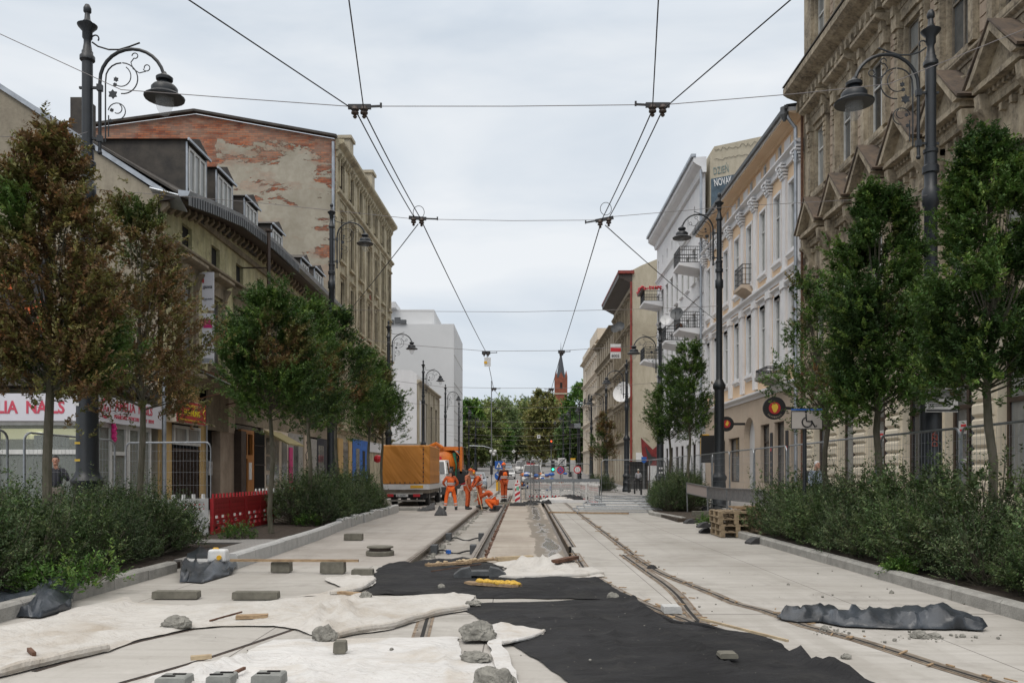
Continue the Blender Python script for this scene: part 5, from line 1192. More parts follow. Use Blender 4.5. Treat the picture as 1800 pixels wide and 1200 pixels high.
# glass canopy over the doorway
mb = B(); mb.prism([F.P(3.2, 0, 5.05), F.P(3.2, 1.5, 4.35), F.P(3.2, 1.5, 4.32), F.P(3.2, 0, 5.0)], F.u*5.4); o = mb.build('glass_canopy', mat('dirty_glass', (.36,.38,.37), .35, c2=(.16,.16,.14), vscale=2), R)
mb = B(); [mb.bar(F.P(3.2+1.08*k, 0, 5.08), F.P(3.2+1.08*k, 1.52, 4.38), .05) for k in range(6)]; mb.bar(F.P(3.2, 1.52, 4.36), F.P(8.6, 1.52, 4.36), .08); [mb.bar(F.P(3.2+2.7*k, 0, 4.0), F.P(3.2+2.7*k, 1.4, 4.34), .04) for k in range(3)]; mb.build('canopy_frame', M['rust'], o)
mb = B(); mb.tube([F.P(.1,.15,0), F.P(.1,.15,4.4)], .07, 8); mb.tube([F.P(3.8,.1,0), F.P(3.8,.1,3.2)], .03, 6); mb.build('downpipe', M['zinc'], R)
# signs on this house
root = empty('restaurant_sign', F.P(2.2, .1, 3.2), 'red and yellow lightbox sign reading ANH HUNG over the yellow shop', 'sign')
mb = B(); F.box(mb, .45, 2.95, .045, .38, 3.06, 3.78); mb.build('box', M['far_cream'], root)
mb = B(); F.box(mb, .47, 2.93, .38, .392, 3.08, 3.76); mb.build('face', M['sign_red'], root)
xd = (0, 1, 0)
text_obj('BAR ORIENTALNY', .14, root, M['gold'], F.P(.95, .395, 3.58), xd, name='lettering', sx=1.1, bold=.003); text_obj('ANH HÙNG', .27, root, mat('yellow_letter', (.72,.62,.02), .5), F.P(1.0, .395, 3.31), xd, name='lettering', sx=.95, bold=.006)
text_obj('KUCHNIA WIETNAMSKA I AZJATYCKA', .095, root, M['gold'], F.P(.55, .395, 3.13), xd, name='lettering', sx=1.15)
mb = B()
for u in (.68, 2.72): mb.tube([F.P(u+.08*math.sin(k*.9), .4, 3.27+k*.038) for k in range(11)], .025, 5)
mb.build('dragon_ornament', M['gold'], root)
root = empty('hanging_banners', F.P(4.1, .2, 5.6), 'white vertical banners hung between two upper windows', 'banner')
for z0, z1, t in ((7.0, 8.3, 'gazeta'), (5.2, 6.9, None)):
    mb = B(); mb.cbox(F.P(3.06, .42, (z0+z1)/2), (.40, .04, z1-z0)); mb.bar(F.P(3.06, 0, z1-.05), F.P(3.06, .6, z1-.05), .03); o = mb.build('banner', M['sign_white'], root)
    p = F.P(3.06, .42, 0)
    if t: text_obj(t, .17, root, M['mural_dark'], (p.x-.15, p.y-.03, 7.75), name='lettering', sx=.7); text_obj('AGD RTV', .08, root, M['navy'], (p.x-.18, p.y-.03, 7.35), name='lettering'); mb = B(); mb.cbox((p.x-.16, p.y-.025, 8.0), (.06,.01,.14)); mb.build('emblem', M['sign_red'], root)
    else: mb = B(); mb.cbox((p.x, p.y-.025, 6.55), (.3,.01,.3)); mb.build('emblem', M['magenta'], root); mb = B(); [mb.cbox((p.x, p.y-.025, 6.15-.11*k), (.3,.01,.03)) for k in range(4)]; mb.cbox((p.x, p.y-.025, 5.3), (.38,.01,.14)); mb.build('printed_lines', M['zinc'], root)

# ---------------- nail salon in front
S0 = 22.0
R = empty('nail_salon', (XF-2, S0, 0), 'single-storey nail salon with white sign boards and a wide glazed front', 'shop')
Fs = Fac((XF, S0), (XF, 25.98)); Fs.n = Vector((1, 0, 0)); Ff = Fac((-24, S0), (XF, S0)); Ff.n = Vector((0, -1, 0))
mb = B(); mb.box(-24, XF-.5, S0+.5, 25.99, .13, 3.7); mb.build('interior', mat('salon_inside', (.20,.19,.13), .8, var=.5, vscale=.8), R)
mb = B(); mb.box(-24, XF+.03, S0-.03, 25.99, 3.72, 3.95); mb.build('roof', M['tar'], R)
mb = B(); Ff.box(mb, 0, Ff.L, -.4, -.02, 0, .35); Fs.box(mb, .02, Fs.L, -.4, -.02, 0, .35); mb.build('plinth', M['cream_rust'], R)
mb = B()
for x in (-24, -22, -20, -18, -15.9, -13.45, -11.15): mb.box(x-.07, x+.07, S0-.02, S0+.06, .35, 2.8)
mb.box(-24, XF, S0-.015, S0+.05, 1.95, 2.07); mb.box(-24, XF, S0-.015, S0+.05, 2.7, 2.8); mb.box(-24, XF, S0-.015, S0+.05, .35, .5)
for u in (.05, 1.0, 1.9, 2.05, 2.75, 3.45): Fs.box(mb, u-.05, u+.05, -.05, .02, .35, 2.8)
Fs.box(mb, 0, 3.5, -.05, .01, 2.68, 2.8); Fs.box(mb, 1.0, 1.9, -.05, .014, .3, .75); Fs.box(mb, 1.0, 1.9, -.05, .014, 1.95, 2.05); mb.build('frame', M['frame_white'], R)
gm = mat('salon_glass', (.08,.085,.07), .05, spec=.9); gm.node_tree.nodes['Principled BSDF'].inputs['Transmission Weight'].default_value = .75; gm.node_tree.nodes['Principled BSDF'].inputs['IOR'].default_value = 1.1; gm.node_tree.nodes['Principled BSDF'].inputs['Base Color'].default_value = (.7,.75,.7,1)
mb = B(); mb.quad((-24,S0+.02,.35),(XF,S0+.02,.35),(XF,S0+.02,2.8),(-24,S0+.02,2.8)); mb.quad(Fs.P(0,-.03,.35), Fs.P(3.5,-.03,.35), Fs.P(3.5,-.03,2.8), Fs.P(0,-.03,2.8)); mb.build('glazing', gm, R)
mb = B(); mb.box(-15.7, -11.3, S0+.03, S0+.04, .36, 1.94); mb.build('frosted_screen', mat('frosted', (.27,.31,.29), .4, var=.2, vscale=1.5, stretch=(9,1,1)), R)
mb = B(); mb.box(-24, -11.2, S0+.3, S0+.34, 2.35, 2.62); mb.build('ceiling_strip', mat('salon_light', (.6,.6,.3), .5, emit=((1,.95,.55), .35)), R)
mb = B(); [mb.cbox((x, S0+.22, 2.5), (.35, .05, .05)) for x in (-16.4, -13.9, -12.6)]; mb.build('ceiling_lamp', mat('salon_lamp', (1,1,1), .5, emit=((1,1,.95), 1.5)), R)
mb = B(); mb.box(-15.2, -14.0, S0+.2, S0+.24, 2.07, 2.6); mb.box(-12.6, -11.7, S0+.2, S0+.24, 2.07, 2.45); mb.build('mirror', M['glass'], R)
root = empty('shop_sign', (-13.5, S0-.1, 2.8), 'long white sign board with pink capitals ending in NAILS, facing the viewer', 'sign')
mb = B(); mb.box(-20, XF-.04, S0-.16, S0-.03, 2.8, 3.5); mb.build('board', M['sign_white'], root)
text_obj('AMELIA  NAILS', .44, root, M['pink_letter'], (-11.62, S0-.165, 3.0), name='lettering', align='RIGHT', bold=.012, sx=.86)
root = empty('shop_sign', Fs.P(2, .1, 2.8), 'white side sign board with round pink emblem and the salon services in small print', 'sign')
mb = B(); Fs.box(mb, .0, 3.95, .03, .14, 2.8, 3.48); mb.build('board', M['sign_white'], root)
mb = B(); mb.lathe([(.27, 0),(.27,.012)], Fs.P(.42, .14, 3.17), 24, 'X'); mb.build('emblem', M['pink_letter'], root)
mb = B(); mb.lathe([(.21, 0),(.21,.008)], Fs.P(.42, .153, 3.17), 24, 'X'); mb.build('emblem_ring', M['sign_white'], root)
text_obj('An', .28, root, M['pink_letter'], Fs.P(.25, .165, 3.08), (0,1,0), name='monogram')
text_obj('AMELIA  NAILS', .34, root, M['pink_letter'], Fs.P(.95, .145, 3.16), (0,1,0), name='lettering', sx=1.05, bold=.005)
text_obj('MANICURE  PEDICURE  RZĘSY  BRWI', .15, root, M['pink_letter'], Fs.P(.9, .145, 2.93), (0,1,0), name='lettering')
mb = B(); [mb.ball(Fs.P(.98+.04*math.sin(k*2), .1, 2.35+.045*k), .07, 6, 5) for k in range(10)]; tag(mb.build('flower_garland', M['magenta']), 'pink flower garland hanging at the salon door', 'garland')
root = empty('roof_billboard', (-15, S0+1, 3.95), 'orange and black billboard above the nail salon, mostly behind the brown tree', 'billboard')
mb = B(); mb.box(-22, -12.3, S0+.3, S0+.4, 4.0, 7.0); mb.build('panel', M['orange_board'], root)
mb = B(); mb.box(-22, -12.3, S0+.28, S0+.3, 4.0, 4.5); mb.box(-22, -12.2, S0+.27, S0+.42, 6.95, 7.05); mb.build('black_band', M['paint_black'], root)
mb = B(); [mb.bar((x, S0+.45, 3.9), (x, S0+.45, 6.9), .08) for x in (-21, -18, -15, -12.6)]; mb.build('post', M['galv'], root)

# ---------------- tall brick tenement
F = Fac((-11.0, 51.2), (-10.36, 69.4)); F.n = Vector((F.u.y, -F.u.x, 0))
R = bld('brick_tenement', F, 'tall decaying tenement with exposed brick side wall under crumbling plaster', 'building')
bs = [1.4+k*2.58 for k in range(7)]; holes = []
fz = [(18.95, 20.5), (14.5, 17.2), (10.9, 13.3), (7.4, 9.6), (4.6, 6.4)]
for u in bs:
    for z0, z1 in fz: holes.append((u-.48, u+.48, z0, z1))
mb = B(); F.wall(mb, 0, F.L, 0, 21.0, holes, .15); mb.build('wall', M['tenement'], R)
for h in holes: F.window(R, *h, M['frame_brown'], M['glass_dark'], .11, 1, .66, .05)
mb = B()
F.cornice(mb, 0, F.L, 20.9, .6, .5); F.cornice(mb, 0, F.L, 18.2, .3, .25); F.cornice(mb, 0, F.L, 10.2, .3, .25); F.cornice(mb, 0, F.L, 3.9, .3, .3)
for h in holes:
    if h[2] < 18: F.cornice(mb, h[0]-.22, h[1]+.22, h[3]+.18, .2, .22); F.box(mb, h[0]-.2, h[1]+.2, 0, .2, h[2]-.15, h[2])
    F.box(mb, h[0]-.16, h[0], 0, .1, h[2], h[3]+.1); F.box(mb, h[1], h[1]+.16, 0, .1, h[2], h[3]+.1)
k = 0
while k*.6 < F.L-.3: F.prof(mb, .1+k*.6, .3+k*.6, [(0,20.5),(.08,20.52),(.24,20.75),(.24,20.9),(0,20.9)]); k += 1
mb.build('trim', M['tenement'], R)
for u in [b_+1.29 for b_ in bs[:-1]]+[.25]:
    mb = B(); F.box(mb, u-.3, u+.3, 0, .12, 10.5, 18.2); mb.build('pilaster', M['tenement'], R)
mb = B(); F.box(mb, bs[3]+.55, bs[3]+1.0, .005, .02, 7.5, 14.2); F.box(mb, bs[2]+.6, bs[2]+.98, .005, .02, 9.2, 12.8); mb.build('bare_brick_patch', M['brick_red'], R)
mb = B(); mb.prism([(-11.0, 51.2, 0), (-11.0, 51.2, 21.5), (-19.4, 51.2, 23.0), (-26.8, 51.2, 22.0), (-26.8, 51.2, 0)], (0, .3, 0)); mb.build('party_wall', M['brick_party'], R)
mb = B(); mb.bar((-10.9, 51.1, 21.62), (-19.4, 51.1, 23.14), .4, .14); mb.bar((-19.4, 51.1, 23.14), (-27, 51.1, 22.12), .4, .14); mb.build('verge', M['tar'], R)
mb = B(); mb.prism([F.P(0.3, -.1, 21.55), F.P(.3, -8.4, 23.0), F.P(.3, -14, 22)], F.u*(F.L-.3)); mb.build('roof', M['tar'], R)
mb = B(); mb.box(-26.7, -11.4, 51.5, 69, 0, 21.4); mb.build('core', M['dark_hole'], R)
mb = B(); mb.tube([(-11.12, 51.1, 0), (-11.12, 51.1, 21.3)], .09, 8); mb.build('downpipe', M['zinc'], R)
for u, h in ((5.5, 2.0), (12.5, 2.2)):
    mb = B(); F.box(mb, u-.5, u+.5, -1.2, -.3, 21.5, 21.5+h); F.box(mb, u-.62, u+.62, -1.32, -.18, 21.5+h, 21.7+h); mb.build('chimney', M['tan_gable'], R)
mb = B(); F.box(mb, 6.6, 12, -1.1, -.5, 21.5, 22.3); mb.build('parapet', M['tan_gable'], R)
# shop parts at street level
def piece2(name, u0, u1, z0, z1, d, m): mb = B(); F.box(mb, u0, u1, 0, d, z0, z1); return mb.build(name, M[m], R)
piece2('cream_pilaster', .4, 1.6, .1, 3.6, .08, 'yellow_wall'); piece2('cream_pilaster', 3.1, 4.0, .1, 3.6, .08, 'yellow_wall'); piece2('shop_pane', 1.7, 3.0, .3, 3.4, .05, 'glass')
piece2('blue_shopfront', 4.1, 8.6, .1, 3.7, .10, 'blue_paint'); piece2('shop_pane', 5.0, 6.0, .1, 3.1, .12, 'glass_light'); piece2('shop_pane', 7.0, 7.7, .1, 3.0, .12, 'dark_hole')
piece2('shop_fascia', 8.7, 18, 3.0, 3.7, .1, 'office_white')
# red lantern on the front
tag(B().lathe([(.05,0),(.22,.08),(.26,.25),(.22,.42),(.05,.5)], (-9.1, 55, 2.15), 12).build('red_lantern', M['refl_red']), 'red round lantern hanging left of the orange truck', 'lantern')

# ---------------- low house with a blank white side
F = Fac((-10.4, 87), (-10.0, 106)); F.n = Vector((F.u.y, -F.u.x, 0))
R = bld('low_house', F, 'low beige house with tall windows and a blank white side wall', 'building')
holes = [(3+4.6*k-.9, 3+4.6*k+.9, 4.8, 9.2) for k in range(4)]+[(3+4.6*k-.8, 3+4.6*k+.8, .8, 3.2) for k in range(4)]
mb = B(); F.wall(mb, 0, F.L, 0, 11.0, holes); mb.build('wall', M['tan_gable'], R)
for h in holes: F.window(R, *h, M['frame_brown'], M['glass'], .2, 1, .6, .1)
mb = B(); F.cornice(mb, 0, F.L, 10.6, .4, .4); F.cornice(mb, 0, F.L, 4.2, .25, .25)
for k in range(5): F.box(mb, .5+4.6*k-.35, .5+4.6*k+.35, 0, .15, 4.45, 10.6)
mb.build('trim', M['tan_gable'], R)
mb = B(); mb.prism([(-10.4, 87, 0), (-10.4, 87, 11.6), (-11, 87, 12.0), (-22, 87, 12.4), (-22, 87, 0)], (0, 18, 0)); mb.build('side_wall', M['white_plaster'], R)
mb = B(); mb.box(-22, -10.3, 86.7, 86.99, 3.6, 4.5); mb.build('base_band', M['kerb'], R)
# ---------------- white office block
F = Fac((-9.95, 131), (-9.95, 151)); F.n = Vector((1, 0, 0))
R = bld('office_block', F, 'plain white modern office block with slit windows on the street side', 'building')
holes = []
for fl_ in range(5):
    for k in range(8): holes.append((1.5+2.3*k-.55, 1.5+2.3*k+.55, 3.2+4.3*fl_, 6.2+4.3*fl_))
mb = B(); F.wall(mb, 0, F.L, 0, 24.4, holes); mb.build('wall', M['office_white'], R)
for h in holes: F.window(R, *h, M['zinc_dark'], M['glass'], .24, 0, 0, .05)
mb = B(); mb.box(-34, -9.96, 131, 151, 0, 24.4); mb.box(-30, -13.2, 133, 150, 24.4, 27.0); mb.box(-24, -19, 131.5, 137, 27, 27.9); mb.build('block', M['office_white'], R)
mb = B()
for z in (6.7, 11.0, 15.3, 19.6): F.box(mb, 0, F.L, .003, .02, z, z+.12)
mb.build('joint_line', M['kerb'], R)
mb = B(); [mb.cbox((x, 130.9, 24.7+.2*(i % 2)), (.9, .5, .6+.3*(i % 2))) for i, x in enumerate((-19.6, -18.6, -17.7))]; mb.build('roof_units', M['zinc_dark'], R)
# ---------------- church tower
g0 = terr(420)+2
R = empty('church_tower', (20.5, 420, g0), 'distant red brick church tower with a dark pointed spire', 'tower')
cx, cy = 20.7, 420
mb = B(); mb.cbox((cx, cy, (g0+41)/2), (6.0, 6.0, 41-g0)); mb.build('shaft', M['brick_red'], R)
mb = B(); mb.cbox((cx, cy, 40.5), (6.5, 6.5, .7)); mb.cbox((cx, cy, 37.2), (5.9, 5.9, .5)); mb.build('string_course', M['tan_gable'], R)
mb = B(); mb.cbox((cx, cy, 44.5), (6.1, 6.1, 7.5)); mb.build('belfry', M['brick_red'], R)
zb = 48.0
for sx in (-1, 1):
    for sy in (-1, 1): mb = B(); mb.lathe([(.6, zb-3), (.6, zb+1.0), (0.02, zb+4.0)], (cx+sx*2.5, cy+sy*2.5, 0), 6); mb.build('pinnacle', M['brick_red'], R)
mb = B(); mb.prism([(cx-1.4, cy-2.9, zb), (cx+1.4, cy-2.9, zb), (cx, cy-2.9, zb+3.2)], (0, 5.8, 0)); mb.build('gablet', M['brick_red'], R)
mb = B(); mb.lathe([(2.3, zb), (.5, zb+11.2), (.75, zb+11.5), (.7, zb+12.6), (.25, zb+13.4), (.1, zb+15.6), (.04, zb+18)], (cx, cy, 0), 8); mb.build('spire', M['slate'], R)
for x in (-.75, .75): mb = B(); mb.cbox((cx+x, cy-3.03, 34.2), (.8, .08, 3.2)); mb.build('bell_opening', M['dark_hole'], R)
mb = B(); mb.cbox((cx, cy-3.1, 44.4), (1.1, .08, 3.0)); mb.build('bell_opening', M['dark_hole'], R)
# ================================================================ VEGETATION
def leaf_mesh(name, base, dirs, lens, cols, nper, lsize, seed, mat_=None, droop=.15):
    rs = np.random.RandomState(seed); S = len(base); N = S*nper; idx = np.repeat(np.arange(S), nper); t = rs.uniform(.05, 1.0, N)
    b = base[idx]; d = dirs[idx]; L = lens[idx]
    p = b + d*(L*t)[:, None] + rs.normal(0, .012, (N, 3))
    pl = rs.normal(size=(S, 3))*np.array([1, 1, .45]); r = pl[idx]*np.where(np.arange(N) % 2, 1.0, -1.0)[:, None]+rs.normal(0, .35, (N, 3)); r -= d*(np.sum(r*d, 1))[:, None]; r /= np.linalg.norm(r, axis=1)[:, None]+1e-9
    ld = r*.85 + d*.75 + np.array([0, 0, -droop]); ld /= np.linalg.norm(ld, axis=1)[:, None]
    up = rs.normal(0, .45, (N, 3)) + np.array([0, 0, 1.0]) ; sd = np.cross(ld, up); sd /= np.linalg.norm(sd, axis=1)[:, None]+1e-9
    nn = np.cross(sd, ld); s = lsize*rs.uniform(.65, 1.25, N)*(1.05-.35*t); s = s[:, None]
    v0 = p; v1 = p+ld*s*.45+sd*s*.21+nn*s*.06; v2 = p+ld*s; v3 = p+ld*s*.45-sd*s*.21+nn*s*.06
    V = np.stack([v0, v1, v2, v3], 1).reshape(-1, 3)
    me = bpy.data.meshes.new(name); me.vertices.add(4*N); me.vertices.foreach_set('co', V.ravel().astype(np.float32))
    me.loops.add(4*N); me.loops.foreach_set('vertex_index', np.arange(4*N, dtype=np.int32)); me.polygons.add(N)
    me.polygons.foreach_set('loop_start', np.arange(0, 4*N, 4, dtype=np.int32)); me.update(calc_edges=True)
    c = cols[idx]*rs.uniform(.72, 1.3, (N, 1)); c *= (1+rs.normal(0, .08, (N, 3))); c = np.clip(c, 0.004, 1)
    c4 = np.concatenate([np.repeat(c, 4, axis=0), np.ones((4*N, 1))], 1)
    at = me.attributes.new('col', 'FLOAT_COLOR', 'POINT'); at.data.foreach_set('color', c4.ravel().astype(np.float32))
    me.materials.append(mat_ or M['leaf']); return me
def unit(a): return a/(np.linalg.norm(a, axis=1)[:, None]+1e-9)
GREEN = np.array([.075, .138, .028]); DARK = np.array([.038, .078, .019]); TIP = np.array([.155, .24, .05]); BROWN = np.array([.215, .13, .055]); RUSTY = np.array([.15, .098, .046]); OLIVE = np.array([.17, .155, .050])
def tree(x, y, z0, crown_z, top, R, brown, label, seed, group, nsh=420, nper=24, lsize=.085, dens=1.0, name='hornbeam_tree', trunk_r=.055, shape='col', cat='tree', lean=0.0, greens=(GREEN, DARK, TIP), gaps=.0, clump=1.0, brown_dir=None, density=1.0):
    if shape == 'col': nsh = int(nsh*2.6*dens*(1 if y > 24 else 1.25)); nper = int(nper*1.45); lsize *= .92
    else: nsh = int(nsh*2.4); lsize *= 1.25; top -= .12*R
    rs = np.random.RandomState(seed); H = top-crown_z; root = empty(name, (x, y, z0), label, cat, group)
    def env(f):     # crown radius along the height
        if shape == 'col': return R*1.04*np.clip(np.sin(np.pi*np.clip(f*.62+.22, 0, 1))**.8, 0, 1)*(1-.72*f**1.8)*1.12
        return R*np.sqrt(np.clip(1-(2*f-1)**2*.92, 0, 1))
    nc = int(62*clump); f = rs.uniform(0.02, .97, nc); a = rs.uniform(0, 2*np.pi, nc); rad = env(f)*np.sqrt(rs.uniform(.1, .85, nc))*rs.uniform(.72, 1.02, nc)
    C = np.stack([rad*np.cos(a)+lean*f, rad*np.sin(a), crown_z+f*H], 1)
    csz = R*rs.uniform(.2, .36, nc)*(1-.5*f)
    ci = rs.randint(0, nc, nsh); base = C[ci] + rs.normal(0, 1, (nsh, 3))*csz[ci][:, None]*np.array([.55, .55, .75])
    ax_ = np.stack([lean*f[ci], 0*f[ci], base[:, 2]], 1); out = base-ax_; out[:, 2] = 0; rr_ = np.linalg.norm(out, axis=1); out = unit(out)
    dirs = unit(out*.85 + np.array([0, 0, .75]) + rs.normal(0, .38, (nsh, 3))); lens = R*rs.uniform(.2, .42, nsh)*(1-.4*np.clip((base[:, 2]-crown_z)/H, 0, 1))
    # some long leaders sticking out of the outline
    k = max(6, nsh//22); lens[:k] *= 1.6
    bf = np.clip((base[:, 2]-crown_z)/H, 0, 1)
    nzv = np.array([noise.noise(Vector((b[0]*1.1+seed, b[1]*1.1, b[2]*.9))) for b in base])
    mixv = np.clip(.5+nzv*1.6+rs.normal(0, .15, nsh), 0, 1)[:, None]
    cols = greens[1]*(1-mixv)+greens[0]*mixv; tips = (rs.uniform(0, 1, nsh) < .16)[:, None]; cols = np.where(tips, greens[2]*.9, cols)
    bn = np.array([noise.noise(Vector((b[0]*.9-seed, b[1]*.9+4, b[2]*.8+2))) for b in base])
    score = bn*.9 + brown + (0 if brown_dir is None else np.clip((out@np.array(brown_dir[:3]))*.35-abs(bf-brown_dir[3])*1.1, -1, .4)); bm_ = np.clip(score*4, 0, 1)[:, None]
    bc = np.where((rs.uniform(0, 1, nsh) < .45)[:, None], BROWN, RUSTY); bc = np.where((rs.uniform(0, 1, nsh) < .42)[:, None], OLIVE, bc)
    cols = cols*(1-bm_)+bc*bm_
    me = leaf_mesh('crown', base, dirs, lens, cols, nper, lsize, seed)
    o = bpy.data.objects.new('crown', me); col.objects.link(o); o.parent = root; o.location = (0, 0, -z0)
    mb = MB(); mb.smooth = True; pts = []; rd = []
    for i in range(12):
        ff = i/11; z = ff*(crown_z+H*.86-z0); pts.append(Vector((.04*math.sin(i*1.3+seed)+lean*max(0, z-(crown_z-z0))/H, .03*math.cos(i*1.7+seed), z))); rd.append(trunk_r*(1.25 if i == 0 else 1)*(1-.85*max(0, ff-.35)/.65))
    mb.tube(pts, rd, 8); mb.build('trunk', M['bark'], root).matrix_parent_inverse = Matrix()
    mb = MB(); mb.smooth = True
    for i in range(nc):
        zc = C[i, 2]; st = crown_z-.15+(zc-crown_z)*.45; a0 = Vector((lean*max(0, st-crown_z)/H, 0, st-z0)); e = Vector((C[i, 0], C[i, 1], zc-z0)); m1 = a0.lerp(e, .45)+Vector((0, 0, .02)); m1.x = a0.x+(e.x-a0.x)*.55; m1.y = a0.y+(e.y-a0.y)*.55
        tr = trunk_r*.25*(1.2-.7*(zc-crown_z)/H); mb.tube([a0, m1, e], [tr, tr*.7, tr*.3], 5, cap=False)
    mb.build('limbs', M['bark'], root).matrix_parent_inverse = Matrix()
    return root
LG, RG = 'young street trees in the left planting bed', 'young street trees in the right planting bed'
z = .1
tree(-6.50, 11.8, z, 2.62, 6.15, .98, .38, 'large brown-leaved street tree nearest on the left, in front of the salon sign', 1, LG, 760, 27, .082, lean=.02, trunk_r=.062)
tree(-6.52, 14.75, z, 2.62, 6.05, 1.28, .42, 'mostly brown thin-topped tree, second on the left', 2, LG, 600, 25, .078, 1.0, trunk_r=.055, lean=-.05)
tree(-5.60, 19.3, z, 2.75, 5.6, 1.25, -.22, 'dense green street tree beside the red barriers with a brown patch on its right', 3, LG, 700, 25, .085, brown_dir=(.9,-.4,0,.45))
tree(-5.60, 22.8, z, 2.8, 6.0, 1.15, -.05, 'green and brown street tree directly behind the dense green one', 4, LG, 470, 24, .085, brown_dir=(.3,-.9,0,.3))
tree(-5.60, 26.2, z, 2.9, 6.4, 1.2, -.30, 'tall green street tree, fourth from the orange truck going left', 5, LG, 460, 22, .09)
tree(-5.62, 32.0, .1, 2.85, 6.0, 1.1, -.2, 'dark green narrow tree left of the orange truck', 6, LG, 420, 20, .095)
tree(-5.68, 35.4, .1, 2.9, 5.9, 1.1, -.3, 'dark green tree touching the corner of the orange truck', 7, LG, 420, 20, .095)
tree(6.52, 11.8, z, 2.66, 6.15, 1.0, -.2, 'nearest street tree on the right, olive crown cut by the picture edge', 11, RG, 780, 27, .082, trunk_r=.06)
tree(6.42, 15.2, z, 2.62, 6.45, 1.08, -.42, 'dense tall dark green tree in front of the rusticated wall', 12, RG, 860, 27, .084, trunk_r=.062)
tree(6.42, 17.8, z, 2.5, 5.6, 1.05, -.35, 'sparse leaning tree above the wheelchair parking sign', 13, RG, 330, 20, .078, .7, lean=-.5)
tree(6.42, 32.2, .1, 3.0, 6.35, 1.0, -.35, 'pointed green tree left of the tall right lamp post', 14, RG, 480, 20, .09)
tree(6.40, 36.2, .1, 2.95, 6.1, 1.0, -.35, 'rounder dark green tree behind the pointed one on the right', 15, RG, 440, 20, .09)
tree(6.45, 64.5, .1, 2.6, 6.0, 1.15, .42, 'small brown tree on the far right island', 16, RG, 330, 16, .12)
tree(8.1, 10.4, z, 4.4, 6.0, .7, .25, 'reddish-brown treetop at the right picture edge', 17, RG, 200, 20, .08, .6)

def shrub(x, y, z0, h, r, label, seed, group, nsh=150, nper=22, lsize=.045, greens=None, name='shrub', cat='shrub', stray=5):
    rs = np.random.RandomState(seed+500); root = empty(name, (x, y, z0), label, cat, group); greens = greens or (np.array([.062,.100,.036]), np.array([.034,.060,.024]), np.array([.12,.165,.075]))
    a = rs.uniform(0, 2*np.pi, nsh); el = rs.uniform(.02, 1, nsh); rad = r*np.sqrt(1-el**2*.75)*rs.uniform(.45, 1.0, nsh)
    base = np.stack([rad*np.cos(a), rad*np.sin(a), h*(.08+.78*el*rs.uniform(.6, 1, nsh))], 1)
    dirs = unit(np.stack([np.cos(a)*.6, np.sin(a)*.6, np.full(nsh, .7)], 1)+rs.normal(0, .4, (nsh, 3))); lens = rs.uniform(.14, .34, nsh)*(r/.7)**.5
    lens[:stray] *= rs.uniform(1.3, 2.6, stray); dirs[:stray] = unit(rs.normal(0, .25, (stray, 3))+np.array([0, 0, 1.0])); base[:stray, 2] = h*.7
    mixv = rs.uniform(0, 1, (nsh, 1)); cols = greens[1]*(1-mixv)+greens[0]*mixv; cols = np.where(rs.uniform(0, 1, (nsh, 1)) < .2, greens[2], cols)
    me = leaf_mesh('foliage', base, dirs, lens, cols, nper, lsize, seed); o = bpy.data.objects.new('foliage', me); col.objects.link(o); o.parent = root
    mb = MB()
    for i in range(0, nsh, 4): mb.tube([Vector((rs.normal(0, .06), rs.normal(0, .06), 0)), Vector(base[i])*.55, Vector(base[i]+dirs[i]*lens[i]*.8)], [.010, .006, .003], 4, cap=False)
    mb.build('stems', M['bark'], root).matrix_parent_inverse = Matrix()
    return root
protos = [shrub(0, 0, 0, 1.05+.08*(i % 3), .66, 'x', i, None, 340, 26, .050+.003*(i % 3), tuple(np.array(c)*(.85+.12*i)*np.array([1+.06*(i % 2), 1, 1-.1*(i % 3)]) for c in ((.066,.105,.038),(.036,.062,.025),(.125,.17,.08))), stray=20) for i in range(5)]
def place_shrubs(spots, label, group, s=1.0):
    for i, (x, y, sc_) in enumerate(spots):
        p = protos[i % 5]; d = dup(p, (x, y, .08), random.uniform(0, 6.28), label, scale=sc_*s); d['group'] = group
rr = random.Random(12); sp = []
y = 7.6
while y < 19.3: sp.append((5.70+rr.uniform(-.14,.14), y, rr.uniform(.72,1.06))); sp.append((6.35+rr.uniform(-.15,.18), y+.3, rr.uniform(.95,1.45))); y += rr.uniform(.6,.82)
place_shrubs(sp, 'dark green shrub in the long dense hedge along the right foreground kerb', 'shrubs of the right foreground hedge')
sp = []; y = 30.6
while y < 39: x_ = max(5.4, .153*y+.62); sp.append((x_+rr.uniform(-.08,.1), y, rr.uniform(.9,1.05))); sp.append((x_+.75+rr.uniform(-.1,.1), y+.4, rr.uniform(1.15,1.35))); y += .9
place_shrubs(sp, 'shrub in the second right bed behind the low metal barrier', 'shrubs of the second right bed')
sp = []; y = 8.6
while y < 15.6: sp.append((-5.85-.03*(y-8)+rr.uniform(-.14,.1), y, rr.uniform(.68,1.02))); sp.append((-6.55+rr.uniform(-.15,.15), y+.3, rr.uniform(.8,1.2))); sp.append((-7.2+rr.uniform(-.15,.15), y+.1, rr.uniform(.8,1.12))); y += rr.uniform(.62,.85)
place_shrubs(sp, 'dark green shrub in the hedge along the left foreground kerb', 'shrubs of the left foreground hedge')
sp = []; y = 22.4
while y < 31.6: sp.append((-5.25+rr.uniform(-.1,.1)-.0*y, y, rr.uniform(.85,1.05))); sp.append((-5.95+rr.uniform(-.1,.1), y+.4, rr.uniform(1.1,1.35))); y += .95
place_shrubs(sp, 'grey-green shrub in the second left bed before the orange truck', 'shrubs of the second left bed')
sp = [(5.6, 61.6, 1.1), (6.4, 61.8, 1.1), (5.9, 63, 1.2), (6.5, 66, 1.1)]
place_shrubs(sp, 'low shrub on the far right island', 'shrubs of the far right island')
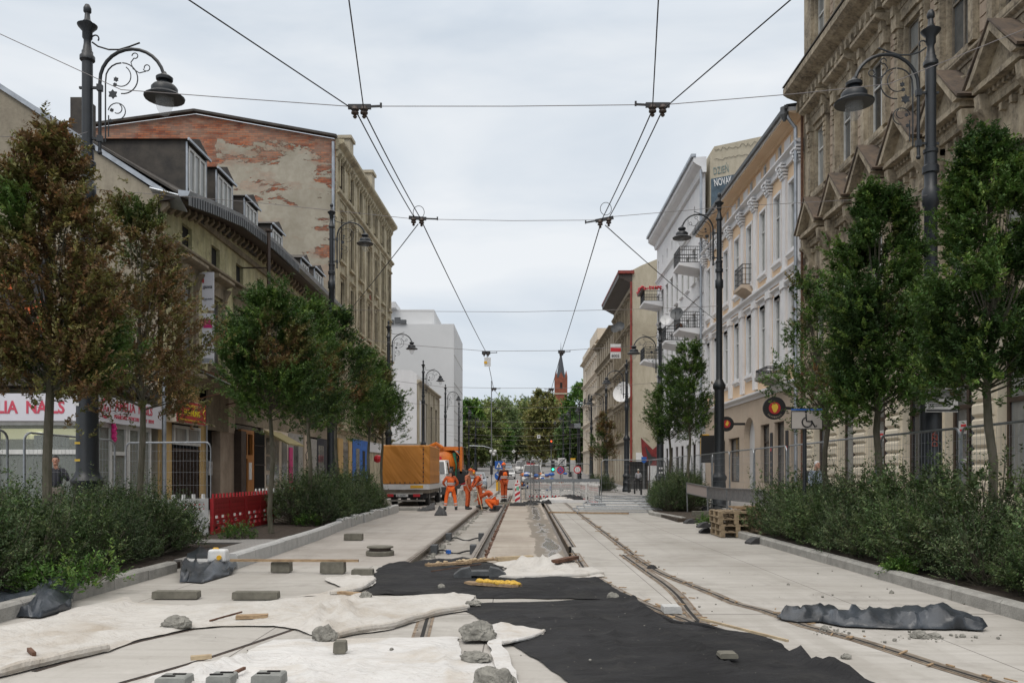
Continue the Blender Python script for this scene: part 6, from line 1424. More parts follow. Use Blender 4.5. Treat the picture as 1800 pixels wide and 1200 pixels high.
for p in protos:
    for ch in kids(p): bpy.data.objects.remove(ch)
    bpy.data.objects.remove(p)
wg = (np.array([.085,.17,.028]), np.array([.05,.11,.02]), np.array([.13,.22,.04]))
for i, (px, py, s, lb) in enumerate(((125, 1050, .9, 'bright green weeds at the foot of the left hedge, nearer clump'), (180, 1035, 1.0, 'bright green weeds at the foot of the left hedge, farther clump'), (440, 950, .8, 'weeds around the trunk beside the red barriers'), (560, 925, .7, 'bright weeds at the edge of the second left bed'), (1225, 925, .7, 'bright green weeds behind the grey stone block'), (1550, 1010, .45, 'broad-leaved weed at the right kerb'))):
    g = G(px, py, .1); shrub(g.x - (.3 if px < 900 else -.35), g.y+.2, .08, .42*s, .42*s, lb, 60+i, 'weeds', 90, 16, .06, wg, 'weed_clump', 'weeds', 3)
# far wood over the crossing and trees along the far street
FT = 'big trees beyond the crossing'
far_px = [(822,704,168,34,0,'dark green tree right beside the white office block'), (846,703,190,40,1,'olive treetop behind the office corner tree'), (876,701,230,44,2,'wide grey-green tree in the left half of the far row'), (908,703,240,40,1,'tall olive tree near the middle of the far row'), (932,697,262,36,3,'dark tree behind the middle of the far row'),
       (956,684,196,36,4,'yellow-olive tree left of the church tower'), (990,716,204,34,4,'yellowish tree hiding the foot of the church tower'), (1027,672,176,40,0,'rounded dark green tree right of the church tower'), (1008,742,160,30,3,'dark low tree beside the far cream house'), (868,745,205,36,0,'shorter green tree at the left of the far road'),
       (985,745,230,34,2,'shaded tree at the right of the far road'), (836,742,165,30,1,'low grey-olive tree beside the office block lamp'), (1060,690,215,50,0,'green tree mostly behind the far right houses'), (795,715,215,50,0,'tree behind the white office block'), (895,735,300,40,3,'dark tree closing the left side of the far road'), (965,740,305,34,1,'olive tree closing the right side of the far road')]
far = [((px-CX)*Y/FL, Y, CH+(CY-py)*Y/FL, rp*Y/FL, pi, lb) for px, py, Y, rp, pi, lb in far_px]
haze_pal = [tuple(np.array(c)*2.35 for c in t) for t in (((.055,.105,.022),(.028,.06,.014),(.10,.15,.03)), ((.10,.12,.04),(.055,.07,.025),(.16,.18,.07)), ((.095,.125,.05),(.06,.08,.035),(.14,.17,.08)), ((.05,.08,.025),(.025,.045,.015),(.09,.12,.04)), ((.125,.125,.042),(.08,.085,.032),(.17,.16,.065)))]  # leaf colours lifted so the haze of distance is painted into them
for i, (x, y, top, R_, pi, lb) in enumerate(far):
    zz = terr(y); tree(x, y, zz, zz+2.2, top, R_, -.6, lb, 100+i, FT, 640, 13, .62, name='broadleaf_tree', trunk_r=.35, shape='round', greens=haze_pal[pi], clump=1.7)
for i, (x, y) in enumerate(((-8.5, 275), (-9.5, 310), (9.0, 290), (10.5, 330), (-5.9, 340), (6.5, 345))):
    zz = terr(y); tree(x, y, zz, zz+1.0, zz+13-(i > 3)*3, 4.2, -.5, 'tree lining the far end of the rising street', 130+i, 'trees lining the far street', 200, 10, .8, name='broadleaf_tree', trunk_r=.3, shape='round', greens=haze_pal[(0, 3, 3, 2, 1, 2)[i]])
def farwood():
    rs = np.random.RandomState(3); n = 900; base = np.stack([rs.uniform(-110, 110, n), rs.uniform(330, 380, n), rs.uniform(4, 22, n)], 1); m_ = np.abs(base[:, 0]) > 7; base = base[m_]; n = len(base)
    me = leaf_mesh('distant_wood', base, unit(rs.normal(size=(n, 3))), np.full(n, 4.0), np.tile(np.array([.06,.08,.03]), (n, 1)), 10, 2.6, 8)
    o = bpy.data.objects.new('distant_wood', me); col.objects.link(o); tag(o, 'distant mass of trees behind everything at the end of the street', 'wood', kind='stuff')
farwood()

# ================================================================ LAMP POSTS
def lamp_post(x, y, H, side, label, fat=3.7, zb=0.12, name='lamp_post'):
    """side = +1: arm towards +x"""
    r = empty(name, (x, y, zb), label, 'lamp post', 'ornate tram street lamp posts'); H -= zb; dz = H-10.1
    mb = MB(); mb.smooth = False; t = H
    prof = [(.31, 0), (.31, .25), (.27, .32), (.27, .62), (.30, .68), (.26, .78), (.245, 1.05), (.29, 1.12), (.30, 1.2), (.24, 1.28), (.20, 1.38)]
    fz = fat
    prof += [(.19, fz), (.24, fz+.05), (.25, fz+.18), (.17, fz+.32), (.125, fz+.42), (.118, t-3.75), (.155, t-3.7), (.155, t-3.42), (.115, t-3.36), (.115, t-3.12), (.15, t-3.1), (.15, t-2.98), (.118, t-2.95), (.115, t-2.74), (.135, t-2.72), (.135, t-2.66), (.098, t-2.64),
             (.096, t-1.10), (.135, t-1.06), (.135, t-.99), (.10, t-.95), (.10, t-.9), (.085, t-.88), (.065, t-.75), (.065, t-.68), (.09, t-.64), (.09, t-.52), (.17, t-.43), (.18, t-.40), (.08, t-.37), (.09, t-.34), (.055, t-.30), (.045, t-.18), (.07, t-.15), (.07, t-.08), (.04, t-.015), (.01, t)]
    mb.smooth = True; mb.lathe(prof, (0,0,0), 18); o = mb.build('post', M['iron'], r); o.matrix_parent_inverse = Matrix()
    def part(nm, mb, m, par=r): q = mb.build(nm, M[m], par); q.matrix_parent_inverse = Matrix(); return q
    s = side; mb = MB(); mb.smooth = True; xo = .235
    pts = [Vector((s*xo, 0, t-2.78)), Vector((s*xo, 0, t-1.5))]+[Vector((s*(xo+.61-.61*math.cos(a)), 0, t-1.46+.61*math.sin(a))) for a in [math.pi*k/14 for k in range(1, 14)]]+[Vector((s*(xo+1.22), 0, t-1.42))]
    mb.tube(pts, .032, 8); mb.ball((s*xo, 0, t-2.8), .045, 8, 6); part('arm', mb, 'iron')
    mb = MB()
    for z_ in (t-1.58, t-2.54): mb.bar((s*-.15, 0, z_), (s*(xo+.04), 0, z_), .045, .04); mb.cbox((s*xo, 0, z_), (.09, .09, .12))
    part('bracket', mb, 'iron')
    mb = MB(); mb.smooth = True
    def cur(p, r_=.011): mb.tube([Vector((s*a, 0, t+b)) for a, b in p], r_, 5)
    def spiral(cx, cz, r0, r1, a0, a1, n=16, rr_=.010): cur([(cx+(r0+(r1-r0)*k/n)*math.cos(math.radians(a0+(a1-a0)*k/n)), cz+(r0+(r1-r0)*k/n)*math.sin(math.radians(a0+(a1-a0)*k/n))) for k in range(n+1)], rr_)
    cur([(.09, -.72), (.2, -.80), (.4, -.86), (.6, -.86), (.8, -.80), (.99, -.73)], .016); spiral(.16, -.66, .08, .05, 150, -40, 10, .014)
    cur([(.34, -2.6), (.34, -1.5)]+[(.34+.0+.30-.30*math.cos(a), -1.42+.31*math.sin(a)) for a in [math.pi*k/10 for k in range(1, 6)]], .014)
    spiral(.66, -1.42, .31, .27, 90, -95, 14, .012); spiral(.62, -1.38, .22, .16, 60, -130, 12); spiral(.90, -.98, .06, .045, 180, -120, 12); spiral(1.12, -1.20, .07, .045, -160, 200, 14)
    cur([(.88, -1.02), (.82, -1.1), (.86, -1.22), (.98, -1.30), (1.1, -1.27)], .010); cur([(.40, -2.5), (.40, -2.1)], .012); spiral(.56, -2.03, .17, .15, 170, -90, 14); spiral(.56, -1.98, .10, .08, 60, -120, 10)
    part('scrollwork', mb, 'iron')
    mb = MB()
    for cx, cz, q in ((.48, -1.70, .09), (.54, -1.42, .05), (.52, -1.52, .04), (.46, -2.0, .04), (.44, -2.2, .04)):
        n = 12; pl = [Vector((s*(cx+q*(1 if k % 2 else .65)*math.cos(2*math.pi*k/n)), -.012, t+cz+q*(1 if k % 2 else .65)*math.sin(2*math.pi*k/n))) for k in range(n)]; mb.prism(pl, (0, .024, 0))
    part('rosette', mb, 'iron')
    lx, lz = s*(xo+1.22), t-1.42
    mb = MB(); mb.smooth = True; mb.lathe([(.12, -.36+.36-.36), (.36, -.37), (.37, -.34), (.30, -.29), (.235, -.25), (.24, -.17), (.20, -.12), (.13, -.09), (.10, -.04), (.15, -.02), (.155, .03), (.12, .06), (.05, .1), (.03, .14)], (lx, 0, lz), 20)
    q = part('lamp_shade', mb, 'iron')
    mb = MB(); mb.smooth = True; mb.lathe([(.01, -.70), (.07, -.675), (.13, -.58), (.165, -.46), (.17, -.36), (.17, -.34)], (lx, 0, lz), 16); part('glass_globe', mb, 'lampglass', q)
    return r
XL, XR = -8.14, 7.82
L = [lamp_post(XL, 16.1, 10.3, 1, 'nearest lamp post on the left, beside the nail salon'), lamp_post(XL, 37.1, 13.2, 1, 'extra tall lamp post behind the left trees, before the brick wall', 4.6), lamp_post(XL, 53.3, 11.0, 1, 'lamp post beside the end of the tall tenement'),
     lamp_post(XL, 72.7, 11.1, 1, 'lamp post standing in front of the low beige house'), lamp_post(XL, 94.6, 11.35, 1, 'lamp post before the white office wall'), lamp_post(XL, 116, 11.4, 1, 'lamp post at the corner of the white office block', zb=.3), lamp_post(XL, 139, 11.8, 1, 'small lamp post just past the office block', zb=.6), lamp_post(XL, 160, 12.0, 1, 'farthest small lamp post on the left', zb=1.2)]
Rp = [lamp_post(XR, 16.2, 10.25, -1, 'nearest lamp post on the right, with a photo plate', 3.7), lamp_post(XR, 33.3, 12.4, -1, 'extra tall lamp post in front of the peach house', 4.6), lamp_post(XR, 47.2, 9.85, -1, 'lamp post in front of the white balcony house'), lamp_post(XR, 61.9, 9.75, -1, 'lamp post near the walking woman'),
      lamp_post(XR, 76.5, 9.4, -1, 'lamp post before the red-eaved house front'), lamp_post(XR, 92, 9.9, -1, 'lamp post in front of the dishes on the far brown house'), lamp_post(XR, 110, 10.8, -1, 'small lamp post before the farther town houses', zb=.2), lamp_post(XR, 130, 11.4, -1, 'small lamp post beside the grey camera box', zb=.5), lamp_post(XR, 150, 12.0, -1, 'farthest lamp post on the right', zb=1.0)]
# stickers, tags and plates on the nearest posts
root = empty('photo_plate', (XR, 15.95, 3.2), 'grey information plate with an old street photo fixed to the nearest right lamp post', 'plate')
p = W(1655, 703, 15.93); mb = MB(); mb.cbox(p, (.60, .03, .45)); mb.build('plate', M['kerb_light'], root)
mb = MB(); mb.cbox((p.x, p.y-.02, p.z+.12), (.58, .012, .17)); mb.build('photo', mat('old_photo', (.16,.16,.155), .7, var=.8, vscale=14, c2=(.04,.04,.04)), root)
mb = MB(); [mb.cbox((p.x-.05, p.y-.02, p.z-.0-.035*k), (.42, .008, .010)) for k in range(1, 4)]; mb.cbox((p.x-.16, p.y-.02, p.z+.005), (.2, .01, .03)); mb.cbox((p.x, p.y-.02, p.z-.19), (.58, .008, .03)); mb.build('caption_lines', M['mural_dark'], root)
g_ = text_obj('DZN', .15, Rp[0], mat('graffiti_red', (.28,.06,.04), .7), (XR+.02, 15.985, 1.95), (0,0,1), (-1,0,0), name='graffiti')
for k in range(3): mb = MB(); mb.cbox((XL-.06+.02*k*-1, 15.905, 3.0-.13*k), (.085, .012, .055), ry=.06); mb.build('sticker', M['paint_white'], L[0])
for z_ in (2.02, 1.7): mb = MB(); mb.cbox((XL-.09, 15.91, z_), (.1, .012, .04)); mb.build('sticker', M['gold'], L[0])
for k in range(4): mb = MB(); mb.cbox((XR-.07+.12*(k % 2), 46.96, 1.75-.25*(k//2)), (.08, .02, .1)); mb.build('sticker', M['paint_white'], Rp[2])

# ================================================================ OVERHEAD WIRES
def wire(name, pts, r, label, m='wire', group=None, root=None):
    mb = MB(); mb.smooth = True; mb.tube(pts, r, 5); o = mb.build(name, M[m], root)
    return tag(o, label, 'wire', group) if root is None else o
WG = 'overhead tram contact wires'; ZW = 6.25
YA, YB, YC, YD = 11.15, 16.1, 34.4, 48.5
def sagy(a, b, s, n=8): return [a.lerp(b, t/n)+Vector((0,0,-s*4*(t/n)*(1-t/n))) for t in range(n+1)]
A1, A2 = W(626,196,YA), W(640,196,YA); A3, A4 = W(1147,193,YA), W(1165,193,YA)
B1, B2 = W(727,380,YB), W(738,382,YB); B3, B4 = W(1058,386,YB), W(1071,382,YB)
def back(a, px, py, zz=None):   # from clamp towards the camera through a picture point at wire height
    p = W(px, py, 8.65); p.z = a.z; d = (p-a); return [a, a+d*.5, p, a+d*2, a+d*4.5+Vector((d.x*.8,0,0))]
wire('contact_wire', back(A1, 350, 0), .008, 'contact wire swinging off to the upper left corner', group=WG)
wire('contact_wire', back(A2, 615, 0), .008, 'contact wire running straight up from the left front clamp', group=WG)
wire('contact_wire', back(A3, 1157, 0), .008, 'contact wire running straight up from the right front clamp', group=WG)
wire('contact_wire', back(A4, 1380, 0), .008, 'contact wire swinging off to the upper right', group=WG)
for a, b, lb in ((A1, B1, 'outer contact wire of the left pair between the two front spans'), (A2, B2, 'inner contact wire of the left pair between the two front spans'), (A3, B3, 'inner contact wire of the right pair between the two front spans'), (A4, B4, 'outer contact wire of the right pair between the two front spans')): wire('contact_wire', sagy(a, b, .03), .009, lb, group=WG)
C1, C2 = W(855,620,YC), W(987,618,YC); D1, D2 = W(868,684,YD), W(969,684,YD)
wire('contact_wire', sagy(B2, C1, .05), .011, 'single left contact wire leading to the third span', group=WG); wire('contact_wire', sagy(B3, C2, .05), .011, 'single right contact wire leading to the third span', group=WG)
E1, E2 = W(893,712,85), W(940,712,85)
wire('contact_wire', sagy(C1, D1, .03)+sagy(D1, E1, .05)[1:], .014, 'left contact wire beyond the third span', group=WG); wire('contact_wire', sagy(C2, D2, .03)+sagy(D2, E2, .05)[1:], .014, 'right contact wire beyond the third span', group=WG)
wire('pull_off_wire', sagy(W(735,394,YB), W(600,562,36.9), .05), .010, 'slanting stay wire from the left clamp down to the tall left post')
wire('pull_off_wire', sagy(W(1064,396,YB), W(1262,566,33.2), .05), .010, 'slanting stay wire from the right clamp down to the tall right post')
SG = 'cross-span wires over the street'
def span(pts, r, lb, m='span_wire'): return wire('span_wire', pts, r, lb, m, SG)
span([W(-260,-30,11.4), W(0,60,11.2), W(213,158,YA), W(400,172,YA), W(610,187,YA), W(900,187,YA), W(1172,184,YA), W(1400,165,YA), W(1562,148,YA), W(1800,52,11.2), W(2000,-40,11.3)], .0055, 'front cross-span wire through the two upper clamps')
span([W(-200,225,11.4), W(0,240,11.2), W(110,243,13), W(155,232,16.1)], .004, 'thin loose wire at the upper left behind the brown treetop')
span([W(155,332,16.0), W(450,356,YB), W(728,385,YB), W(900,388,YB), W(1040,387,YB), W(1075,381,YB), W(1300,362,YB), W(1400,357,YB), W(1635,343,YB)], .0055, 'second cross-span wire tied to the nearest lamp posts')
span([W(590,543,37), W(700,547,36), W(912,548,35), W(1100,544,34), W(1262,538,33.2)], .009, 'plain cross-span wire with no clamps between the tall posts')
span([W(584,590,37), W(730,607,YC), W(855,617,YC), W(990,616,YC), W(1100,609,34), W(1262,592,33.3)], .009, 'third cross-span wire carrying the white hanging tag')
span([W(684,668,53), W(780,680,50), W(868,682,YD), W(970,682,YD), W(1060,680,48), W(1160,672,47.2)], .010, 'fourth cross-span wire above the far trees')
for i, (Y, py) in enumerate(((62, 716), (72, 741), (80, 752), (88, 766), (97, 773), (106, 783), (118, 792))):
    xl, xr_ = -8.1, 7.8; a = Vector((xl, Y, CH-(py-8-CY)*Y/FL)); b = Vector((xr_, Y, CH-(py-6-CY)*Y/FL)); span(sagy(a, b, .35*Y/70), .012, 'one of the thin far cross-span wires above the crossing')
def clamp(c1, c2, ext, lb, r=1.0):
    root = empty('wire_clamp', c1, lb, 'wire clamp', 'clamps and insulators on the wires'); d = (c2-c1); d.normalize()
    mb = MB(); mb.bar(c1-d*.09, c2+d*.09, .035*r, .06*r); e = c2+d*ext if ext > 0 else c1+d*ext; f = c2 if ext > 0 else c1; mb.bar(f, e+Vector((0,0,.01)), .02, .025); mb.cbox(e+Vector((0,0,.02)), (.025,.025,.06)); mb.build('bar', M['iron_black'], root)
    for c in (c1, c2): mb = MB(); mb.smooth = True; mb.lathe([(.015, -.15), (.03, -.13), (.015, -.11), (.05, -.09), (.05, -.07), (.03, -.06), (.055, -.04), (.04, .0)], c, 10); mb.build('insulator', M['frame_brown'], root)
    return root
clamp(W(624,188,YA), W(640,188,YA), .22, 'double clamp at upper left of the middle'); clamp(W(1147,185,YA), W(1165,185,YA), -.22, 'double clamp at upper right of the middle')
q1 = clamp(W(727,383,YB), W(741,384,YB), .3, 'double clamp with a wire loop, left of centre'); q2 = clamp(W(1055,387,YB), W(1070,384,YB), -.28, 'double clamp with a wire loop, right of centre')
for q, px, py in ((q1, 736, 373), (q2, 1065, 367)):
    c = W(px, py, YB); mb = MB(); mb.smooth = True; mb.tube([c+Vector((.105*math.cos(a), 0, .12*math.sin(a))) for a in [2*math.pi*k/20 for k in range(20)]], .006, 5, closed=True); mb.build('wire_loop', M['iron_black'], q)
q = clamp(W(851,620,YC), W(858,620,YC), .35, 'small clamp above the white and yellow tag', 2.0)
mb = MB(); mb.cbox(W(857,636,YC), (.26, .02, .36)); mb.build('tag_plate', M['paint_white'], q); mb = MB(); mb.cbox(W(853.5,637,YC)-Vector((0,.02,0)), (.12, .01, .1)); mb.build('tag_mark', M['sign_yellow'], q)
clamp(W(985,618,YC), W(989,618,YC), .3, 'small clamp on the right wire before the church spire', 2.0)
clamp(W(866,683,YD), W(870,683,YD), .3, 'tiny clamp on the fourth span, left', 2.0); clamp(W(967,684,YD), W(971,684,YD), -.3, 'tiny clamp on the fourth span, right', 2.0)
# ================================================================ FENCES AND BARRIERS
FG = 'temporary mesh fence panels'
def fence_panel(L=2.9, H=2.05, name='mesh_fence'):
    r = bpy.data.objects.new(name, None); col.objects.link(r); r.empty_display_size = .2
    mb = MB(); mb.smooth = True; c = .16
    pts = [(0,0,.08), (0,0,H-c)]+[(c-c*math.cos(a), 0, H-c+c*math.sin(a)) for a in (math.pi/8, math.pi/4, 3*math.pi/8)]+[(c,0,H), (L-c,0,H)]+[(L-c+c*math.sin(a), 0, H-c+c*math.cos(a)) for a in (math.pi/8, math.pi/4, 3*math.pi/8)]+[(L,0,H-c),(L,0,.08)]
    mb.tube(pts, .021, 7); mb.tube([(0,0,.22),(L,0,.22)], .014, 6); o = mb.build('frame', M['galv'], r); o.matrix_parent_inverse = Matrix()
    mb = MB()
    n = int(L/.115)
    for i in range(1, n): x = L*i/n; mb.tube([(x,0,.22),(x,0,H-.01)], .0022, 3, cap=False)
    for z in (.45, .75, 1.05, 1.35, 1.62, 1.85): mb.tube([(0,.004,z),(L,.004,z)], .0026, 3, cap=False)
    o = mb.build('wire_mesh', M['galv'], r); o.matrix_parent_inverse = Matrix()
    for x in (0, L): o = foot('foot', (x, 0, 0), math.pi/2, '', '', parent=r, m='foot_gray'); o.matrix_parent_inverse = Matrix()
    return r
proto_p = fence_panel(); used = [False]
def put_panel(p, q, label, z=.13, tilt=0.0):
    d = Vector((q[0]-p[0], q[1]-p[1], 0)); rz = math.atan2(d.y, d.x); sx = d.length/2.9
    o = proto_p if not used[0] else dup(proto_p); used[0] = True
    o.location = (p[0], p[1], z); o.rotation_euler = (tilt, 0, rz); o.scale = (sx, 1, 1); return tag(o, label, 'fence', FG)
ordn = ['nearest', 'second', 'third', 'fourth', 'fifth', 'sixth', 'seventh', 'eighth', 'ninth', 'tenth', 'eleventh', 'twelfth']
for i in range(12):
    a, b = 10.75+2.93*i, 10.75+2.93*(i+1)-.05; xo = 7.02+.06*math.sin(i*2.1)
    put_panel((xo, a), (7.02+.06*math.sin(i*2.1+1), b), '%s mesh fence panel in the row behind the right hedge, counted from the viewer' % ordn[i], tilt=.02*math.sin(i*3))
put_panel((-8.95, 11.3), (-8.75, 14.6), 'mesh fence panel at the left picture edge'); put_panel((-8.75, 15.1), (-8.95, 18.9), 'mesh fence panel crossing in front of the nearest left lamp post')
put_panel((-9.3, 20.2), (-7.2, 19.95), 'mesh fence panel standing crosswise before the red restaurant sign')
for i, (p, q, lb) in enumerate((((.10, 40.4), (.75, 42.6), 'mesh panel turned edge-on behind the red-white beacon'), ((.55, 39.6), (1.0, 41.6), 'second edge-on mesh panel right of the beacon'), ((3.62, 37.4), (6.5, 37.9), 'mesh panel standing across the pavement behind the pile of lying panels'), ((1.2, 51.6), (4.3, 51.9), 'mesh panel across the far right track behind the white barriers'))): put_panel(p, q, lb, 0.0)
# fence panels lying in a flat pile
for i in range(6):
    o = dup(proto_p); z = .05+.07*i; p = G(1010+8*i, 904-2*i); o.location = (p.x+rr.uniform(-.1,.3), p.y+rr.uniform(-.2,.5), z); o.rotation_euler = (math.radians(90)-.03, 0, rr.uniform(-.1,.12)+.02); o.scale = (1.05, .98, 1)
    o.rotation_euler = (math.radians(-88), 0, rr.uniform(-.1, .12)); tag(o, 'mesh fence panel lying flat in the pile by the right track', 'fence', 'fence panels lying in a pile')
    for ch in kids(o):
        if ch.name.startswith('foot'): bpy.data.objects.remove(ch)

def barrier(L=2.0, H=1.0, m='plastic_red', name='plastic_barrier', sq=False):
    r = bpy.data.objects.new(name, None); col.objects.link(r); r.empty_display_size = .2; T = .05
    holes = []
    for zr, off in ((.20, 0), (.32, .14), (.44, 0)):
        n = 5
        for i in range(n):
            x0 = .14+i*.36+off*.5
            if x0+.26 < L-.1: holes.append((x0, x0+.26, zr, zr+.07))
    mb = MB(); B0 = .06
    for a, b, c, d in holes_grid(0, L, B0, H-.1, holes):
        for y in (-T/2, T/2): mb.quad((a,y,c),(b,y,c),(b,y,d),(a,y,d))
    for a, b, c, d in holes+[(0, L, B0, H-.1)]:
        mb.quad((a,-T/2,c),(b,-T/2,c),(b,T/2,c),(a,T/2,c)); mb.quad((a,-T/2,d),(b,-T/2,d),(b,T/2,d),(a,T/2,d)); mb.quad((a,-T/2,c),(a,T/2,c),(a,T/2,d),(a,-T/2,d)); mb.quad((b,-T/2,c),(b,T/2,c),(b,T/2,d),(b,-T/2,d))
    for x in (.0, L/2-.04, L-.08): mb.box(x, x+.08, -T/2-.015, T/2+.015, B0, H-.1)
    mb.box(0, L, -T/2-.012, T/2+.012, H-.17, H-.1); mb.box(0.08, L-.08, -T/2-.01, T/2+.01, .58, .62)
    o = mb.build('panel', M[m], r); o.matrix_parent_inverse = Matrix()
    mb = MB()
    for i in range(10): x = .06+i*(L-.12-.05)/9; mb.box(x, x+.055, -.02, .02, H-.1, H)
    o = mb.build('studs', M[m], r); o.matrix_parent_inverse = Matrix()
    mb = MB()
    for i in range(20): x = .1+i*.095; mb.box(x, x+.03, -T/2-.004, T/2+.004, .76, .79); mb.box(x, x+.03, -T/2-.004, T/2+.004, .66, .69)
    o = mb.build('stud_dashes', M['refl_red'] if m != 'plastic_red' else mat('red_shadow', (.20,.012,.016), .6), r); o.matrix_parent_inverse = Matrix()  # on red barriers the shade of holes is painted as darker red dashes
    if sq:
        mb = MB()
        for i in range(6): mb.box(.08+i*.32, .24+i*.32, -T/2-.006, T/2+.006, .07, .17)
        o = mb.build('reflective_squares', M['refl_red'], r); o.matrix_parent_inverse = Matrix()
    for x in (.35, L-.35): o = foot('foot', (x, 0, 0), math.pi/2, '', '', parent=r, m='rubber', s=.8); o.matrix_parent_inverse = Matrix()
    return r
pr, pw = barrier(), barrier(m='plastic_white', sq=True); ub = {'r': 0, 'w': 0}
def put_bar(k, p, q, label, z=.0, group=None):
    b = pr if k == 'r' else pw; o = b if not ub[k] else dup(b); ub[k] = 1; d = Vector((q[0]-p[0], q[1]-p[1], 0)); o.location = (p[0], p[1], z); o.rotation_euler = (0, 0, math.atan2(d.y, d.x)); o.scale = (d.length/2.0, 1, 1)
    return tag(o, label, 'barrier', group or ('red plastic barriers' if k == 'r' else 'white plastic barriers'))
put_bar('r', (-6.82, 18.95), (-6.80, 21.15), 'nearest red plastic barrier beside the left tree trunk'); put_bar('r', (-6.80, 21.2), (-6.78, 23.5), 'second red plastic barrier joined to the nearest one')
put_bar('r', (-7.6, 27.5), (-6.5, 29.3), 'red plastic barrier half hidden by the grey-green shrubs, left one'); put_bar('r', (-6.5, 29.4), (-6.9, 31.6), 'red plastic barrier half hidden by the grey-green shrubs, middle one'); put_bar('r', (-7.55, 34.2), (-6.3, 35.6), 'red plastic barrier before the blue shopfront')
put_bar('w', (-8.3, 17.0), (-6.9, 18.9), 'white plastic barrier behind the left hedge'); put_bar('w', (-7.9, 25.5), (-7.4, 27.4), 'white plastic barrier between the red ones at left')
put_bar('w', (-7.2, 31.8), (-7.0, 33.6), 'white barrier end before the blue shopfront', z=.0)
for i in range(3): put_bar('w', (.35+1.3*i+.2, 50), (1.62+1.3*i+.2, 50), ('left', 'middle', 'right')[i]+' white barrier of the three across the far right track')
put_bar('w', (3.35, 46.2), (3.38, 42.7), 'white barrier standing slantwise right of the far track, rear one'); put_bar('w', (3.48, 42.2), (3.62, 38.4), 'white barrier standing slantwise right of the far track, front one'); put_bar('w', (4.5, 47.6), (3.6, 46.8), 'white barrier turned towards the viewer behind the slantwise ones')
# long grey guard board above the far barriers
root = empty('guard_rail', (2.9, 56, 0), 'long grey board barrier on steel posts across the far track', 'barrier'); mb = MB(); mb.cbox((2.5, 49.6, 1.05), (4.4, .05, .2)); mb.build('board', M['galv'], root)
for x in (.4, 1.9, 3.2, 4.6): mb = MB(); mb.bar((x, 49.65, 0), (x, 49.65, 1.15), .05); mb.build('post', M['galv'], root)
# low metal barrier with board on the right
root = empty('board_barrier', (6.3, 26, 0), 'low grey metal board barrier on posts in front of the second right bed', 'barrier')
pt = [W(1207,905,29.8), W(1243,910,28.3), W(1277,912,26.6), W(1328,914,24.4), W(1362,916,22.4)]; tp = [(1207,848,29.8), (1243,855,28.3), (1277,858,26.6), (1328,860,24.4), (1362,864,22.4)]
for a, (px, py, Y) in zip(pt, tp):
    t = W(px, py, Y); a = Vector((t.x+.03, Y, 0)); mb = MB(); mb.smooth = True; mb.tube([a, t], .024, 7); mb.build('post', M['galv'], root)
for (p1, p2) in zip(tp[:-1], tp[1:]):
    a, b = W(*p1), W(*p2); mb = MB(); mb.prism([a, b, b-Vector((0,0,.36)), a-Vector((0,0,.36))], (0,.025,0)); mb.build('board', M['galv'] if p1[0] != 1207 else mat('board_pinkish', (.33,.28,.26), .6), root)
    mb = MB(); mb.bar(a, b, .05, .03); mb.bar(a-Vector((0,0,.36)), b-Vector((0,0,.36)), .05, .03); mb.build('rail', M['galv'], root)
# beacons
def beacon(x, y, label, tilt=0.0, z=0.0, green=False):
    root = empty('striped_beacon', (x, y, z), label, 'beacon', 'red and white striped beacons'); 
    def P_(mb, nm, m): o = mb.build(nm, m if not isinstance(m, str) else M[m], root); o.matrix_parent_inverse = Matrix(); return o
    mb = MB(); mb.prism([(-.12,-.015,.16), (.12,-.015,.16), (.13,-.015,1.0), (.06,-.015,1.12), (.05,-.015,1.2), (-.05,-.015,1.2), (-.06,-.015,1.12), (-.13,-.015,1.0)], (0,.03,0)); P_(mb, 'blade', 'refl_white')
    for k in range(4):
        z0 = .17+k*.24; q = [(-.115, z0), (.115, z0+.14), (.115, z0+.26), (-.115, z0+.12)]; q = [(x_, min(max(z_, .17), .98)) for x_, z_ in q]; mb = MB(); mb.prism([(x_, -.022, z_) for x_, z_ in q], (0,.006,0)); P_(mb, 'red_stripe', 'refl_red')
    mb = MB(); mb.cbox((.0, 0, 1.1), (.06, .034, .12)); P_(mb, 'top_mark', 'refl_red')
    if green: mb = MB(); mb.cbox((.01, -.026, .78), (.13, .004, .16), ry=.2); P_(mb, 'green_sticker', mat('green_sticker', (.15,.45,.30), .5))
    mb = MB(); mb.cbox((0,0,.06), (.75, .38, .11), tap=.85); P_(mb, 'base', 'rubber'); root.rotation_euler = (0, tilt, 0); return root
beacon(-.06, 38.6, 'red and white beacon with a green sticker standing between the tracks', green=True); beacon(-2.35, 50, 'red and white beacon leaning behind the two bent workers', .12, .25)
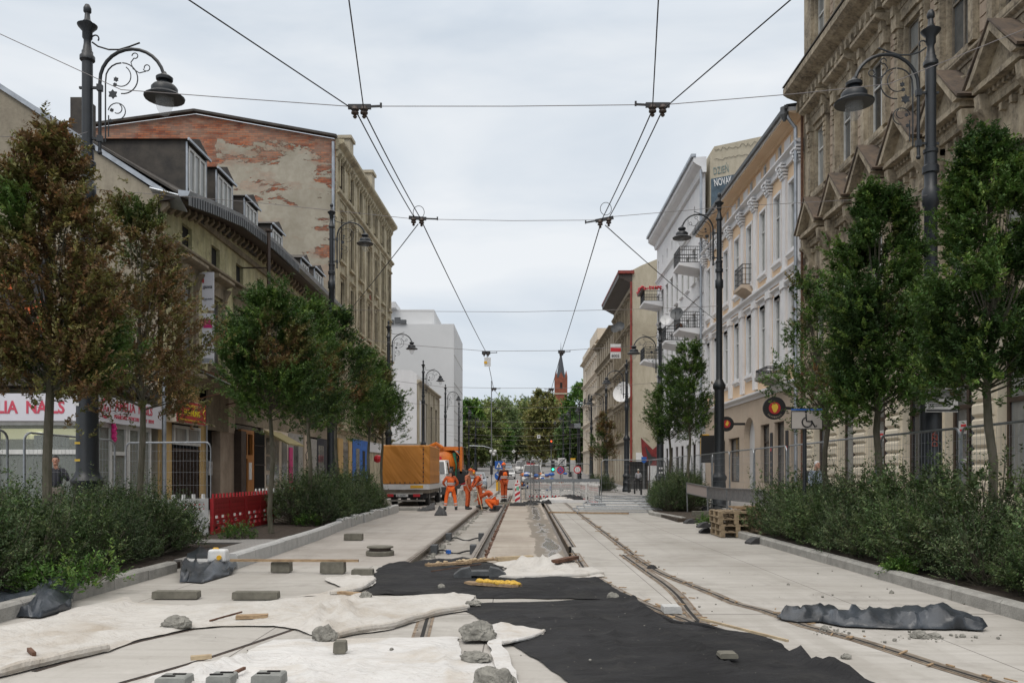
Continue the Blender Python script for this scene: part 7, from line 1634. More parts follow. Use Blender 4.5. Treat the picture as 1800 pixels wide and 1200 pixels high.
# pallets
def pallet():
    r = bpy.data.objects.new('pallet', None); col.objects.link(r); r.empty_display_size = .2
    def P_(mb, nm): o = mb.build(nm, M['pallet'], r); o.matrix_parent_inverse = Matrix()
    mb = MB(); [mb.cbox((-.33+.165*k, 0, .133), (.11, 1.2, .022)) for k in range(5)]; P_(mb, 'deck_boards')
    mb = MB(); [mb.cbox((0, y, .11), (.8, .1, .022)) for y in (-.55, 0, .55)]; P_(mb, 'cross_boards')
    mb = MB(); [mb.cbox((x, y, .06), (.1, .13, .078)) for x in (-.35, 0, .35) for y in (-.53, 0, .53)]; P_(mb, 'blocks')
    mb = MB(); [mb.cbox((x, 0, .011), (.1, 1.2, .02)) for x in (-.35, 0, .35)]; P_(mb, 'bottom_boards'); return r
pp = pallet(); first = True; g1 = G(1298, 945); g2 = G(1352, 947)
for s, (g, n) in enumerate(((g1, 4), (g2, 4))):
    for k in range(n):
        o = pp if first else dup(pp); first = False; o.location = (g.x+rr.uniform(-.03,.03)+(.0 if s == 0 else .1), g.y+.6, .015+k*.146); o.rotation_euler = (0, 0, rr.uniform(-.05,.05)+(.12 if s else 0))
        tag(o, '%s pallet of the %s stack by the right hedge' % (('bottom', 'second', 'third', 'top')[k], ('left', 'right')[s]), 'pallet', 'stacked wooden pallets')
for i in range(8):
    mb = MB(); mb.cbox((g1.x+rr.uniform(-.1,.7), g1.y+.5+rr.uniform(-.4,.4), .62+.012*i), (rr.uniform(.3,.8), .08, .02), rz=rr.uniform(-.4,.4)); tag(mb.build('loose_board', M['wood']), 'loose board lying on top of the pallet stacks', 'board', 'loose boards on the pallets')

# ================================================================ PEOPLE
def skin_mesh(nodes, edges, lvl=1):
    me = bpy.data.meshes.new('sk'); me.from_pydata([n[0] for n in nodes], edges, []); o = bpy.data.objects.new('sk', me); col.objects.link(o)
    o.modifiers.new('k', 'SKIN').use_smooth_shade = True
    for i, n in enumerate(nodes):
        r = n[1]; me.skin_vertices[0].data[i].radius = r if isinstance(r, tuple) else (r, r)
    me.skin_vertices[0].data[0].use_root = True; sb = o.modifiers.new('s', 'SUBSURF'); sb.levels = lvl; sb.render_levels = lvl
    dg = bpy.context.evaluated_depsgraph_get(); dg.update(); m = bpy.data.meshes.new_from_object(o.evaluated_get(dg)); bpy.data.objects.remove(o); return m
def add_mesh(mb, me): mb.add([v.co.copy() for v in me.vertices], [tuple(p.vertices) for p in me.polygons]); bpy.data.meshes.remove(me)
def person(loc, rz, height, label, pose, top, bottom, vest=None, cap=None, hair=(.2,.2,.2), boots='rubber', sleeves=True, bands=False, shorts=False, group=None, female=False, bag=False):
    P = dict(pelvis=(0,0,.95), belly=(0,0,1.08), chest=(0,.01,1.30), neck=(0,.01,1.47), hd0=(0,-.005,1.55), hd1=(0,-.02,1.66), shL=(-.18,.01,1.41), elL=(-.25,.03,1.13), wrL=(-.26,-.06,.89), shR=(.18,.01,1.41), elR=(.25,.03,1.13), wrR=(.26,-.06,.89),
             hipL=(-.09,0,.92), knL=(-.11,-.02,.50), anL=(-.12,.02,.09), hipR=(.09,0,.92), knR=(.11,-.02,.50), anR=(.12,.02,.09))
    P.update(pose); P = {k: Vector(v) for k, v in P.items()}; s = height/1.76
    root = empty('person', loc, label, 'person', group, rz); root.scale = (s, s, s)
    def part(nm, mb, ms, par=None): o = mb.build(nm, ms, par or root); o.matrix_parent_inverse = Matrix(); return o
    fwd = Vector((0,-1,0)); 
    if 'face' in pose: fwd = Vector(pose['face']).normalized()
    # body: one skinned surface from pelvis to limbs and head
    nd = ['pelvis','belly','chest','neck','hd0','hd1','shL','elL','wrL','shR','elR','wrR','hipL','knL','anL','hipR','knR','anR']
    rad = [(.12,.10),(.11,.09),(.13,.10),(.05,.05),(.065,.07),(.075,.085),.05,.038,.026,.05,.038,.026,.075,.055,.038,.075,.055,.038]
    ed = [(0,1),(1,2),(2,3),(3,4),(4,5),(2,6),(6,7),(7,8),(2,9),(9,10),(10,11),(0,12),(12,13),(13,14),(0,15),(15,16),(16,17)]
    mb = MB(); mb.smooth = True; add_mesh(mb, skin_mesh([(P[n], r) for n, r in zip(nd, rad)], ed))
    H = P['hd1']; side = fwd.cross(Vector((0,0,1))).normalized()
    mb.ball(H+Vector((0,0,.005)), .1, 12, 10, (.76,.95,1.12)); mb.ball(H+fwd*.092+Vector((0,0,-.012)), .018, 6, 5, (.8,1.2,1.4)); mb.ball(H+fwd*.055+Vector((0,0,-.075)), .042, 8, 6)
    for q in (-1, 1): mb.ball(H+side*q*.078, .02, 6, 5, (.6,1,1.5))
    mb.cur = 1
    for q in (-1, 1): mb.ball(H+side*q*.032+fwd*.083+Vector((0,0,.012)), .011, 6, 5)
    mb.cur = 2; mb.ball(H+fwd*.083+Vector((0,0,-.052)), .016, 8, 4, (1.5,.6,.35)); mb.cur = 0
    for sd_, w, e in ((-1,'wrL','elL'), (1,'wrR','elR')):   # palm, four curled fingers of different length, thumb from the side
        wv = P[w]; d = (wv-P[e]).normalized(); ax_ = d.cross(Vector((0,-1,.01))).normalized(); nn = ax_.cross(d).normalized()
        pn = [(wv, .022), (wv+d*.05, (.038,.018)), (wv+d*.085, (.04,.016))]; add_mesh(mb, skin_mesh(pn, [(0,1),(1,2)]))
        for k, ln in enumerate((.068,.076,.070,.055)):
            b = wv+d*.085+ax_*(-.03+.02*k); add_mesh(mb, skin_mesh([(b, .009), (b+d*ln*.5+nn*.006, .0085), (b+d*ln*.85+nn*.03, .0075)], [(0,1),(1,2)]))
        b = wv+d*.03+ax_*-.03; add_mesh(mb, skin_mesh([(b, .011), (b+d*.03-ax_*.025+nn*.01, .010), (b+d*.058-ax_*.03+nn*.022, .008)], [(0,1),(1,2)]))
    part('body', mb, [M['skin'], M['paint_black'], M['sign_red']])
    # hair
    mb = MB(); mb.smooth = True; mb.ball(H+Vector((0,0,.02))-fwd*.012, .104, 12, 9, (.80,.98,1.06)) if not cap or female else mb.ball(H-fwd*.03-Vector((0,0,.015)), .088, 10, 8, (.86,1,.9))
    hm = mat('hair', hair, .9, var=.4, vscale=30, obj=True)
    hv = mb; fc = H+fwd*.07
    hv.v = [tuple(Vector(v) if (Vector(v)-fc).length > .085 or Vector(v).z > H.z+.07 else Vector(v)-fwd*.05) for v in hv.v]
    part('hair', hv, hm)
    # top garment
    tr = 1.0 if not female else .92
    an = ['pelvis','belly','chest','neck','shL','elL','wrL','shR','elR','wrR']; ar = [(.155,.125),(.155,.125),(.165,.125),(.07,.07),.075,.058,.044,.075,.058,.044]
    ae = [(0,1),(1,2),(2,3),(2,4),(4,5),(5,6),(2,7),(7,8),(8,9)]
    pts = {k: P[k].copy() for k in an}; pts['neck'] = P['chest'].lerp(P['neck'], .75); pts['pelvis'] = P['pelvis']+(P['belly']-P['pelvis'])*.0
    if not sleeves:
        for q in 'LR': pts['el'+q] = P['sh'+q].lerp(P['el'+q], .35); pts['wr'+q] = P['sh'+q].lerp(P['el'+q], .75); 
        ar[5] = ar[8] = .068; ar[6] = ar[9] = .062
    mb = MB(); mb.smooth = True; add_mesh(mb, skin_mesh([(pts[n], r if not isinstance(r, tuple) else (r[0]*tr, r[1]*tr)) for n, r in zip(an, ar)], ae)); part('jacket', mb, M[top] if isinstance(top, str) else top)
    # trousers
    tn = ['pelvis','hipL','knL','anL','hipR','knR','anR']; q_ = {k: P[k].copy() for k in tn}; tr_ = [(.15,.12),(.108,.105),.085,.072,(.108,.105),.085,.072]
    if shorts:
        for k in 'LR': q_['an'+k] = P['hip'+k].lerp(P['kn'+k], .95); q_['kn'+k] = P['hip'+k].lerp(P['kn'+k], .5); 
        tr_[3] = tr_[6] = .095; tr_[2] = tr_[5] = .1
    mb = MB(); mb.smooth = True; add_mesh(mb, skin_mesh([(q_[n], r) for n, r in zip(tn, tr_)], [(0,1),(1,2),(2,3),(0,4),(4,5),(5,6)])); part('trousers', mb, M[bottom] if isinstance(bottom, str) else bottom)
    for q in 'LR':
        a = P['an'+q]; mb = MB(); mb.smooth = True; f = Vector((fwd.x, fwd.y, 0)).normalized() if fwd.xy.length > .1 else Vector((0,-1,0))
        mb.ball(a+f*.07-Vector((0,0,.04)), .075, 10, 6, (.75 if abs(f.y) > .5 else 1.7, 1.7 if abs(f.y) > .5 else .75, .68)); mb.lathe([(.058,-.07),(.06,.0),(.062,.09)], a, 10); part('boot', mb, M[boots])
    if vest:
        mb = MB(); mb.smooth = True; c = [P['pelvis'].lerp(P['belly'], .35), P['belly'], P['chest'], P['chest'].lerp(P['neck'], .6)]
        add_mesh(mb, skin_mesh([(c[0], (.175,.142)), (c[1], (.172,.14)), (c[2], (.188,.142)), (c[3], (.12,.10))], [(0,1),(1,2),(2,3)])); v = part('vest', mb, M[vest])
        up = (P['chest']-P['belly']).normalized()
        for t in (.12, .42):
            b = P['belly'].lerp(P['chest'], t); ex = Vector((1,0,0)); ey = up.cross(ex).normalized(); mb = MB(); n = 20
            vs = []
            for hh in (-.022, .022):
                for k in range(n): an_ = 2*math.pi*k/n; vs.append(b+up*hh+ex*math.cos(an_)*.188+ey*math.sin(an_)*.152)
            mb.add(vs, [(k, (k+1) % n, (k+1) % n+n, k+n) for k in range(n)]); part('reflective_band', mb, M['band'], v)
    if bands:
        for q in 'LR':
            for t in (.55, .8):
                c = P['kn'+q].lerp(P['an'+q], t); d = (P['an'+q]-P['kn'+q]).normalized(); mb = MB(); mb.tube([c-d*.025, c+d*.025], .083, 12, cap=False); part('reflective_band', mb, M['band'])
    if cap:
        mb = MB(); mb.smooth = True; mb.ball(H+Vector((0,0,.035)), .112, 14, 8, (.86,1.0,.95)); mb.v = [(x, y, max(z, H.z+.02)) for x, y, z in mb.v]
        f = Vector((fwd.x, fwd.y, 0)); f = f.normalized() if f.length > .1 else Vector((0,-1,0)); mb.cbox(H+f*.12+Vector((0,0,.028)), (.14 if abs(f.y) > .5 else .1, .1 if abs(f.y) > .5 else .14, .015)); part('cap', mb, M[cap])
    if bag:
        mb = MB(); mb.cbox(P['chest']-fwd*.19+Vector((0,0,-.05)), (.28,.14,.38)); part('backpack', mb, M['navy'])
    return root
WKG = 'road workers in orange'
g = G(792, 896); person((g.x, g.y, 0), math.pi+.15, 1.62, 'worker seen from behind with legs apart, orange vest and bright trousers, beside the truck', dict(hipL=(-.1,0,.92), hipR=(.1,0,.92), knL=(-.19,-.02,.5), knR=(.19,-.02,.5), anL=(-.24,.02,.09), anR=(.24,.02,.09), elL=(-.33,-.03,1.17), elR=(.33,.0,1.17), wrL=(-.22,-.2,1.05), wrR=(.22,-.2,1.05)), 'hiviz_dark', 'hiviz', vest='hiviz', hair=(.12,.12,.12), bands=True, group=WKG)
root_l = [o for o in col.objects if o.name.startswith('person')][-1]
text_obj('SERWIS', .062, root_l, M['mural_dark'], (0,0,0), name='vest_lettering'); tl = [c for c in kids(root_l) if c.name.startswith('vest_lettering')][0]; tl.matrix_parent_inverse = Matrix(); tl.rotation_euler = (math.radians(90), 0, math.pi); tl.location = (.13, .155, 1.33)
g = G(822, 895); person((g.x, g.y, 0), 1.35, 1.66, 'stout worker in faded orange overalls and short sleeves looking down, arms hanging', dict(belly=(0,-.05,1.08), chest=(0,-.02,1.3), neck=(0,-.05,1.46), hd0=(0,-.09,1.53), hd1=(0,-.13,1.63), elR=(.24,-.02,1.12), wrR=(.22,-.14,.9), elL=(-.24,.0,1.12), wrL=(-.22,-.1,.9), face=(0,-1,-.3)), 'hiviz_faded', 'hiviz_dark', sleeves=False, cap='hiviz_dark', group=WKG)
g = G(836, 893); person((g.x+.15, g.y+.8, 0), -1.2, 1.66, 'bent worker with ear defenders leaning over a pick handle', dict(chest=(0,-.12,1.28), neck=(0,-.22,1.43), hd0=(0,-.27,1.49), hd1=(0,-.33,1.57), shL=(-.18,-.12,1.38), shR=(.18,-.12,1.38), elL=(-.22,-.25,1.12), elR=(.22,-.25,1.12), wrL=(-.08,-.38,.95), wrR=(.08,-.38,.9), face=(0,-1,-.5)), 'hiviz_dark', 'hiviz_dark', vest='hiviz', cap='hiviz', group=WKG)
ear = [o for o in col.objects if o.name.startswith('person')][-1]
for q in (-1, 1): mb = MB(); mb.ball((q*.1, -.33, 1.57), .045, 8, 6, (.6,1,1.2)); o = mb.build('ear_defender', M['sign_yellow'], ear); o.matrix_parent_inverse = Matrix()
# pick leaning between the workers
a = G(848, 897); b = W(838, 858, 34.5); root = empty('pickaxe', a, 'wooden-handled pick held upright on the rail', 'tool'); mb = MB(); mb.smooth = True; mb.tube([a, b], .022, 7); mb.build('handle', M['wood'], root); mb = MB(); mb.bar(a+Vector((-.2,0,.05)), a+Vector((.2,0,-.0)), .04); mb.build('head', M['steel'], root)
g = G(866, 893); person((g.x, g.y, -.1), -1.75, 1.75, 'crouching worker in a bright vest reaching down to the rail, grey cap', dict(pelvis=(0,.12,.38), belly=(0,.02,.52), chest=(0,-.14,.70), neck=(0,-.27,.82), hd0=(0,-.33,.87), hd1=(0,-.38,.97), shL=(-.18,-.16,.80), shR=(.18,-.16,.80), elL=(-.25,-.42,.62), elR=(.25,-.42,.62), wrL=(-.12,-.66,.48), wrR=(.12,-.66,.45), hipL=(-.1,.1,.36), hipR=(.1,.1,.36), knL=(-.2,-.30,.48), knR=(.2,-.28,.46), anL=(-.18,.02,.09), anR=(.18,.06,.09), face=(0,-1,-.2)), 'hiviz_dark', 'hiviz', vest='hiviz', cap='kerb', group=WKG)
p = W(886, 882, 41); person((p.x, p.y, p.z), -2.55, 1.86, 'tallest worker standing sideways in vest and checked shirt, orange helmet', dict(elL=(-.22,-.04,1.15), elR=(.22,-.04,1.15), wrL=(-.2,-.22,.98), wrR=(.2,-.22,.98), hd1=(0,-.03,1.66), knL=(-.09,-.02,.5), knR=(.09,.0,.5), anL=(-.08,.0,.09), anR=(.08,.02,.09)), mat('checked_shirt', (.10,.02,.018), .85, var=.8, vscale=40, obj=True), 'hiviz_dark', vest='hiviz', cap='hiviz', bands=True, group=WKG)
mb = MB(); mb.cbox((p.x, p.y, p.z/2-.02), (.9, .7, max(.1, p.z-.02)), tap=.8); tag(mb.build('rail_sleeper_block', M['block']), 'grey block under the feet of the tallest worker', 'block')
person((-11.45+.0, 21.1, .13), .35, 1.74, 'man in a black jacket and shorts holding a hand to his face before the salon', dict(elR=(.30,-.12,1.16), wrR=(.08,-.19,1.46), elL=(-.28,.02,1.16), wrL=(-.22,-.14,1.0)), 'navy', mat('shorts', (.16,.13,.11), .9), hair=(.01,.01,.01), shorts=True, boots='paint_white')
p = W(1434, 821, 26.5); person((p.x, p.y, .13), .5, 1.72, 'white-haired older man in a light blue shirt with a dark backpack, behind the right hedge', dict(hd1=(0,-.06,1.63), neck=(0,-.02,1.46)), mat('blue_shirt', (.30,.36,.46), .85, var=.3, vscale=30, obj=True), 'navy', hair=(.62,.62,.62), bag=True)
p = W(1122, 862, 64); person((p.x, 64, p.z), math.pi, 1.62, 'woman seen from behind in a pale grey jacket, white headscarf and black trousers', dict(elL=(-.22,-.03,1.14), elR=(.22,-.03,1.14), wrL=(-.14,-.16,1.0), wrR=(.14,-.16,1.0)), mat('grey_jacket', (.42,.42,.45), .9), 'paint_black', hair=(.6,.58,.5), female=True)

# ================================================================ VEHICLES
def wheel(root, c, r, w, parent_rim=True):
    mb = MB(); mb.smooth = False; mb.lathe([(r*.55,-w/2),(r*.92,-w/2),(r,-w*.35),(r,w*.35),(r*.92,w/2),(r*.55,w/2)], c, 20, 'X'); o = mb.build('wheel', M['rubber'], root)
    mb = MB(); mb.lathe([(r*.3,-w*.52),(r*.56,-w*.45),(r*.56,w*.45),(r*.3,w*.52)], c, 14, 'X'); mb.build('rim', M['galv'], o); return o
def orange_tarp():
    g = NG('orange_tarp', .6); x, y, z = g.xyz()
    rr_ = g.math('ADD', g.math('MULTIPLY', g.math('ADD', x, 6.2), 2.0), g.math('MULTIPLY', z, 1.5))
    v = g.n('ShaderNodeCombineXYZ'); g.l(rr_, v.inputs[0]); g.l(g.math('MULTIPLY', z, .5), v.inputs[1]); nzz = g.noise(v.outputs[0], 1.0, 2, .4, .5)
    c = g.ramp(g.noise(g.pos, 1.2, 5), [(.3, (.47,.19,.03)), (.7, (.58,.24,.04))]); g.bump(nzz, .8, .16); return g.color(c)
M['orange_tarp'] = orange_tarp()
TX0, TX1, TY = -6.08, -3.98, 38.0
R = empty('tarp_truck', (-5.0, TY+3, 0), 'light truck with an orange tarpaulin box, seen from the rear', 'truck')
mb = MB(); mb.box(TX0, TX1+.02, TY, TY+4.6, .98, 2.72); o = mb.build('tarpaulin', M['orange_tarp'], R); bv = o.modifiers.new('b', 'BEVEL'); bv.width = .05; bv.segments = 2
mb = MB(); [mb.cbox((TX1-.27, TY-.01, 1.12+.2*k), (.05, .02, .06)) for k in range(8)]; [mb.cbox((TX0+.35+.22*k, TY-.01, 1.04), (.05, .02, .05)) for k in range(7)]; mb.build('eyelets', M['iron_black'], R)
mb = MB(); mb.bar((TX1-.27, TY-.004, 1.0), (TX1-.27, TY-.004, 2.66), .05, .008); mb.build('seam_strap', mat('strap', (.33,.12,.03), .7), R)
mb = MB(); mb.box(TX0+.02, TX1, TY-.03, TY+4.6, .74, .98); mb.build('side_boards', M['paint_white'], R)
mb = MB(); mb.box(TX1-.85, TX1-.28, TY-.045, TY-.03, .80, .93); mb.build('marking', M['sign_yellow'], R)
mb = MB(); mb.box(TX0+.05, TX1-.02, TY+.02, TY+4.8, .58, .735); mb.build('chassis', M['frame_dirty'], R)
mb = MB(); mb.box(TX0+.2, TX1-.3, TY-.02, TY+.06, .52, .60); mb.bar((TX0+.3, TY+.1, .25), (TX1-.2, TY+.1, .25), .08); mb.build('underrun_bar', M['kerb'], R)
mb = MB(); mb.box(TX0+.62, TX0+1.15, TY-.04, TY, .42, .54); o = mb.build('number_plate', M['paint_white'], R); text_obj('EL 9A799', .1, R, M['mural_dark'], (TX0+.65, TY-.045, .445), name='plate_lettering')
mb = MB(); mb.box(TX1-.72, TX1-.42, TY-.05, TY+.0, .42, .54); mb.build('tail_light', M['refl_red'], R); mb = MB(); mb.box(TX0+.2, TX0+.5, TY-.05, TY+.0, .42, .54); mb.build('tail_light', M['refl_red'], R)
mb = MB(); mb.box(TX0+.15, TX1-.15, TY+.15, TY+6.2, .35, .58); mb.build('underbody', M['mural_dark'], R)
mb = MB(); mb.hexa([(TX0+.05,TY+4.8,.5),(TX1-.05,TY+4.8,.5),(TX1-.05,TY+6.5,.5),(TX0+.05,TY+6.5,.5),(TX0+.15,TY+4.8,2.2),(TX1-.15,TY+4.8,2.2),(TX1-.15,TY+5.8,2.2),(TX0+.15,TY+5.8,2.2)]); mb.build('cab', M['paint_white'], R)
for x, y in ((TX0+.35, TY+1.4), (TX1-.52, TY+1.3), (TX1-.25, TY+1.3), (TX0+.2, TY+5.7), (TX1-.15, TY+5.4)): wheel(R, (x, y, .38), .38, .24)
# tanker facing the viewer
R = empty('suction_tanker', (-4.6, 47, 0), 'orange suction tanker with a white cab, parked behind the tarpaulin truck', 'truck')
cx, y0 = -4.78, 45.0
mb = MB(); mb.hexa([(cx-1.0,y0,.6),(cx+1.0,y0,.6),(cx+1.0,y0+2.2,.6),(cx-1.0,y0+2.2,.6),(cx-.95,y0,1.45),(cx+.95,y0,1.45),(cx+1.0,y0+2.2,1.45),(cx-1.0,y0+2.2,1.45)])
mb.hexa([(cx-.97,y0,1.45),(cx+.97,y0,1.45),(cx+1.0,y0+2.2,1.45),(cx-1.0,y0+2.2,1.45),(cx-.85,y0+.5,2.15),(cx+.85,y0+.5,2.15),(cx+.9,y0+2.2,2.2),(cx-.9,y0+2.2,2.2)]); mb.build('cab', M['paint_white'], R)
mb = MB(); mb.prism([(cx-.88,y0-.02,1.48),(cx+.88,y0-.02,1.48),(cx+.78,y0+.42,2.08),(cx-.78,y0+.42,2.08)], (0,-.02,.0)); mb.build('windscreen', M['glass'], R)
mb = MB(); mb.prism([(cx+1.0,y0+.25,1.45),(cx+1.0,y0+1.3,1.45),(cx+.91,y0+1.3,2.05),(cx+.88,y0+.6,2.05)], (.03,0,0)); mb.build('side_window', M['glass'], R)
mb = MB(); mb.box(cx-1.0, cx+1.0, y0-.12, y0+.1, .35, .75); mb.build('bumper', M['foot_gray'], R); mb = MB(); mb.box(cx-.5, cx+.5, y0-.02, y0+.02, .85, 1.2); mb.build('grille', M['mural_dark'], R)
for q in (-1, 1): mb = MB(); mb.ball((cx+q*.75, y0-.02, 1.0), .14, 10, 8, (1.2,.4,1)); mb.build('headlight', M['lampglass'], R); mb = MB(); mb.cbox((cx+q*1.22, y0+.2, 1.62), (.2,.1,.42)); mb.bar((cx+q*.98,y0+.3,1.7), (cx+q*1.2,y0+.2,1.7), .04); mb.build('mirror', M['paint_black'], R)
mb = MB(); mb.cbox((cx+.45, y0+.9, 2.28), (.35,.2,.16)); mb.build('warning_light', M['refl_red'], R)
mb = MB(); mb.box(cx-1.0, cx+1.15, y0+2.3, y0+8, .55, 1.0); mb.build('chassis', M['mural_dark'], R)
mb = MB(); mb.smooth = True; mb.lathe([(.01,-.32),(.5,-.26),(.85,-.1),(.98,.12),(1.0,.3),(1.0,4.8),(.8,5.1),(.01,5.2)], (cx+.35, y0+2.7, 1.95), 24, 'Y'); mb.build('tank', M['machine_orange'], R)
mb = MB(); [mb.lathe([(1.0,-.04),(1.05,-.03),(1.05,.03),(1.0,.04)], (cx+.35, y0+3.1+1.2*k, 1.95), 24, 'Y') for k in range(4)]; mb.build('tank_rings', M['machine_orange'], R)
mb = MB(); mb.smooth = True; rr = random.Random(31)
for k in range(9): a = Vector((cx+rr.uniform(-.5,1.4), y0+2.5+rr.random(), 2.7+rr.random()*.25)); mb.tube([a, a+Vector((rr.uniform(.1,.5), 0, rr.uniform(-.1,.2))), a+Vector((rr.uniform(.4,.7), .3, rr.uniform(-.6,-.1))), a+Vector((rr.uniform(.3,.8), .2, rr.uniform(-1.2,-.5)))], rr.uniform(.03,.06), 6)
mb.build('hoses', M['rubber'], R)
mb = MB(); [mb.tube([(cx+1.1+.06*k, y0+2.6, 2.6), (cx+1.3, y0+2.5+.1*k, 1.9), (cx+1.25, y0+2.6, 1.1)], .035, 6) for k in range(3)]; mb.build('green_hose', mat('hose_green', (.03,.16,.09), .5), R)
mb = MB(); mb.cbox((cx+.9, y0+2.9, 2.85), (1.0,.7,.2)); mb.cbox((cx+1.55, y0+3.2, 2.2), (.12,1.2,1.5)); mb.tube([(cx-.2,y0+2.6,2.95),(cx+.2,y0+2.3,3.1),(cx+.5,y0+2.5,2.9)], .11, 8); mb.build('superstructure', M['machine_orange'], R)
mb = MB(); mb.lathe([(.3,-.1),(.42,-.08),(.42,.08),(.3,.1)], (cx+1.5, y0+2.7, 1.3), 18, 'Y'); mb.build('hose_reel', M['iron_black'], R)
for x, y in ((cx-.85, y0+.6), (cx+.85, y0+.6), (cx-.8, y0+6.4), (cx+.9, y0+6.4)): wheel(R, (x, y, .45), .45, .3)
def car(x, y, rz, m, label, z=None, van=False, name='parked_car'):
    z = terr(y) if z is None else z; R = empty(name, (x, y, z), label, 'van' if van else 'car', 'cars beyond the works', rz)
    def P_(mb, nm, m, par=None): o = mb.build(nm, M[m], par or R); o.matrix_parent_inverse = Matrix(); return o
    h1, h2, L = (.95, 1.45, 4.3) if not van else (1.25, 2.1, 5.0); w = .87 if not van else .98
    lo = [(-L/2,.3),(-L/2+.05,.75),(-L/2+.25,h1-.12),(-L/2+1.1,h1),(L/2-.3,h1),(L/2,h1-.15),(L/2,.35),(L/2-.2,.25),(-L/2+.2,.22)]
    mb = MB(); mb.prism([(-w, yy, zz) for yy, zz in lo], (2*w,0,0)); o = P_(mb, 'body', m); bv = o.modifiers.new('b', 'BEVEL'); bv.width = .07; bv.segments = 3
    f0, f1, b1, b0 = (-L/2+1.0, -L/2+1.75, L/2-.8, L/2-.25) if not van else (-L/2+.5, -L/2+1.1, L/2-.1, L/2-.05)
    mb = MB(); mb.hexa([(-w+.04,f0,h1-.05),(w-.04,f0,h1-.05),(w-.04,b0,h1-.05),(-w+.04,b0,h1-.05),(-w+.2,f1,h2),(w-.2,f1,h2),(w-.2,b1,h2),(-w+.2,b1,h2)]); o = P_(mb, 'cabin', m); bv = o.modifiers.new('b', 'BEVEL'); bv.width = .05; bv.segments = 2
    mb = MB(); mb.prism([(-w+.12,f0-.03,h1+.02),(w-.12,f0-.03,h1+.02),(w-.26,f1-.06,h2-.07),(-w+.26,f1-.06,h2-.07)], (0,-.02,.012)); P_(mb, 'windscreen', 'glass')
    for q in (-1, 1):
        mb = MB(); mb.prism([(q*(w-.03),f0+.25,h1+.02),(q*(w-.03),b0-.3,h1+.02),(q*(w-.17),b1-.15,h2-.08),(q*(w-.17),f1+.1,h2-.08)], (q*.02,0,0)); P_(mb, 'side_window', 'glass')
        mb = MB(); mb.ball((q*(w-.2), -L/2+.06, .68), .13, 8, 6, (1.4,.5,.8)); P_(mb, 'headlight', 'lampglass')
        mb = MB(); mb.cbox((q*(w+.08), f0+.3, h1+.08), (.16,.1,.12)); P_(mb, 'mirror', 'paint_black')
        for yy in (-L/2+.8, L/2-.8):
            mb = MB(); mb.lathe([(.18,-.1),(.31,-.1),(.31,.1),(.18,.1)], (q*(w-.06), yy, .31), 16, 'X'); o = P_(mb, 'wheel', 'rubber'); mb = MB(); mb.lathe([(.1,-.11),(.19,-.105),(.19,.105),(.1,.11)], (q*(w-.06), yy, .31), 12, 'X'); P_(mb, 'rim', 'galv', o)
    mb = MB(); mb.box(-.45, .45, -L/2-.02, -L/2+.02, .42, .6); P_(mb, 'grille', 'mural_dark'); mb = MB(); mb.box(-.26, .26, -L/2-.03, -L/2-.02, .34, .45); P_(mb, 'number_plate', 'paint_white')
    return R
car(-3.75, 76, .05, 'car_silver', 'silver-grey car facing the viewer beyond the workers', .1); car(-6.1, 66, .0, 'car_red', 'red car between the tanker and the workers'); car(-7.2, 82, 1.57, 'car_red', 'dark red car crossing sideways behind the silver one', .15)
car(1.3, 84, 0, 'car_white', 'white van waiting behind the far barriers', .2, van=True); car(.4, 150, 0, 'car_white', 'white van on the rising far road', van=True); car(-2.2, 165, 0, 'car_silver', 'silver car on the rising far road'); car(2.6, 190, 0, 'car_red', 'red car higher on the far road'); car(-1.4, 120, 0, 'car_white', 'white car at the start of the rise'); car(-2.6, 240, 0, 'car_white', 'tiny white car far up the road'); 
for i, x in enumerate((-3.6, -1.6, .6, 2.7)): car(x, 352+2*i, 0, ('car_silver', 'car_red', 'machine_orange', 'car_white')[i], ('bluish', 'red', 'orange', 'white')[i]+' vehicle on the crest of the far road')
# heap of colourful bags behind the barrier
root = empty('bag_heap', (2.6, 60, 0), 'colourful heap of hoses and bags behind the white barriers', 'heap'); rr = random.Random(8)
for m_, n in (('sign_blue', 8), ('iron_black', 9), ('machine_orange', 5), ('plastic_white', 5), ('blue_paint', 5)):
    mb = MB(); mb.smooth = True; [mb.ball((1.4+rr.gauss(0,.75), 61+rr.uniform(-.5,.5), .3+rr.uniform(0,1.15)), rr.uniform(.1,.2), 8, 6, (1.3,1,.7)) for _ in range(2*n)]; mb.build('bags', M[m_], root)
# rubble heap and covered materials on the tracks
def heap(name, c, sx, sy, h, m, label, seed, cat='heap', rough_=.5):
    import bmesh
    bm = bmesh.new(); bmesh.ops.create_grid(bm, x_segments=44, y_segments=30, size=1)
    for v in bm.verts:
        r_ = math.hypot(v.co.x, v.co.y); f = max(0, 1-r_**2.2); n_ = noise.noise(Vector((v.co.x*3+seed, v.co.y*3, 0)))+.6*noise.noise(Vector((v.co.x*8+seed, v.co.y*8, 0)))+.4*noise.noise(Vector((v.co.x*19, v.co.y*19, seed))); v.co = Vector((v.co.x*sx, v.co.y*sy, h*f*(1+rough_*n_)-.03))
    me = bpy.data.meshes.new(name); bm.to_mesh(me); bm.free(); me.materials.append(M[m]); o = bpy.data.objects.new(name, me); col.objects.link(o); o.location = c
    if m != 'rock':
        for p_ in me.polygons: p_.use_smooth = True
    return tag(o, label, cat)
heap('rubble_heap', (-2.6, 43, 0), 1.2, 5.0, .55, 'rock', 'heap of broken concrete rubble left of the crouching worker', 3)
heap('covered_material', (2.1, 44.8, .02), 1.2, 2.6, .20, 'geo_white', 'materials under a rumpled cream sheet at the far end of the right slab', 5, 'covered heap', .35)
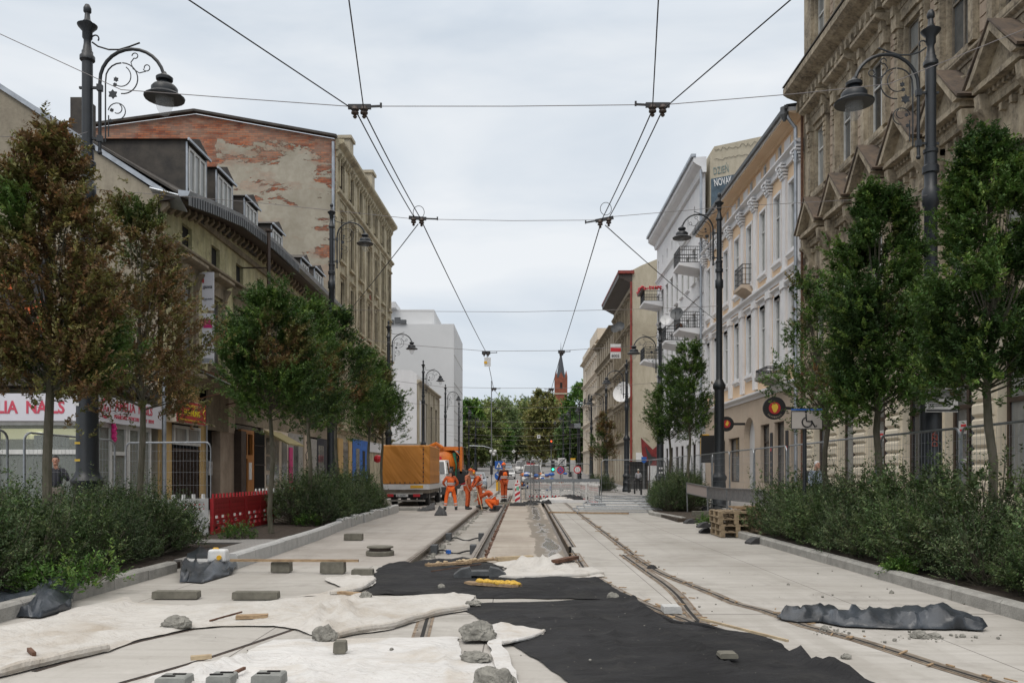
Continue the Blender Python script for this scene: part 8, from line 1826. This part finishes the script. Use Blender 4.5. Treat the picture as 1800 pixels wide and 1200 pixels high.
heap('covered_material', (2.9, 46.2, .02), 1.3, 3.0, .24, 'geo_black', 'materials under black sheeting beside the cream-covered ones', 7, 'covered heap', .6)
heap('black_sack', (1.42, 41.6, .02), .2, 1.2, .16, 'geo_black', 'black sheeting dangling at the left end of the covered materials', 9, 'sack', .5)
heap('black_sack', G(1148, 1000)+Vector((0,.1,.01)), .10, .17, .075, 'geo_black', 'small black rag on the branching rail', 12, 'rag', .15)
mb = MB(); mb.cbox((2.6, 41.9, .09), (2.9, .12, .14)); tag(mb.build('white_beam', M['paint_white']), 'white beam across the right slab before the covered materials', 'beam')
mb = MB(); mb.cbox((G(905,897)).to_tuple()[:2]+(.05,), (.5,.3,.1)) if False else mb.cbox((-.95, 36.5, -.02), (.5, .4, .22)); tag(mb.build('steel_box', M['foot_gray']), 'grey steel box between the open rails near the crouching worker', 'box')
tarp('scrap_sheet', 'grey rubber scrap leaning beside the truck wheel', [[(733,898,0,0),(750,898,0,0),(765,896,0,.0)], [(735,897,.1,.03),(752,895,.1,.12),(764,893,.1,.26)], [(740,895,.3,.0),(752,893,.3,.05),(766,891,.3,.1)]], M['rubber'])
tarp('scrap_sheet', 'dark cone-like rubber scrap in front of the first worker', [[(763,906,0,0),(774,906,0,0),(786,906,0,0)], [(765,905,.1,.05),(773,904,.1,.27),(784,905,.1,.04)], [(765,903,.4,.0),(774,902,.4,.2),(784,903,.4,.0)]], M['rubber'])

# ================================================================ SIGNS AND SMALL STREET FURNITURE
def post(root, x, y, z0, z1, r=.035, m='galv'): mb = MB(); mb.smooth = True; mb.tube([(x,y,z0),(x,y,z1)], r, 8); return mb.build('post', M[m], root)
# wheelchair parking sign
p = W(1418, 738, 16.6); root = empty('parking_sign', (p.x, p.y, .1), 'white rectangular sign with a wheelchair symbol on a dark post', 'sign'); post(root, p.x-.02, p.y+.06, .1, p.z+.2, .04, 'iron')
mb = MB(); mb.cbox(p, (.60, .025, .36)); mb.build('plate', mat('sign_plate_dull', (.47,.43,.40), .5, var=.1), root)
mb = MB(); [mb.cbox((p.x+dx, p.y-.015, p.z+dz), s_) for dx, dz, s_ in ((0,.17,(.6,.006,.012)),(0,-.17,(.6,.006,.012)),(-.3,0,(.012,.006,.34)),(.3,0,(.012,.006,.34)))]; mb.build('border', M['paint_black'], root)
mb = MB(); yy = p.y-.018; c = (p.x-.0, yy, p.z-.04); mb.tube([(c[0]+.095*math.cos(math.radians(a)), yy, c[2]+.095*math.sin(math.radians(a))) for a in range(110, 381, 18)], .013, 6)
mb.tube([(c[0]-.02, yy, c[2]+.16), (c[0]-.01, yy, c[2]+.02), (c[0]+.10, yy, c[2]+.01), (c[0]+.15, yy, c[2]-.09), (c[0]+.19, yy, c[2]-.07)], .014, 6); mb.ball((c[0]-.02, yy, c[2]+.2), .025, 8, 6, (1,.3,1)); mb.build('wheelchair_symbol', M['paint_black'], root)
mb = MB(); mb.cbox((p.x+.0, p.y+.005, p.z+.205), (.60, .02, .03)); mb.build('blue_plate_edge', M['sign_blue'], root)
def round_sign_post(px, py, Y, r, label, face, ring=None, mark=None, base=None, square=False):
    p = W(px, py, Y); z0 = base if base is not None else terr(Y); root = empty('road_sign', (p.x, Y, z0), label, 'sign', 'road signs at the crossing'); post(root, p.x, Y+.05, z0, p.z+r, .04)
    mb = MB()
    if square: mb.cbox(p, (2*r, .03, 2*r))
    else: mb.lathe([(r,-.015),(r,.015)], p, 22, 'Y')
    mb.build('plate', M[face], root)
    if ring: mb = MB(); mb.lathe([(r*.74,-.006),(r*.74,.0)], p-Vector((0,.02,0)), 20, 'Y'); mb.build('inner_disc', M[ring], root)
    return root, p
root, p = round_sign_post(877, 836, 62, .32, 'blue round arrow sign right of the silver car', 'sign_blue', base=0); mb = MB(); q = p-Vector((0,.03,0)); mb.bar(q+Vector((-.17,0,.17)), q+Vector((.12,0,-.12)), .01, .07); mb.prism([q+Vector(v) for v in ((.17,0,-.17),(.17,0,.04),(-.04,0,-.17))], (0,-.01,0)); mb.build('arrow', M['paint_white'], root)
root, p = round_sign_post(877, 817, 60, .28, 'blue square pedestrian crossing sign above the round arrow', 'sign_blue', base=0, square=True); mb = MB(); q = p-Vector((0,.03,0)); mb.prism([q+Vector(v) for v in ((-.18,0,-.18),(.18,0,-.18),(0,0,.2))], (0,-.01,0)); mb.build('triangle', M['paint_white'], root); mb = MB(); mb.cbox(q-Vector((0,.02,.05)), (.08,.01,.2)); mb.build('figure', M['paint_black'], root)
root, p = round_sign_post(985, 826, 60, .27, 'round blue and red no-stopping sign', 'refl_red', 'sign_blue', base=0); mb = MB(); q = p-Vector((0,.035,0)); mb.bar(q+Vector((-.16,0,.16)), q+Vector((.16,0,-.16)), .01, .05); mb.bar(q+Vector((-.16,-.004,-.16)), q+Vector((.16,-.004,.16)), .01, .05); mb.build('cross', M['refl_red'], root)
root, p = round_sign_post(1015, 825, 60, .27, 'round white sign with red rim and arrows, at the fence end', 'refl_red', 'paint_white', base=0); mb = MB(); q = p-Vector((0,.035,0)); mb.bar(q+Vector((-.07,0,-.12)), q+Vector((-.07,0,.12)), .01, .04); mb.bar(q+Vector((.07,0,-.12)), q+Vector((.07,0,.12)), .01, .04); mb.build('arrows', M['paint_black'], root)
p = W(988, 811, 70); root = empty('zone_sign', (p.x, 70, 0), 'square white end-of-zone sign with a crossed circle', 'sign', 'road signs at the crossing'); post(root, p.x, 70.05, 0, p.z, .04)
mb = MB(); mb.cbox(p, (.68,.03,.62)); mb.build('plate', M['paint_white'], root); q = p-Vector((0,.03,0)); mb = MB(); mb.tube([q+Vector((.2*math.cos(a), 0, .2*math.sin(a)-.02)) for a in [2*math.pi*k/20 for k in range(20)]], .018, 5, closed=True); mb.build('ring', M['foot_gray'], root); text_obj('30', .22, root, M['foot_gray'], (q.x-.13, q.y-.01, q.z-.1), name='number')
mb = MB(); mb.bar(q+Vector((-.3,-.02,-.3)), q+Vector((.34,-.02,.32)), .01, .06); mb.build('slash', M['paint_black'], root)
p = W(1007, 807, 72); root = empty('camera_box_sign', (p.x, 72, 0), 'grey board with an orange hood above it', 'sign', 'road signs at the crossing'); post(root, p.x, 72.05, 0, p.z, .04); mb = MB(); mb.cbox(p+Vector((0,0,-.55)), (.45,.04,1.0)); mb.build('plate', M['kerb_light'], root); mb = MB(); mb.prism([p+Vector(v) for v in ((-.25,0,.1),(.25,0,.1),(.15,0,-.05),(-.15,0,-.05))], (0,.05,0)); mb.build('orange_cap', M['sign_yellow'], root)
# traffic light, green
emg = mat('signal_green', (.05,.9,.5), .5, emit=((.03,1,.45), 3.0)); emr = mat('signal_red', (.9,.1,.03), .5, emit=((1,.12,.03), 1.2))
def traffic(px, py, Y, label, lit, z0=None, s=1.0):
    p = W(px, py, Y); z0 = terr(Y) if z0 is None else z0; root = empty('traffic_light', (p.x, Y, z0), label, 'traffic light', 'traffic lights at the crossing'); post(root, p.x, Y+.1, z0, p.z, .05, 'galv')
    mb = MB(); mb.cbox(p+Vector((0,0,.25*s)), (.3*s,.2,.95*s)); mb.build('housing', M['paint_black'], root)
    for k, z_ in enumerate((0, .28, .56)):
        mb = MB(); mb.lathe([(.1*s,-.02),(.1*s,0)], p+Vector((0,-.1,z_*s-.03)), 12, 'Y'); mb.build('lens', (emg if k == 0 else M['iron_black']) if lit == 'g' else (emr if (k == 2 and lit == 'r') else M['iron_black']), root)
traffic(972, 824, 75, 'traffic light showing green behind the barriers', 'g'); traffic(969, 784, 110, 'orange signal hanging before the far trees', 'r', s=1.2)
traffic(864, 830, 95, 'dark traffic light on the left side of the crossing', 'x')
# mast with white cameras, grey box mast, small hanging signs
p = W(864, 712, 105); root = empty('camera_mast', (p.x, 105, .2), 'thin mast with white spotlights in front of the far trees', 'mast'); post(root, p.x, 105, .2, p.z+3, .06); mb = MB(); [mb.ball(W(px, py, 105), .22, 8, 6) for px, py in ((863,793),(870,793),(868,798))]; mb.build('spotlight', M['paint_white'], root)
mb = MB(); mb.smooth = True; mb.tube([W(825,783,105), W(850,784,105), W(865,788,105), W(874,800,105), W(876,850,105)], .07, 6); mb.build('curved_arm', M['galv'], root)
p = W(1013, 748, 100); root = empty('camera_box_mast', (p.x, 100, .1), 'grey box on a mast beside the far right lamp posts', 'mast'); post(root, p.x+.2, 100, .1, p.z, .1, 'iron'); mb = MB(); mb.cbox(p, (1.0,.5,.55)); mb.build('box', M['galv'], root); mb = MB(); mb.cbox(p-Vector((.45,.1,0)), (.35,.5,.5)); mb.build('camera', M['mural_dark'], root)
for px, py, Y, s, lb in ((947,767,120,.5,'small white square sign hung over the far road'), (903,793,110,.38,'white diamond sign hung over the far road')):
    p = W(px, py, Y); root = empty('hanging_sign', p, lb, 'sign'); mb = MB(); mb.cbox(p, (s*.9,.04,s), ry=0 if s > .4 else math.pi/4); mb.build('plate', M['paint_white'], root); mb = MB(); mb.cbox(p-Vector((0,.04,0)), (s*.3,.02,s*.4)); mb.build('symbol', M['mural_dark'], root)
# bicycle, bin, bollards, blue shield sign on the right pavement
R = empty('bicycle', (6.75, 41.5, .13), 'black bicycle leaning at the end of the second right bed', 'bicycle')
bx, by, bz = 6.55, 40.8, .13
for dy in (0, 1.05):
    mb = MB(); mb.smooth = True; mb.tube([(bx, by+dy+.33*math.cos(a), bz+.34+.33*math.sin(a)) for a in [2*math.pi*k/20 for k in range(20)]], .018, 5, closed=True); w_ = mb.build('wheel', M['rubber'], R)
    mb = MB(); [mb.tube([(bx, by+dy, bz+.34), (bx, by+dy+.32*math.cos(a), bz+.34+.32*math.sin(a))], .004, 3) for a in [math.pi*k/6 for k in range(12)]]; mb.build('spokes', M['galv'], w_)
mb = MB(); mb.smooth = True; T = lambda *p_: mb.tube([(bx, by+a, bz+b) for a, b in p_], .016, 6); T((0,.34),(.12,.85),(.14,.95)); T((.1,.75),(.45,.3)); T((.45,.3),(.68,.85)); T((.1,.78),(.66,.8)); T((.45,.3),(1.05,.34)); T((1.05,.34),(.66,.8)); mb.build('frame', M['iron_black'], R)
mb = MB(); mb.cbox((bx, by+.7, bz+.9), (.12,.24,.05)); mb.build('saddle', M['iron_black'], R); mb = MB(); mb.bar((bx-.28, by+.12, bz+.98), (bx+.28, by+.12, bz+.98), .03); mb.build('handlebar', M['iron_black'], R)
p = W(1132, 808, 70); root = empty('shield_sign', (p.x, 70, .1), 'small blue shield-shaped sign before the mural', 'sign'); post(root, p.x, 70.05, .1, p.z, .03); mb = MB(); mb.prism([p+Vector(v) for v in ((-.22,0,.25),(.22,0,.25),(.2,0,-.12),(0,0,-.28),(-.2,0,-.12))], (0,.03,0)); mb.build('plate', M['sign_blue'], root)
root = empty('bus_shelter', (10.1, 72, .1), 'small glazed shelter by the blank tan wall', 'shelter')
mb = MB(); mb.box(9.3, 11.0, 73, 73.08, .1, 2.2); mb.build('glass_wall', M['glass_light'], root); mb = MB(); mb.prism([(9.0,71.5,2.4),(11.2,71.5,2.4),(11.2,73.2,2.1),(9.0,73.2,2.1)], (0,0,.08)); mb.build('roof', M['mural_dark'], root); mb = MB(); [mb.bar((x,y_,.1),(x,y_,2.2), .07) for x in (9.3, 11.0) for y_ in (71.7, 73)]; mb.build('frame', M['rust'], root)
p = W(1187, 792, 42); tag(MB().cbox((10.9, 50, 3.1), (.5,.12,1.3)).build('yellow_shop_sign', M['sign_yellow']), 'narrow yellow sign on the white house behind the lamp post', 'sign')
tag(MB().cbox((10.6, 47, 2.8), (1.1,.25,1.5)).build('black_awning_box', M['paint_black']), 'black shop box projecting behind the right trees', 'awning')
for i in range(5): tag(MB().lathe([(.06,0),(.06,.8),(.08,.82),(.08,.9),(.02,.95)], (7.6, 47+3*i, .13), 10).build('bollard', M['iron_black']), 'black bollard in the row past the second right bed', 'bollard', 'bollards on the right pavement')
for i in range(3): tag(MB().cbox((-.1+.0*i, 47+4*i, .5), (.5,.5,1.0), tap=.9).build('concrete_barrier_block', M['kerb_light']), 'pale concrete block standing between the far tracks', 'block', 'concrete blocks between the far tracks')
tag(MB().cbox((-1.75, 72, .45), (.35,.3,.9)).build('yellow_marker', M['sign_yellow']), 'small yellow marker post right of the silver car', 'marker')
